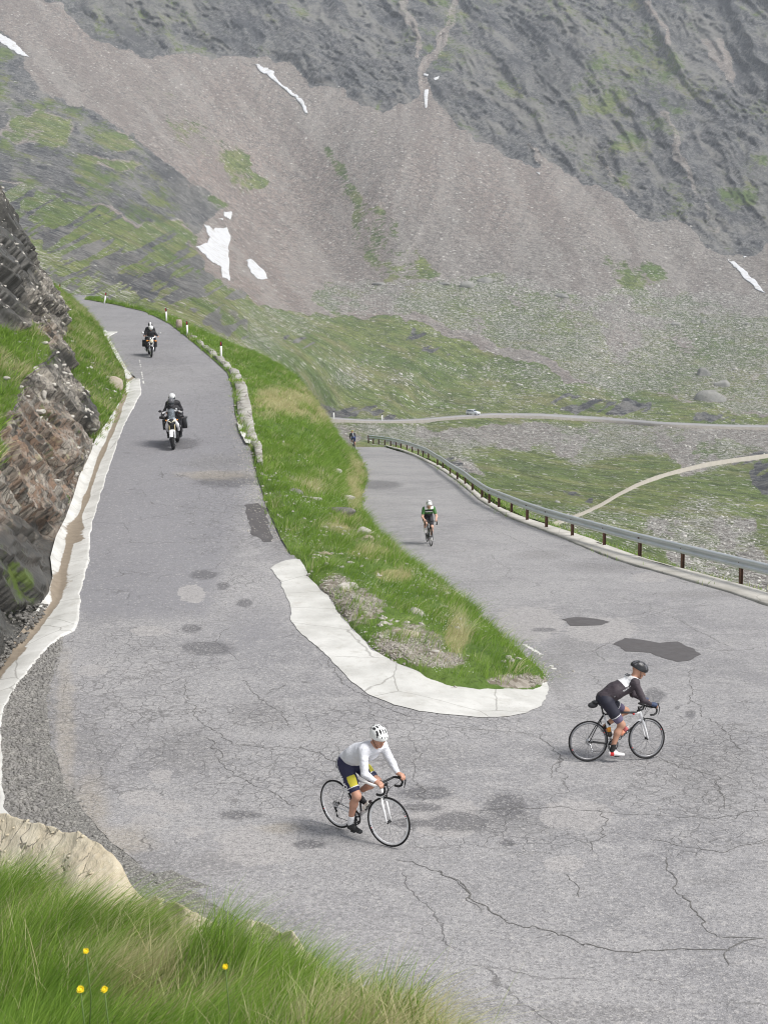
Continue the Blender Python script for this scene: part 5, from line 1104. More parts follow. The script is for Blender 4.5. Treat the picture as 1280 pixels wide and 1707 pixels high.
# brown stone and pale wall at the far left edge
pw = at(-6, 1350, 9.2)
b = MB(); b.hull([(x + .0, y, z) for x, y, z in [(-.5,-.1,-1.2),(.09,-.1,-1.2),(.06,.2,-1.2),(-.5,.3,-1.2),(-.5,-.1,.25),(.05,-.08,.03),(.045,.2,.55),(-.5,.3,.75)]])
# yellow flowers
MYEL = M((.80, .62, .02), .6, name='yellow_petal'); MSTM = M((.10, .16, .04), .7, name='stem')
def flower(px, py, s, lb):
    g = at(px, py, 4.0); root_y = np.interp(py, [1500, 1707], [5.0, 3.5]); P0 = at(px, py, root_y - .15); r = empty('yellow_flower', P0 - [0, 0, .32], lb, 'flower', 'yellow flowers in the foreground grass')
    b = MB(); b.tube([(0,0,0), (.01,.01,.16), (0,0,.315)], .0022, 6); b.build('stem', MSTM, r)
    b = MB(); n = 22
    for ring, (rad, zt, m) in enumerate(((.0108 * s, .003, 20), (.007 * s, .006, 14))):
        for i in range(m):
            a = 2*math.pi*(i + .5*ring)/m; c_, s_ = math.cos(a), math.sin(a); w = .0022 * s
            b.add([(c_*.002 - s_*w*.5, s_*.002 + c_*w*.5, .32), (c_*rad*.7 - s_*w, s_*rad*.7 + c_*w, .32 + zt), (c_*rad*(.8+.35*rng.random()), s_*rad*(.8+.35*rng.random()), .322 + zt), (c_*rad*.7 + s_*w, s_*rad*.7 - c_*w, .32 + zt), (c_*.002 + s_*w*.5, s_*.002 - c_*w*.5, .32)], [[0, 1, 2, 3, 4]])
    b.ball((0, 0, .322), (.005*s, .005*s, .004*s), nu=8, nv=6); ca, sa = math.cos(.8), math.sin(.8); b.v = [np.stack([x[:, 0], x[:, 1]*ca - (x[:, 2]-.32)*sa*1, .32 + x[:, 1]*sa + (x[:, 2]-.32)*ca], -1) for x in b.v]; b.build('flower_head', MYEL, r)
for q in [(144,1586,1.,'yellow flower highest up at the left of the foreground grass'),(376,1612,.9,'yellow flower standing alone right of the dry grass'),(135,1650,1.1,'yellow flower at the lower left, left one of the close pair'),(175,1650,1.,'yellow flower at the lower left, right one of the close pair')]: flower(*q)
# ================================================================ IMPLICIT BODIES
def caps(parts, cell, k=.03):
    """smooth union of tapered capsules (a, b, ra, rb[, k][, (sx,sy,sz)]) -> one continuous mesh by surface nets"""
    lo = np.min([np.minimum(p[0], p[1]) - max(p[2], p[3]) * 1.25 for p in parts], 0) - 3 * cell; hi = np.max([np.maximum(p[0], p[1]) + max(p[2], p[3]) * 1.25 for p in parts], 0) + 3 * cell
    n = np.ceil((hi - lo) / cell).astype(int) + 1; V = np.full(n, .3, np.float32)
    for p in parts:
        a, b, ra, rb = np.array(p[0], float), np.array(p[1], float), p[2], p[3]; kk = p[4] if len(p) > 4 and p[4] is not None else k
        m = max(ra, rb) * 1.3 + kk + 2 * cell; l = np.maximum(((np.minimum(a, b) - m - lo) / cell).astype(int), 0); h = np.minimum(((np.maximum(a, b) + m - lo) / cell).astype(int) + 2, n)
        gx_, gy_, gz_ = [lo[i] + cell * np.arange(l[i], h[i]) for i in range(3)]
        X = np.stack(np.meshgrid(gx_, gy_, gz_, indexing='ij'), -1) - a; ba = b - a; L = max(ba @ ba, 1e-9)
        t = np.clip((X @ ba) / L, 0, 1); q = X - t[..., None] * ba
        if len(p) > 5: q = q / np.array(p[5])
        d = np.linalg.norm(q, axis=-1) - (ra + (rb - ra) * t); sl = tuple(slice(l[i], h[i]) for i in range(3)); o = V[sl]
        hh = np.clip(.5 + .5 * (o - d) / kk, 0, 1); V[sl] = o * (1 - hh) + d * hh - kk * hh * (1 - hh)
    return nets(V, lo, cell)
def nets(V, lo, cell):
    s = V < 0; n = V.shape; c = np.zeros([x - 1 for x in n], int); acc = np.zeros([x - 1 for x in n] + [3]); cnt = np.zeros([x - 1 for x in n])
    cor = [(i, j, k) for i in (0, 1) for j in (0, 1) for k in (0, 1)]
    sv = lambda A, o: A[o[0]:n[0]-1+o[0], o[1]:n[1]-1+o[1], o[2]:n[2]-1+o[2]]
    anyi = np.zeros(acc.shape[:3], bool); alli = np.ones(acc.shape[:3], bool)
    for o in cor: x = sv(s, o); anyi |= x; alli &= x
    act = anyi & ~alli; I = np.argwhere(act); idx = -np.ones(act.shape, int); idx[act] = np.arange(len(I))
    P = np.zeros((len(I), 3)); C = np.zeros(len(I))
    for o in cor:
        for ax in range(3):
            if o[ax]: continue
            o2 = list(o); o2[ax] = 1; va = V[I[:, 0]+o[0], I[:, 1]+o[1], I[:, 2]+o[2]]; vb = V[I[:, 0]+o2[0], I[:, 1]+o2[1], I[:, 2]+o2[2]]
            m = (va < 0) != (vb < 0); t = np.where(m, va / np.where(m, va - vb, 1), 0); q = np.array(o, float)[None].repeat(len(I), 0); q[:, ax] = t; P += q * m[:, None]; C += m
    P = lo + cell * (I + P / C[:, None]); Fs = []
    for ax in range(3):
        a1, a2 = [(1, 2), (2, 0), (0, 1)][ax]; sl0 = [slice(None)] * 3; sl1 = [slice(None)] * 3; sl0[ax] = slice(0, -1); sl1[ax] = slice(1, None)
        s0, s1 = s[tuple(sl0)], s[tuple(sl1)]; e = np.argwhere(s0 != s1); e = e[(e[:, a1] > 0) & (e[:, a2] > 0) & (e[:, a1] < n[a1]-1) & (e[:, a2] < n[a2]-1)]
        d1 = np.zeros(3, int); d1[a1] = 1; d2 = np.zeros(3, int); d2[a2] = 1
        g = lambda q: idx[q[:, 0], q[:, 1], q[:, 2]]
        Q = np.stack([g(e - d1 - d2), g(e - d2), g(e), g(e - d1)], -1); inn = s0[e[:, 0], e[:, 1], e[:, 2]]; Q[~inn] = Q[~inn][:, ::-1]; Fs.append(Q)
    return P, np.concatenate(Fs)
def cbody(name, parts, cell, mats, parent, k=.03, fn=None):
    P, Fc = caps(parts, cell, k); mi = None
    if name in ('jersey', 'jacket', 'trousers'): P = P + .0075 * np.stack([ridged(P * np.array([9, 5, 16]), 3, 201), .4 * fbm(P * 9, 2, 203), ridged(P * np.array([15, 5, 9]), 3, 202)], -1)
    if fn is not None:
        c = P[Fc].mean(1); mi = fn(c)
    return mesh(name, P, Fc, mats, parent, smooth=True, mi=mi)
def vv(*a): return np.array(a, float)
def lerp(a, b, t): return np.array(a) * (1 - t) + np.array(b) * t

def skin(col=(.55, .30, .21)): return M(col, .55, name='skin', var=.08, scale=12)
SK1 = skin((.50, .27, .19)); SK2 = skin((.46, .25, .17)); SK3 = skin((.58, .36, .27))
def hand_parts(w, grip, out, r=.0105, side=1):
    """palm from the wrist towards grip, four curled fingers of unequal length and a thumb; 'out' = direction the palm faces"""
    w = np.array(w); g = np.array(grip); d = g - w; d /= np.linalg.norm(d); o = np.array(out, float); o -= (o @ d) * d; o /= np.linalg.norm(o); s = np.cross(d, o) * side
    L = []; palm = w + d * .085; L.append((w + d * .01, palm, .026, .024, .02)); L.append((w + d * .05 + s * .022, palm + s * .022, .017, .017, .02)); L.append((w + d * .05 - s * .022, palm - s * .022, .017, .016, .02))
    for i, ln in enumerate((.92, 1.05, 1.0, .78)):
        b = palm + s * (.030 - .020 * i) + d * .006; p1 = b + (d * .8 + o * .6) * .036 * ln; p2 = p1 + (d * .05 + o * 1.0) * .026 * ln; p3 = p2 + (-d * .75 + o * .55) * .02 * ln
        L += [(b, p1, r, r * .92, .006), (p1, p2, r * .92, r * .85, .005), (p2, p3, r * .85, r * .72, .005)]
    tb = w + d * .035 + s * .030; t1 = tb + (d * .55 + s * .55 + o * .5) * .040; t2 = t1 + (d * .55 - s * .15 + o * .85) * .030
    L += [(tb, t1, r * 1.25, r * 1.05, .012), (t1, t2, r * 1.05, r * .85, .006)]
    return L
def head_parts(c, fwd_, up_, neck):
    f = np.array(fwd_, float); f /= np.linalg.norm(f); u = np.array(up_, float); u -= (u @ f) * f; u /= np.linalg.norm(u); l = np.cross(u, f); c = np.array(c)
    H = lambda a, b, z: c + f * a + l * b + u * z
    P = [(neck, H(-.03, 0, -.07), .062, .055, .03), (H(-.035, 0, .025), H(.035, 0, .03), .088, .080, .03), (H(.03, 0, -.03), H(.055, 0, -.085), .058, .034, .03), (H(.06, 0, -.095), H(.066, 0, -.098), .026, .022, .02),
         (H(.092, 0, .012), H(.118, 0, -.030), .011, .016, .014), (H(.098, 0, -.03), H(.112, 0, -.032), .014, .011, .01), (H(.088, -.018, -.066), H(.088, .018, -.066), .012, .012, .01),
         (H(.078, -.032, .03), H(.078, .032, .03), .020, .020, .015)]
    for s in (-1, 1): P += [(H(-.012, s * .083, .008), H(-.016, s * .087, -.024), .013, .009, .008), (H(.06, s * .04, -.02), H(.05, s * .045, -.04), .028, .024, .02)]
    return P, H
def frame(H, c): return H
def lowpoly_shell(name, H, mats, parent, rad, vents, n=72, m=34, front=.0, tail=.0):
    """cycling helmet: half ellipsoid with tail, vents cut as recessed dark slots"""
    V = []; c = H(0, 0, 0); f = H(1, 0, 0) - c; l = H(0, 1, 0) - c; u = H(0, 0, 1) - c
    inn = []
    for j in range(m + 1):
        th = (j / m) * R(97)
        for i in range(n):
            ph = 2*math.pi*i/n; x = math.sin(th)*math.cos(ph); y = math.sin(th)*math.sin(ph); z = math.cos(th)
            k = 1 + tail * max(0, -x) ** 2 * (.4 + .6 * z); a, b, h = x * rad[0] * k, y * rad[1], z * rad[2]
            lip = -.012 * (th > R(88)); V.append(c + f * (a + front) + l * b + u * (h + lip + .012 * math.cos(2*ph) * (z < .3)))
    V = np.array(V); Fc = []; mi = []
    for j in range(m):
        for i in range(n):
            Fc.append([j*n+i, (j+1)*n+i, (j+1)*n+(i+1) % n, j*n+(i+1) % n]); th = (j + .5) / m * 97; ph = (360*(i+.5)/n + 180) % 360 - 180
            mi.append(1 if vents(th, ph) else 0)
    # recess vents
    cen = V.mean(0); vm = np.zeros(len(V)); vc = np.zeros(len(V))
    for q, k in zip(Fc, mi):
        for a in q: vm[a] += k; vc[a] += 1
    V = V + (cen - V) * (.05 * (vm / vc > .99))[:, None]
    o = mesh(name, V, Fc, mats, parent, smooth=False, mi=mi); md = o.modifiers.new('thickness', 'SOLIDIFY'); md.thickness = .012; md.offset = 1; return o
def road_vents(th, ph):
    a = abs(ph)
    if th > 82 or th < 8: return False
    x = math.sin(R(th)) * math.sin(R(ph)); z = math.cos(R(th)); fr = math.sin(R(th)) * math.cos(R(ph))
    for lane, w in ((0, .13), (.34, .14), (-.34, .14), (.68, .13), (-.68, .13)):
        q = ((fr + .15 * abs(lane) + 1) % .62) / .62
        if .12 < q < .86 and abs(x - lane) < w * (1 - abs(q - .5)): return True
    return False

def cyclist(name, X, label, cell, pal, hood=((.66, .205, .92), (.66, -.205, .92)), up_leg='l', glasses=True, gloves=None, kneefw=.0, seat=(-.13, 1.02), lean_fw=0., long=True, backpack=False, look=(1, 0, -.2), sh=None):
    """X: 4x4 matrix of the bicycle; local axes x forward, y left, z up"""
    root = empty(name, (0, 0, 0), label, 'person'); root.matrix_world = X
    hip = {s: vv(seat[0], .095 * s, seat[1] - .03) for s in (1, -1)}
    ch = vv(.22 + lean_fw, 0, 1.275); nk = vv(.345 + lean_fw, 0, 1.35)
    shd = {s: vv(.30 + lean_fw, .175 * s, 1.305) for s in (1, -1)}; wr = {1: vv(*hood[0]) + [-.085, .0, .035], -1: vv(*hood[1]) + [-.085, 0, .035]}
    elb = {}
    for s in (1, -1):
        m = (shd[s] + wr[s]) / 2; d = wr[s] - shd[s]; L = np.linalg.norm(d); h = math.sqrt(max(.0004, .29**2 - (L/2)**2)) if L < .58 else .02; elb[s] = m + vv(-.15, .5 * s, -.75) / .92 * min(h, .12)
    dn = -1 if up_leg == 'l' else 1; pd = {dn: vv(.03, .115 * dn, .105), -dn: vv(-.03, -.115 * dn, .445)}
    if up_leg == 'mid': pass
    ank = {s: pd[s] + [-.075, -.005 * s, .10] for s in (1, -1)}; knee = {}
    for s in (1, -1):
        a, b = hip[s], ank[s]; d = b - a; L = np.linalg.norm(d); tl, sl_ = .445, .445; L = min(L, .888); x = (tl*tl - sl_*sl_ + L*L) / (2*L); h = math.sqrt(max(0, tl*tl - x*x)); u = d / np.linalg.norm(d); n = vv(1, .0, .45); n -= (n @ u) * u; n /= np.linalg.norm(n); knee[s] = a + u * x + n * h + [0, .015 * s, 0]
    hc = nk + vv(.085, 0, .125); f = np.array(look, float)
    hp, H = head_parts(hc, f, (0.25, 0, 1), nk + [-.03, 0, -.03])
    torso = [(vv(seat[0] - .02, 0, seat[1] + .02), vv(.03, 0, 1.15), .115, .118, .06, (1, 1.3, 1)), (vv(.03, 0, 1.15), ch + [-.01, 0, -.04], .122, .125, .06, (1, 1.32, 1)), (shd[1] * [1, .8, 1], shd[-1] * [1, .8, 1], .078, .078, .05)]
    arms = []; fore = []
    for s in (1, -1): arms += [(shd[s], elb[s], .055, .043, .03)]; fore += [(elb[s], wr[s], .042, .028, .02)]
    legs = []; thighs = []; calf = []
    for s in (1, -1):
        kn = knee[s]; thighs += [(hip[s], lerp(hip[s], kn, .5), .098, .086, .05), (lerp(hip[s], kn, .5), kn, .084, .056, .04)]
        c1 = lerp(kn, ank[s], .3) + [-.022, 0, -.008]; calf += [(kn, kn + [0.005, 0, -.01], .056, .054, .03), (kn, c1, .050, .056, .03), (c1, ank[s], .054, .032, .03)]
    hands = []; hparts = []
    for s in (1, -1): hparts += hand_parts(wr[s], vv(*hood[0 if s == 1 else 1]) + [.03, 0, .02], (.15, -.25 * s, -1), side=1 if s == 1 else 1)
    body = hp + torso + arms + fore + thighs + calf + (hparts)
    cbody('body', body, cell, pal['skin'], root)
    inf = lambda L, e: [(p[0], p[1], p[2] + e, p[3] + e, *p[4:]) for p in L]
    # jersey
    sl_end = 1.0 if pal.get('long', True) else .55; jp = inf(torso, .012) + [(nk + [-.06, 0, -.045], nk + [-.035, 0, -.01], .068, .058, .03)]
    for s in (1, -1):
        if pal.get('long', True): jp += [(shd[s], elb[s], .066, .053, .03), (elb[s], lerp(elb[s], wr[s], .96), .052, .035, .02)]
        else: jp += [(shd[s], lerp(shd[s], elb[s], .6), .067, .058, .03)]
    cbody('jersey', jp, cell, pal['jersey'], root, fn=pal.get('jfn'))
    sp = [(vv(seat[0] - .02, 0, seat[1] + .015), vv(-.01, 0, 1.11), .126, .122, .05, (1, 1.3, 1))] + [q for s in (1, -1) for q in ((hip[s], lerp(hip[s], knee[s], .5), .108, .094, .05), (lerp(hip[s], knee[s], .5), lerp(hip[s], knee[s], .76), .093, .080, .03))]
    K = knee
    fn = pal.get('sfn'); cbody('shorts', sp, cell, pal['shorts'], root, fn=(lambda c: fn(c, hip, knee)) if fn else None)
    for s in (1, -1):
        cbody('sock', [(lerp(knee[s], ank[s], .80), ank[s] + [0, 0, -.02], .043, .040, .02)], cell * .8, pal['sock'], root)
        a = ank[s]; d = vv(.96, 0, -.12) if s == dn else vv(.93, 0, -.3); b = a + [-.03, 0, -.055]
        cbody('shoe', [(b, b + d * .10 + [0, 0, .015], .036, .040, .03), (b + d * .05, b + d * .225, .036, .030, .03, (1, 1.25, .8)), (b + d * .02 + [0, 0, -.02], b + d * .23 + [0, 0, -.012], .022, .02, .02, (1, 1.5, .8))], cell * .7, pal['shoe'], root, fn=pal.get('shoefn'))
        if gloves: cbody('glove', inf(hand_parts(wr[s], vv(*hood[0 if s == 1 else 1]) + [.03, 0, .02], (.15, -.25 * s, -1), side=1)[:3] , .007), cell * .8, gloves, root)
    hm = H; lowpoly_shell('helmet', lambda a, b, c_: hm(a - .012, b, c_ + .042), pal['helmet'], root, (.140, .098, .105), road_vents, tail=.16)
    b = MB(); b.tube([H(-.01, .088, .02), H(.02, .086, -.04), H(.05, .045, -.118), H(.05, -.045, -.118), H(.02, -.086, -.04), H(-.01, -.088, .02)], .004, 6, ref=(0, 0, 1)); b.build('chin_strap', M((.02, .02, .02), .7, name='strap'), root)
    if glasses:
        b = MB(); pts = [H(.03, -.082, .018), H(.085, -.055, .016), H(.106, -.012, .014), H(.106, .012, .014), H(.085, .055, .016), H(.03, .082, .018)]; b.tube(pts, .012, 8, ref=(0, 0, 1), sc=(1.2, .5)); b.build('sunglasses', M((.015, .015, .02), .15, name='dark_lens'), root)
    b = MB(); b.tube([H(.098, -.02, -.066), H(.104, 0, -.068), H(.098, .02, -.066)], .004, 6); b.build('mouth', M((.25, .08, .07), .6, name='lips'), root)
    return dict(root=root, hip=hip, knee=knee, ank=ank, shd=shd, elb=elb, wr=wr, H=H, ch=ch, nk=nk)
# ================================================================ BICYCLE
TY = M((.018, .018, .019), .75, name='tyre_rubber', spec=.2); BLK = M((.02, .02, .022), .4, name='black_alloy'); SIL = M((.55, .56, .58), .3, 1., name='silver_alloy'); TAPE = M((.025, .025, .027), .8, name='bar_tape')
WH = M((.80, .80, .81), .25, name='white_paint', var=.03); STL = M((.45, .45, .47), .35, 1., name='spoke_steel', var=.05); RED = M((.6, .03, .03), .4, name='red_mark')
def wheel(parent, c, rimm, deep=.028, nsp=20, marks=True, tyre=TY):
    r = empty('wheel', c); r.parent = parent
    MB().ring((0, 0, 0), .325, .0135, 64, 8).build('tyre', tyre, r, smooth=True)
    b = MB(); b.ring((0, 0, 0), .313 - deep / 2, 1, 64, 8, sc=(deep / 2 + .003, .0105)); b.build('rim', rimm, r, smooth=True)
    if marks:
        for a0 in (20, 200):
            b = MB()
            for k, (da, w) in enumerate(((0, 4), (6, 3), (11, 2), (15, 2))):
                a = R(a0 + da); 
                for s in (-1, 1): b.box((math.cos(a) * .298, s * .0112, math.sin(a) * .298), (.016, .002, .014), rot=(0, -a, 0), m=1 if k == 1 else 0)
            b.build('rim_mark', [BLK, RED], r)
    b = MB(); b.tube([(0, -.045, 0), (0, -.03, 0), (0, -.028, 0), (0, .028, 0), (0, .03, 0), (0, .045, 0)], [.008, .022, .014, .014, .022, .008], 14, ref=(1, 0, 0)); b.build('hub', BLK, r, smooth=True)
    b = MB()
    for i in range(nsp):
        a = 2*math.pi*i/nsp; o = a + R(38) * (1 if (i // 2) % 2 else -1) * .9; s = 1 if i % 2 else -1
        b.tube([(math.cos(o) * .02, s * .028, math.sin(o) * .02), (math.cos(a) * .292, s * .002, math.sin(a) * .292)], .0014, 4, cap=False)
    b.build('spokes', M((.12, .12, .13), .4, .6, name='dark_spoke'), r); return r
def bicycle(X, label, pal, up_leg='l', steer=0.):
    root = empty('bicycle', (0, 0, 0), label, 'bicycle'); root.matrix_world = X
    fr = pal['frame']; tt = pal.get('top', fr)
    BB = vv(0, 0, .27); RH = vv(-.41, 0, .34); ST = vv(-.155, 0, .79); HT = vv(.465, 0, .80); HB = vv(.50, 0, .665); FH = vv(.585, 0, .34)
    wheel(root, RH, pal['rim']); 
    fw_ = empty('fork_assembly', HB); 
    D.objects.remove(fw_)
    ax = (HT - HB) / np.linalg.norm(HT - HB); Rs = np.array(Matrix.Rotation(steer, 3, Vector(ax)))
    SR = lambda p: HB + Rs @ (np.array(p, float) - HB)
    w = wheel(root, SR(FH), pal['rim']); w.rotation_euler = Matrix.Rotation(steer, 3, Vector(ax)).to_euler()
    b = MB(); b.tube([BB, lerp(BB, ST, .5), ST], [.020, .018, .017], 12, 0, sc=(1.1, .9)); b.tube([BB, lerp(BB, HB, .5), HB + [0, 0, .015]], [.028, .027, .025], 14, 1, sc=(1, .85)); b.tube([ST + [.005, 0, -.02], lerp(ST, HT, .55) + [0, 0, -.006], HT + [.002, 0, -.025]], [.016, .018, .020], 12, 2); b.tube([HB, HT], [.026, .023], 14, 0)
    b.tube([BB + [-.05, -.03, 0], BB + [.05, -.03, 0]], .001, 4, 0); b.cyl(BB + [0, -.036, 0], BB + [0, .036, 0], .024, 14, 0)
    for s in (1, -1):
        b.tube([BB + [-.02, .02*s, .0], lerp(BB, RH, .5) + [0, .036*s, -.004], RH + [0, .064*s, 0]], [.012, .010, .008], 8, 3); b.tube([ST + [0, .014*s, -.03], lerp(ST, RH, .5) + [0, .036*s, 0], RH + [0, .064*s, 0]], [.009, .008, .007], 8, 3)
    b.build('frame', [fr, pal.get('down', fr), tt, pal.get('stay', fr)], root, smooth=True)
    b = MB()
    for s in (1, -1): b.tube([SR(HB + [.0, .022*s, -.01]), SR(HB + [.012, .048*s, -.07]), SR(lerp(HB, FH, .55) + [0, .05*s, 0]), SR(FH + [-.006, .05*s, .03]), SR(FH + [0, .05*s, 0])], [.018, .020, .015, .011, .009], 10)
    b.tube([SR(HB + [.004, .03, -.025]), SR(HB + [.004, -.03, -.025])], .022, 10); b.build('fork', pal.get('fork', fr), root, smooth=True)
    b = MB(); b.tube([ST + [.0, 0, -.02], vv(-.205, 0, .965)], .0136, 12); b.tube([ST + [.002, 0, -.012], ST + [-.002, 0, .008]], .021, 12); b.build('seat_post', BLK, root)
    b = MB(); rows = [(-.335, .065, .0), (-.30, .072, .012), (-.24, .066, .014), (-.18, .042, .010), (-.12, .022, .008), (-.075, .017, .004), (-.06, .010, -.002)]
    b.tube([(x, 0, .975 + z) for x, w_, z in rows], [w_ for x, w_, z in rows], 12, sc=(.34, 1)); b.tube([(-.29, .02, .955), (-.1, .012, .958)], .004, 6); b.tube([(-.29, -.02, .955), (-.1, -.012, .958)], .004, 6); b.build('saddle', pal.get('saddle', BLK), root, smooth=True)
    b = MB(); c0 = HT + vv(-.012, 0, .045); st_ = SR(vv(.545, 0, .89)); b.cyl(HT, c0, .019, 12, 0); b.tube([c0, st_], .016, 10, 0); b.cyl(c0 + [.004, 0, -.03], c0 + [-.005, 0, .03], .021, 12, 0); b.build('stem', pal.get('stem', BLK), root)
    b = MB(); hb = []
    for s in (-1, 1):
        pts = [vv(.545, 0, .89), vv(.545, .10*s, .893), vv(.545, .175*s, .893), vv(.565, .20*s, .892), vv(.62, .207*s, .887), vv(.655, .208*s, .87), vv(.665, .21*s, .835), vv(.648, .213*s, .79), vv(.60, .216*s, .765), vv(.54, .218*s, .768)]
        b.tube([SR(p) for p in pts], [.0155, .0155, .0145] + [.0165] * 7, 10)
    b.build('handlebar', pal.get('tape', TAPE), root, smooth=True)
    for s in (-1, 1):
        b = MB(); b.tube([SR(vv(.60, .207*s, .903)), SR(vv(.655, .205*s, .91)), SR(vv(.69, .204*s, .93)), SR(vv(.70, .204*s, .95))], [.016, .019, .020, .013], 10); b.tube([SR(vv(.695, .206*s, .92)), SR(vv(.715, .208*s, .865)), SR(vv(.70, .214*s, .81)), SR(vv(.685, .22*s, .765))], [.008, .008, .007, .005], 6, sc=(1, 1.6)); b.build('brake_lever', BLK, root, smooth=True)
    b = MB()   # cables
    for s in (-1, 1): b.tube([SR(vv(.66, .19*s, .895)), SR(vv(.67, .10*s, .865)), SR(vv(.62, .02*s, .82)), SR(vv(.545, .012*s, .72))], .003, 5)
    b.build('cables', BLK, root)
    b = MB()
    for c, s in ((SR(vv(.535, 0, .672)), 1), (vv(-.205, 0, .652), -1)):
        b.tube([c + [0, .036, -.03], c + [0, .026, .012], c + [0, 0, .022], c + [0, -.026, .012], c + [0, -.036, -.03]], .007, 6)
    b.build('brakes', BLK, root)
    # drive train on the right
    b = MB(); y = -.052; b.ring((0, y, .27), .096, 1, 40, 6, sc=(.010, .002)); b.ring((0, y + .006, .27), .074, 1, 36, 6, 1, sc=(.008, .002))
    for k in range(5): a = R(72 * k + 20); b.tube([(0, y, .27), (math.cos(a) * .09, y, .27 + math.sin(a) * .09)], .009, 6, 1)
    b.build('chainring', [pal.get('ring', BLK), BLK], root)
    b = MB(); u = 1 if up_leg == 'l' else -1; pr = vv(.03, -.07, .105); pl = vv(-.03, .07, .445)
    if up_leg != 'l': pr, pl = vv(-.03, -.07, .445), vv(.03, .07, .105)
    b.tube([(0, -.06, .27), pr + [0, -.005, 0]], [.016, .011], 8); b.tube([(0, .06, .27), pl + [0, .005, 0]], [.016, .011], 8); b.build('cranks', pal.get('crank', BLK), root)
    for p in (pr, pl): MB().box(p + [0, .045 * np.sign(p[1]), -.004], (.075, .075, .018)).build('pedal', BLK, root)
    b = MB()
    for k, r_ in enumerate((.05, .045, .040, .035, .030, .025)): b.ring(RH + [0, -.036 - .004*k, 0], r_, 1, 24, 4, sc=(.006, .0014)); 
    b.build('cassette', SIL, root)
    b = MB(); b.tube([RH + [0, -.052, -.03], RH + [.03, -.052, -.075]], .012, 8); b.ring(RH + [.03, -.052, -.075], .016, .006, 16, 6); b.ring(RH + [.045, -.052, -.145], .016, .006, 16, 6); b.tube([RH + [.03, -.055, -.075], RH + [.045, -.055, -.145]], .007, 6); b.build('derailleur', pal.get('mech', BLK), root)
    b = MB(); b.tube([(0, y, .366), RH + [0, -.046, .045]], .0042, 6); b.tube([(0, y, .174), RH + [.048, -.052, -.16]], .0042, 6); b.build('chain', M((.12, .12, .12), .4, .9, name='chain_steel'), root)
    for (a, d, col, capc) in pal.get('bottles', []):
        o = vv(*a); d = vv(*d) / np.linalg.norm(d); b = MB(); mats = [M(c, .4, name='bottle_plastic') for c in col]
        b.tube([o - d*.09, o - d*.085, o - d*.005], [.030, .037, .037], 16, 0); b.tube([o - d*.006, o + d*.03, o + d*.036, o + d*.06, o + d*.075], [.037, .033, .037, .037, .026], 16, min(1, len(mats) - 1)); b.build('water_bottle', mats, root, smooth=True)
        b = MB(); b.tube([o + d*.072, o + d*.088, o + d*.10, o + d*.118], [.028, .022, .011, .009], 12); b.build('bottle_cap', M(capc, .4, name='cap_plastic'), root)
    if pal.get('bag'): b = MB(); b.ball((-.335, 0, .935), (.085, .05, .05)); b.build('saddle_bag', M((.03, .03, .033), .6, name='bag_cloth'), root, smooth=True)
    return root, SR
def text_on(body, parent, loc, rot, size, mat, name='lettering', bold=.0, xs=1., curve_to=None):
    c = D.curves.new(name, 'FONT'); c.body = body; c.size = size; c.align_x = 'CENTER'; c.align_y = 'CENTER'; c.extrude = .0012; c.offset = bold; t = D.objects.new(name, c); COL.objects.link(t)
    dg = bpy.context.evaluated_depsgraph_get(); me = D.meshes.new_from_object(t.evaluated_get(dg)); D.objects.remove(t); D.curves.remove(c)
    o = D.objects.new(name, me); COL.objects.link(o); me.materials.clear(); me.materials.append(mat); o.parent = parent
    if isinstance(rot, Matrix): o.matrix_local = Matrix.Translation(loc) @ rot.to_4x4() @ Matrix.Diagonal((xs, 1, 1, 1))
    else: o.location = loc; o.rotation_euler = rot; o.scale = (xs, 1, 1)
    return o
def basis(x, y):
    x = Vector(x).normalized(); y = Vector(y); y = (y - x * y.dot(x)).normalized(); z = x.cross(y); return Matrix((x, y, z)).transposed()

# ================================================================ MOTORCYCLES
MB_BLK = M((.018, .018, .02), .45, name='black_plastic_trim'); CHR = M((.75, .75, .76), .12, 1., name='chrome'); GOLD = M((.62, .52, .30), .3, .8, name='gold_fork'); LEN = M((.80, .76, .60), .1, name='headlamp_glass'); ORG = M((.80, .30, .04), .3, name='indicator'); ALU = M((.42, .43, .44), .35, .9, name='aluminium')
def moto_wheel(parent, c, r_, w, rimm):
    r = empty('wheel', c); r.parent = parent; b = MB(); b.ring((0, 0, 0), r_ - w * .45, 1, 48, 12, sc=(w * .45, w * .5)); b.build('tyre', TY, r, smooth=True)
    b = MB(); b.ring((0, 0, 0), r_ - w * .95, 1, 40, 8, sc=(.02, w * .36)); 
    for k in range(10): a = R(36 * k); b.tube([(math.cos(a) * .03, .02, math.sin(a) * .03), (math.cos(a) * (r_ - w), .02 * (-1) ** k, math.sin(a) * (r_ - w))], .008, 6)
    b.cyl((0, -.06, 0), (0, .06, 0), .035, 12); b.build('rim', rimm, r)
    b = MB()
    for s in (-1, 1): b.ring((0, s * (w * .5 + .015), 0), .12, 1, 32, 4, sc=(.03, .003))
    b.build('brake_disc', ALU, r); return r
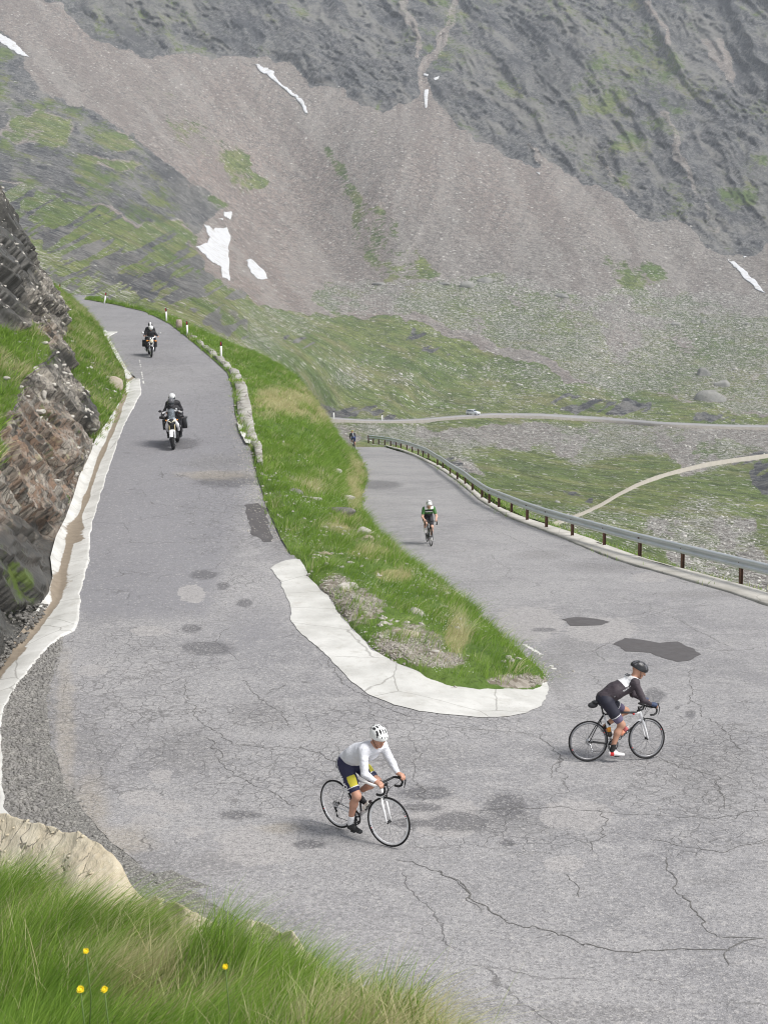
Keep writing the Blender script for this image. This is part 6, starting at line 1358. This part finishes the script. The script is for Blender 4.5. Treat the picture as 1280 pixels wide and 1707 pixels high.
def moto_adv(X, label):
    root = empty('motorcycle', (0, 0, 0), label, 'motorcycle'); root.matrix_world = X; WP = M((.78, .78, .80), .25, name='white_bodywork', var=.03)
    moto_wheel(root, vv(.80, 0, .335), .335, .115, MB_BLK); moto_wheel(root, vv(-.74, 0, .325), .325, .155, MB_BLK)
    for s in (-1, 1):
        b = MB(); b.tube([(.80, .095*s, .335), (.70, .095*s, .60)], .028, 10, 1); b.tube([(.70, .095*s, .60), (.53, .095*s, 1.05)], .023, 10, 0); b.build('fork', [GOLD, MB_BLK], root)
    P, Fc = caps([(vv(.80 + .37*math.cos(R(a)), 0, .335 + .37*math.sin(R(a))), vv(.80 + .37*math.cos(R(a+18)), 0, .335 + .37*math.sin(R(a+18))), .03, .03, .02, (1, 2.4, .6)) for a in range(30, 150, 18)] + [(vv(.74, s*.09, .66), vv(.80, s*.09, .42), .03, .02, .02) for s in (-1, 1)], .012); mesh('front_fender', P, Fc, WP, root, smooth=True)
    # fairing: side cheeks, beak, tank
    P, Fc = caps([(vv(.56, s*.10, 1.0), vv(.44, s*.21, .78), .075, .07, .04) for s in (-1, 1)] + [(vv(.44, s*.21, .78), vv(.36, s*.2, .62), .06, .04, .04) for s in (-1, 1)], .012); mesh('side_fairing', P, Fc, WP, root, smooth=True)
    b = MB()
    for s in (-1, 1): b.ball((.47, .255*s, .80), (.05, .022, .07))
    b.build('air_intake', MB_BLK, root)
    P, Fc = caps([(vv(.60, 0, .98), vv(.50, 0, .82), .10, .10, .05, (1, 1.3, 1)), (vv(.66, 0, .90), vv(.60, 0, .95), .06, .09, .05, (1, 1.5, 1)), (vv(.35, 0, .72), vv(.0, 0, .62), .16, .16, .05), (vv(0, 0, .62), vv(-.25, 0, .55), .15, .12, .05), (vv(.2, 0, .45), vv(-.1, 0, .40), .17, .16, .05), (vv(.5, 0, .75), vv(.25, 0, .5), .1, .1, .05)], .015); mesh('engine_and_frame', P, Fc, MB_BLK, root, smooth=True)
    P, Fc = caps([(vv(.36, 0, .98), vv(.05, 0, .93), .13, .11, .05, (1, 1.25, 1)), (vv(.3, 0, .9), vv(.1, 0, .88), .15, .12, .05)], .015); mesh('tank', P, Fc, WP, root, smooth=True)
    P, Fc = caps([(vv(.0, 0, .90), vv(-.25, 0, .87), .08, .12, .04, (1, 1.2, .6)), (vv(-.25, 0, .90), vv(-.75, 0, .95), .12, .10, .04, (1, 1.1, .6))], .015); mesh('seat', P, Fc, M((.03, .03, .032), .7, name='seat_vinyl'), root, smooth=True)
    for s in (-1, 1):
        b = MB(); b.hull([(.70, .015*s, .93), (.715, .02*s, .99), (.66, .115*s, 1.05), (.655, .125*s, .99), (.69, .06*s, .93), (.62, .04*s, .96), (.60, .10*s, 1.0)]); b.build('headlight', LEN, root)
        b = MB(); b.ball((.55, .20*s, 1.03), (.035, .03, .025)); b.tube([(.52, .12*s, 1.0), (.55, .19*s, 1.03)], .01, 6); b.build('indicator', ORG, root)
    MG_ = NT('smoked_screen'); MG_.b.inputs['Transmission Weight'].default_value = .75; MG_.b.inputs['IOR'].default_value = 1.05; MG_.out((.45, .5, .55), .08); V = []
    for j in range(7):
        t = j / 6
        for i in range(9):
            u = i / 8 * 2 - 1; w_ = .13 - .01 * t; V.append((.62 - .20*t - .05*u*u, u * w_, 1.03 + .40*t - .05*u*u*t))
    o = mesh('windscreen', V, gridf(7, 9), MG_.m, root, smooth=True); o.modifiers.new('thickness', 'SOLIDIFY').thickness = .004
    b = MB(); b.tube([(.35, -.40, 1.13), (.42, -.25, 1.15), (.46, -.08, 1.12), (.46, .08, 1.12), (.42, .25, 1.15), (.35, .40, 1.13)], .013, 8); b.build('handlebar', MB_BLK, root)
    for s in (-1, 1):
        b = MB(); b.hull([(.52, .22*s, 1.19), (.52, .22*s, 1.10), (.47, .44*s, 1.18), (.46, .45*s, 1.10), (.53, .30*s, 1.08), (.53, .34*s, 1.20), (.49, .22*s, 1.15), (.44, .44*s, 1.14)]); b.build('hand_guard', MB_BLK, root)
        b = MB(); b.tube([(.42, .26*s, 1.16), (.45, .36*s, 1.33)], .007, 6); b.ball((.44, .39*s, 1.36), (.02, .065, .045)); b.build('mirror', MB_BLK, root)
        b = MB(); b.box((-.62, .34*s, .72), (.46, .20, .34), bev=.12, m=0); b.box((-.62, .34*s, .90), (.47, .21, .03), m=1); b.box((-.385, .34*s, .72), (.02, .215, .345), m=1); b.build('pannier', [ALU, MB_BLK], root)
    b = MB(); b.tube([(.0, -.17, .33), (-.4, -.2, .36), (-.75, -.2, .5)], [.03, .05, .06], 12); b.build('exhaust', ALU, root)
    return root
def moto_classic(X, label):
    root = empty('motorcycle', (0, 0, 0), label, 'motorcycle'); root.matrix_world = X
    moto_wheel(root, vv(.85, 0, .33), .33, .10, CHR); moto_wheel(root, vv(-.70, 0, .32), .32, .14, CHR)
    for s in (-1, 1):
        b = MB(); b.tube([(.85, .10*s, .33), (.74, .10*s, .60)], .033, 10); b.tube([(.74, .10*s, .60), (.54, .10*s, 1.06)], .024, 10); b.build('fork', CHR, root)
    P, Fc = caps([(vv(.85 + .37*math.cos(R(a)), 0, .33 + .37*math.sin(R(a))), vv(.85 + .37*math.cos(R(a+18)), 0, .33 + .37*math.sin(R(a+18))), .03, .03, .02, (1, 2.2, .6)) for a in range(60, 170, 18)], .012); mesh('front_fender', P, Fc, CHR, root, smooth=True)
    b = MB(); b.ball((.66, 0, .90), (.11, .11, .11)); b.build('lamp_shell', CHR, root, smooth=True); b = MB(); b.ball((.73, 0, .895), (.06, .096, .096)); b.build('headlight', LEN, root, smooth=True)
    b = MB(); b.ball((.56, -.06, 1.02), (.05, .05, .05)); b.ball((.56, .06, 1.02), (.05, .05, .05)); b.build('gauges', CHR, root, smooth=True)
    for s in (-1, 1): b = MB(); b.ball((.64, .24*s, .90), (.05, .055, .04)); b.tube([(.62, .1*s, .92), (.64, .2*s, .90)], .01, 6, 0); b.build('indicator', ORG, root)
    b = MB(); b.tube([(.28, -.42, 1.13), (.38, -.34, 1.15), (.50, -.14, 1.09), (.50, .14, 1.09), (.38, .34, 1.15), (.28, .42, 1.13)], .014, 8); b.build('handlebar', CHR, root)
    for s in (-1, 1):
        b = MB(); b.tube([(.36, .36*s, 1.15), (.40, .43*s, 1.28)], .007, 6); b.ball((.39, .47*s, 1.31), (.018, .06, .045)); b.build('mirror', CHR, root)
    P, Fc = caps([(vv(.38, 0, .95), vv(.02, 0, .90), .13, .11, .05, (1, 1.15, 1))], .015); mesh('tank', P, Fc, MB_BLK, root, smooth=True)
    P, Fc = caps([(vv(.15, 0, .45), vv(-.1, 0, .42), .16, .15, .05), (vv(.2, 0, .72), vv(-.1, 0, .66), .09, .09, .05), (vv(.5, 0, .9), vv(.35, 0, .45), .04, .04, .04), (vv(-.1, 0, .5), vv(-.7, 0, .32), .06, .05, .04)], .015); mesh('engine_and_frame', P, Fc, MB_BLK, root, smooth=True)
    b = MB()
    for s in (-1, 1):
        for k in range(5): b.box((.12, .12*s, .46 + .035*k), (.17, .16, .014))
        b.tube([(.25, .12*s, .5), (.36, .15*s, .38), (.2, .2*s, .24), (-.5, .22*s, .27), (-.9, .23*s, .3)], [.022, .022, .022, .04, .042], 10)
    b.build('cylinders_and_pipes', CHR, root)
    P, Fc = caps([(vv(.0, 0, .84), vv(-.25, 0, .80), .08, .12, .04, (1, 1.2, .6)), (vv(-.25, 0, .84), vv(-.7, 0, .88), .12, .11, .04, (1, 1.1, .6))], .015); mesh('seat', P, Fc, M((.03, .03, .032), .7, name='seat_vinyl'), root, smooth=True)
    for s in (-1, 1):
        b = MB(); b.hull([(x, y*s, z) for x, z in ((-.35, .80), (-.85, .80), (-.38, .45), (-.82, .42)) for y in (.22, .40)]); b.build('saddle_bag', M((.02, .02, .02), .6, name='leather_bag'), root)
    return root
def rider(X, label, jacket, trousers, helm, seatx=-.05, hz=.92, hands=None, footx=.05, footz=.36, visor=True, bulk=1., jfn=None, open_face=False, cell=.016, hfn=None, tor=.12):
    root = empty('person', (0, 0, 0), label, 'person'); root.matrix_world = X
    p0 = vv(seatx, 0, hz + .10); ch = vv(seatx + tor, 0, hz + .46); nk = ch + [.03, 0, .11]
    hip = {s: vv(seatx, .11*s, hz + .08) for s in (1, -1)}; sh = {s: ch + [0, .195*s, .03] for s in (1, -1)}
    torso = [(p0, lerp(p0, ch, .55), .15*bulk, .15*bulk, .06, (1, 1.2, 1)), (lerp(p0, ch, .55), ch, .15*bulk, .15*bulk, .06, (1, 1.25, 1)), (sh[1] * [1, .8, 1], sh[-1] * [1, .8, 1], .095, .095, .05)]
    torso[2] = (ch + [0, .15, .03], ch + [0, -.15, .03], .095, .095, .05)
    arms = []; legs = []; hp = []; kn = {}
    for s in (1, -1):
        h = hands[s] if hands else vv(seatx + .2, .16*s, hz + .25); e = (sh[s] + h) / 2 + [-.06, .07*s, -.09]; arms += [(sh[s], e, .075, .06, .03), (e, h + (e - h) * .12, .058, .042, .03)]
        dl = h - e; dl /= np.linalg.norm(dl); hp += hand_parts(h - dl * .03, h + dl * .05, (0.2, 0, -1), r=.013, side=1)
        ft = vv(footx, .22*s, footz); k_ = vv(seatx + .40, .235*s, hz - .03) if footx > seatx - .2 else vv(seatx + .3, .26*s, hz - .02); kn[s] = k_
        legs += [(hip[s], k_, .10, .078, .04), (k_, ft + [-.03, 0, .08], .075, .055, .03)]
    hd, H = head_parts(nk + [.04, 0, .13], (1, 0, -.12), (0, 0, 1), nk + [-.02, 0, -.02])
    cbody('body', hd + [(a, b, r1*.85, r2*.85, *q) for a, b, r1, r2, *q in torso + arms + legs] + hp, cell, SK1, root)
    cbody('jacket', torso + arms + [(nk + [-.03, 0, -.05], nk, .08, .065, .03)], cell, jacket, root, fn=jfn)
    cbody('trousers', [(p0 + [0, 0, -.02], p0 + [0, 0, .05], .15, .14, .05, (1, 1.2, 1))] + legs, cell, trousers, root)
    for s in (1, -1):
        ft = vv(footx, .22*s, footz); cbody('boot', [(ft + [-.06, 0, .10], ft + [-.05, 0, .0], .06, .055, .03), (ft + [-.06, 0, -.02], ft + [.14, 0, -.02], .05, .04, .03, (1, 1, .8))], cell, MB_BLK, root)
        h = hands[s] if hands else vv(seatx + .2, .16*s, hz + .25); cbody('glove', [(h + [-.04, 0, 0], h + [.04, 0, 0], .048, .044, .02, (1, .9, .9))], cell, MB_BLK, root)
    c = H(0, 0, .02)
    hm = [(H(-.02, 0, .035), H(.03, 0, .035), .128, .122, .03)] + ([] if open_face else [(H(.05, 0, -.05), H(.085, 0, -.085), .085, .06, .03), (H(-.03, 0, -.05), H(0, 0, -.07), .10, .09, .03)])
    cbody('helmet', hm, cell * .8, helm, root, fn=hfn and (lambda q: hfn(q, H)))
    if not open_face:
        b = MB(); V = []
        for j in range(5):
            for i in range(11):
                a = R(-68 + 136 * i / 10); z = -.045 + .10 * j / 4; V.append(H(.008 + .148 * math.cos(a) * (1 - .12 * (j / 4) ** 2), .134 * math.sin(a), z))
        o = mesh('visor', V, gridf(5, 11), M((.03, .035, .04), .08, name='visor_tint'), root, smooth=True); o.modifiers.new('thickness', 'SOLIDIFY').thickness = .006
    else:
        b = MB(); b.tube([H(.03, -.085, .0), H(.095, -.05, -.0), H(.11, 0, 0), H(.095, .05, 0), H(.03, .085, 0)], .013, 6, sc=(1.2, .6)); b.build('goggles', MB_BLK, root)
    return root
# ================================================================ AIR
def haze():
    b = [(-900, -30, -140), (900, 1700, 700)]; (x0, y0, z0), (x1, y1, z1) = b
    v = [(x, y, z) for x in (x0, x1) for y in (y0, y1) for z in (z0, z1)]; f = [[0,1,3,2],[4,6,7,5],[0,4,5,1],[2,3,7,6],[0,2,6,4],[1,5,7,3]]
    m = D.materials.new('haze_air'); m.use_nodes = True; n = m.node_tree.nodes; n.clear(); o = n.new('ShaderNodeOutputMaterial'); p = n.new('ShaderNodeVolumePrincipled')
    p.inputs['Color'].default_value = (.86, .92, 1.0, 1); p.inputs['Density'].default_value = .00024; p.inputs['Anisotropy'].default_value = .0; m.node_tree.links.new(p.outputs[0], o.inputs['Volume'])
    o = mesh('haze', v, f, m); o['kind'] = 'stuff'; tag(o, 'thin bluish mountain haze in front of the far slopes', 'haze')
haze()
mm = np.array([o.matrix_world @ Vector(c) for o in (FAR,) for c in o.bound_box]); print('FAR bounds', mm.min(0), mm.max(0))
# ================================================================ PLACING RIDERS
def bikemat(rear_px, front_px, zf, lean=0., scale=1.):
    """matrix from the two tyre contact points seen in the photograph"""
    a = hit([rear_px[0]], [rear_px[1]], zf)[0]; b = hit([front_px[0]], [front_px[1]], zf)[0]; d = b - a; yaw = math.atan2(d[1], d[0]); c = (a + b) / 2
    print('bike dist', np.linalg.norm(d), 'yaw', math.degrees(yaw), 'Y', c[1])
    pit = math.atan2(float(zf(np.array([b[0]]), np.array([b[1]]))[0] - zf(np.array([a[0]]), np.array([a[1]]))[0]), max(.2, np.linalg.norm(d[:2])))
    m = Matrix.Translation(Vector(c + [0, 0, .008])) @ Matrix.Rotation(yaw, 4, 'Z') @ Matrix.Rotation(lean, 4, 'X') @ Matrix.Scale(scale, 4); return m @ Matrix.Translation((-.088, 0, 0))
zn = lambda x, y: Ga(x, y)
# --- rider in white
NAVY = M((.022, .022, .062), .6, name='navy_lycra'); YEL = M((.62, .55, .05), .6, name='yellow_panel'); JW = (lambda t: t.out(t.mix(t.noise(6, 4, .6), (.60, .61, .66), (.74, .75, .79)), .55, t.bump(t.noise(9, 4, .6, v=t.map(scale=(1, 1, 2.5))), .5, .03)))(NT('white_windbreaker'))
DSH = M((.02, .02, .022), .6, name='black_shoe'); SOCKW = M((.78, .78, .80), .8, name='white_sock'); HW = M((.80, .81, .80), .3, name='white_helmet', var=.03); HB_ = M((.02, .02, .022), .35, name='black_helmet')
def sfn1(c, hip, knee):
    mi = np.zeros(len(c), int)
    for s in (1, -1):
        a, b = hip[s], knee[s]; u = (b - a) / np.linalg.norm(b - a); t = (c - a) @ u / np.linalg.norm(b - a); f = np.cross(u, [0, 1., 0]); f *= np.sign(f[0]); fr = (c - a - ((c - a) @ u)[:, None] * u) @ f; side = (c[:, 1] - (a + (b - a) * .5)[1]) * s
        m = (np.sign(c[:, 1]) == s)
        mi[m & (t > .40) & (t < .72) & (fr > .055 - .05 * (t - .3)) & (side > -.02)] = 1
        mi[m & (np.abs(t - .735) < .012)] = 2
        mi[m & (t < .3) & (np.abs(fr + .05 + .1 * (t - .3)) < .007)] = 2
        mi[m & (t > .72) & (t > .75)] = 0
    return mi
X1 = bikemat((560, 1379), (654, 1413), zn, lean=R(3), scale=.955)
p1 = cyclist('person', X1, 'cyclist in a white jacket and white helmet riding nearest the camera', .0085, dict(skin=SK1, jersey=JW, shorts=[NAVY, YEL, WH], sfn=sfn1, sock=SOCKW, shoe=DSH, helmet=[HW, HB_]), look=(1, -.28, -.34), lean_fw=.03)
b1, SR1 = bicycle(X1, 'white racing bicycle with white rims ridden by the cyclist in white', dict(frame=WH, rim=WH, bottles=[((.19, 0, .475), (.6, 0, .62), [(.80, .79, .74)], (.05, .04, .045)), ((-.05, 0, .50), (-.18, 0, 1), [(.02, .02, .02)], (.02, .02, .02))]), steer=R(12))
b1.name = 'bicycle'
u = Vector((.50, 0, .395)).normalized()
text_on('AVASTO', b1, (.255, -.0265, .478), basis((.5, 0, .41), (0, -.12, 1)), .062, BLK, bold=.002)
k, h = p1['knee'][-1], p1['hip'][-1]; dvec = Vector(h - k).normalized()
text_on('MOOWAR', p1['root'], tuple(lerp(h, k, .47) + [-.035, -.098, 0]), basis(tuple(dvec), (-1, -.1, 0)) , .075, WH, bold=.003)
# --- rider in black
BLKJ = (lambda t: t.out(t.mix(t.noise(5, 4, .6), (.035, .028, .034), (.075, .06, .07)), .55, t.bump(t.noise(8, 4, .6), .5, .03)))(NT('dark_jersey')); DNV = M((.018, .018, .032), .6, name='dark_lycra'); PUR = M((.12, .10, .17), .6, name='purple_band'); GLV = M((.04, .06, .12), .6, name='blue_glove')
def jfn2(c):
    mi = np.zeros(len(c), int); u = np.array([.82, 0, .57]); t = (c - np.array([.365, 0, 1.35])) @ u; mi[(t > -.23) & (np.abs(c[:, 1]) < .175 + .0 * t) & ((c - np.array([.365, 0, 1.35])) @ np.array([-.57, 0, .82]) > -.03)] = 1; return mi
def sfn2(c, hip, knee):
    mi = np.zeros(len(c), int)
    for s in (1, -1):
        a, b = hip[s], knee[s]; L = np.linalg.norm(b - a); t = (c - a) @ (b - a) / L / L; m = (np.sign(c[:, 1]) == s) & (t > .60); mi[m & (t > .64)] = 1; mi[m & (np.abs(t - .615) < .014)] = 2
    return mi
X2 = bikemat((986, 1270), (1071, 1266), zn, lean=R(-3), scale=.94)
SHR = M((.72, .70, .70), .4, name='white_shoe'); 
p2 = cyclist('person', X2, 'cyclist in a black jersey with a white yoke and black helmet at the right', .0085, dict(skin=SK2, jersey=[BLKJ, WH], jfn=jfn2, shorts=[DNV, PUR, WH], sfn=sfn2, sock=M((.02, .02, .02), .8, name='black_sock'), shoe=[SHR, RED], shoefn=lambda c: ((c[:, 0] - c[:, 0].min() < .09) & (c[:, 0] - c[:, 0].min() > .03)).astype(int), helmet=[HB_, M((.10, .10, .11), .4, name='helmet_vents')]), look=(1, -.05, -.45), gloves=GLV, lean_fw=.02)
SHB = M((.22, .22, .23), .35, .6, name='grey_rim')
b2, SR2 = bicycle(X2, 'white and black racing bicycle with dark wheels and orange bottles under the cyclist in black', dict(frame=WH, top=BLK, stay=BLK, rim=SHB, mech=SIL, ring=SIL, bag=True, bottles=[((.20, 0, .485), (.6, 0, .62), [(.72, .30, .18), (.75, .20, .20)], (.78, .70, .66)), ((-.055, 0, .49), (-.18, 0, 1), [(.05, .04, .03), (.80, .33, .04)], (.80, .80, .80))]), steer=R(10))
text_on('CANNONDALE', b2, (.255, -.0265, .478), basis((.5, 0, .41), (0, -.12, 1)), .058, BLK, bold=.002)
b = MB(); b.tube([(.37, 0, .765), (.462, 0, .778)], .0215, 12); b.tube([(.345, 0, .762), (.37, 0, .765)], .0212, 12, 1); b.build('top_tube_band', [WH, RED], b2)
r2 = p2['root']
GRY = M((.55, .55, .56), .6, name='grey_print')
# side panel print, back print, logo spots
c_ = p2['ch']; text_on('CAMPAGNOLO', r2, (.12, -.178, 1.175), basis((.82, -.02, .5), (-.3, -.35, .8)), .048, WH, bold=.002)
text_on('CUBE', r2, (.245, -.02, 1.415), basis((.0, -1, 0), (1, 0, .55)), .07, BLK, bold=.003)
# --- rider in green
GRN = M((.05, .16, .035), .6, name='green_jersey'); BLC = M((.02, .02, .025), .6, name='black_lycra')
def jfn3(c):
    mi = np.zeros(len(c), int); sh_ = (np.abs(c[:, 1]) > .05) & (np.abs(c[:, 1]) < .155) & (c[:, 2] > 1.30); mi[sh_] = 1; mi[(c[:, 2] > 1.19) & (c[:, 2] < 1.225) & (np.abs(c[:, 1]) < .14)] = 1; mi[(c[:, 2] > 1.225) & (c[:, 2] < 1.275) & (np.abs(c[:, 1]) < .13)] = 2; mi[(c[:, 2] < 1.12)] = 2; return mi
X3 = bikemat((709.5, 902.8), (720.8, 912), zn, lean=R(2))
p3 = cyclist('person', X3, 'cyclist in a green and white jersey coming towards the camera on the lower road', .012, dict(skin=SK3, jersey=[GRN, WH, BLC], jfn=jfn3, long=False, shorts=BLC, sock=SOCKW, shoe=SHR, helmet=[HW, HB_]), look=(1, 0, -.3), up_leg='r', lean_fw=-.02)
b3, _ = bicycle(X3, 'black racing bicycle with thin wheels ridden by the cyclist in green', dict(frame=BLK, fork=BLK, rim=BLK, down=M((.10, .11, .04), .4, name='olive_frame'), bottles=[((.19, 0, .475), (.6, 0, .62), [(.80, .79, .78)], (.6, .05, .04))]), steer=R(4), up_leg='r')
# --- rider far away, from behind
BLU = M((.03, .05, .17), .6, name='blue_shorts')
a4 = hit([591.4], [749.3], zn)[0]; X4 = Matrix.Translation(Vector(a4) + Vector((0, 0, .01))) @ Matrix.Rotation(R(100), 4, 'Z') @ Matrix.Rotation(R(-4), 4, 'X') @ Matrix.Translation((.41, 0, 0))
p4 = cyclist('person', X4, 'distant cyclist in black and blue seen from behind on the lower road', .014, dict(skin=SK2, jersey=[BLC, M((.5, .55, .6), .6, name='grey_stripe')], jfn=lambda c: ((np.abs(c[:, 1] - .0) < .022) & (c[:, 2] > 1.1)).astype(int), shorts=BLU, sock=SOCKW, shoe=SHR, helmet=[M((.5, .5, .12), .5, name='olive_helmet'), HB_]), look=(1, .1, -.5), glasses=False)
b4, _ = bicycle(X4, 'dark bicycle ridden away by the distant cyclist in black and blue', dict(frame=BLK, rim=BLK))
# --- motorcycles
def motomat(px, py, yaw, lean, wb=.80):
    a = hit([px], [py], zn)[0]; zb = float(zL(a[1] + 1.5)); pit = math.atan2(zb - float(zL(a[1])), 1.5)
    return Matrix.Translation(Vector(a) + Vector((0, 0, .01))) @ Matrix.Rotation(yaw, 4, 'Z') @ Matrix.Rotation(pit, 4, 'Y') @ Matrix.Rotation(lean, 4, 'X') @ Matrix.Translation((-wb, 0, 0))
Xm = motomat(290, 749.5, R(-87), R(4)); moto_adv(Xm, 'white and black touring motorcycle with twin headlights and metal panniers, nearer of the two')
JB = (lambda t: t.out(t.mix(t.noise(5, 4), (.014, .014, .016), (.035, .034, .038)), .6))(NT('black_textile'))
def jfa(c):
    y = np.abs(c[:, 1]); band = (np.abs(c[:, 2] - (1.315 + .5 * np.abs(y - .15) * 0 + .25 * (y - .12).clip(0) * -1)) < .028) & (c[:, 0] > .0); return (band & (y < .35) | ((y > .15) & (y < .2) & (c[:, 2] > 1.31) & (c[:, 2] < 1.40) & (c[:, 0] > 0))).astype(int)
rider(Xm, 'motorcyclist in black and white jacket steering the nearer motorcycle', [JB, WH], JB, M((.10, .10, .11), .25, name='grey_helmet'), seatx=-.06, hz=.92, hands={1: vv(.36, .36, 1.15), -1: vv(.36, -.36, 1.15)}, jfn=jfa, tor=.13)
rider(Xm, 'pillion passenger with silver white helmet behind the driver of the nearer motorcycle', JB, JB, M((.62, .63, .63), .3, name='silver_helmet'), seatx=-.50, hz=1.02, hands={1: vv(-.28, .24, 1.22), -1: vv(-.28, -.24, 1.22)}, footx=-.25, footz=.48, tor=.10, bulk=1.05)
Xc = motomat(252.8, 596.0, R(-76), R(-2), wb=.85); moto_classic(Xc, 'chrome classic motorcycle with round headlight and high bars, farther of the two')
hf = lambda q, H: (((q - H(0, 0, 0)) @ (H(1, 0, 0) - H(0, 0, 0)) < .02) * ((q - H(0, 0, 0)) @ (H(0, 0, 1) - H(0, 0, 0)) < .07)).astype(int)
HWS = M((.75, .75, .75), .3, name='pale_helmet')
rider(Xc, 'motorcyclist in black with open face white helmet steering the farther motorcycle', JB, JB, [HWS, MB_BLK], seatx=-.10, hz=.84, hands={1: vv(.30, .37, 1.15), -1: vv(.30, -.37, 1.15)}, open_face=True, tor=.10, hfn=hf, footx=.3, footz=.34)
rider(Xc, 'pillion passenger in black with striped white helmet on the farther motorcycle', JB, JB, [MB_BLK, HWS], seatx=-.52, hz=.98, hands={1: vv(-.30, .24, 1.15), -1: vv(-.30, -.24, 1.15)}, open_face=True, footx=-.3, footz=.45, tor=.08, hfn=lambda q, H: (np.abs((q - H(0, 0, 0)) @ (H(0, 1, 0) - H(0, 0, 0))) < .045).astype(int))
# --- far white car
def car():
    i = np.argmin(abs(FRX - 790)); P0 = FRC[i]; j = min(i + 3, len(FRC) - 1); d = FRC[j] - FRC[i-3]; yaw = math.atan2(d[1], d[0])
    root = empty('car', P0 + [0, .5, .1], 'white estate car on the far road, seen across the valley', 'car'); root.rotation_euler = (0, 0, yaw * .0 + R(-38)); 
    CW = M((.74, .76, .80), .3, name='car_paint'); GL = M((.06, .08, .11), .08, name='car_glass')
    prof = [(-2.1, .35), (-2.15, .75), (-2.0, 1.0), (-1.75, 1.45), (-1.2, 1.55), (.2, 1.55), (.95, 1.05), (1.95, .88), (2.15, .6), (2.1, .35)]; V = []
    for s in (-1, 1):
        for x, z in prof: w = .86 - .16 * max(0, z - .95); V.append((x, s * w, z))
    n = len(prof); Fc = [[i, (i+1) % n, n + (i+1) % n, n + i][::-1] for i in range(n)] + [list(range(n)), list(range(2*n-1, n-1, -1))]
    o = mesh('body', V, Fc, CW, root); m_ = o.modifiers.new('bevel', 'BEVEL'); m_.width = .08; m_.segments = 3
    for s in (-1, 1):
        b = MB()
        for q in ([(-1.7, 1.0), (-1.6, 1.38), (-1.05, 1.43), (-1.0, 1.0)], [(-.92, 1.0), (-.95, 1.43), (-.2, 1.44), (-.2, 1.0)], [(-.1, 1.0), (-.1, 1.44), (.15, 1.44), (.78, 1.02)]):
            b.hull([(x, s * (.862 - .16 * max(0, z - .95) + d_), z) for x, z in q for d_ in (0, .02)])
        b.build('side_window', GL, root)
    b = MB(); b.hull([(x + d_, y, z) for x, z, w in ((.28, 1.47, .68), (.88, 1.08, .76)) for y in (-w, w) for d_ in (0, .05)]); b.build('windscreen', GL, root)
    b = MB(); b.hull([(x, y, z) for x, z, w in ((-2.03, 1.05, .7), (-1.82, 1.4, .66)) for y in (-w, w) for x in (x, x - .05)]); b.build('rear_window', GL, root)
    for x in (-1.35, 1.35):
        for s in (-1, 1):
            r = empty('wheel', (x, s * .78, .32)); r.parent = root; MB().ring((0, 0, 0), .24, 1, 24, 8, sc=(.09, .1)).build('tyre', TY, r); MB().cyl((0, -.06, 0), (0, .06, 0), .2, 16).build('rim', SIL, r)
    for s in (-1, 1): MB().ball((2.08, .6 * s, .72), (.08, .16, .08)).build('headlight', LEN, root)
    for s in (-1, 1): MB().box((-2.1, .72 * s, .9), (.08, .14, .3)).build('tail_light', RED, root)
car()
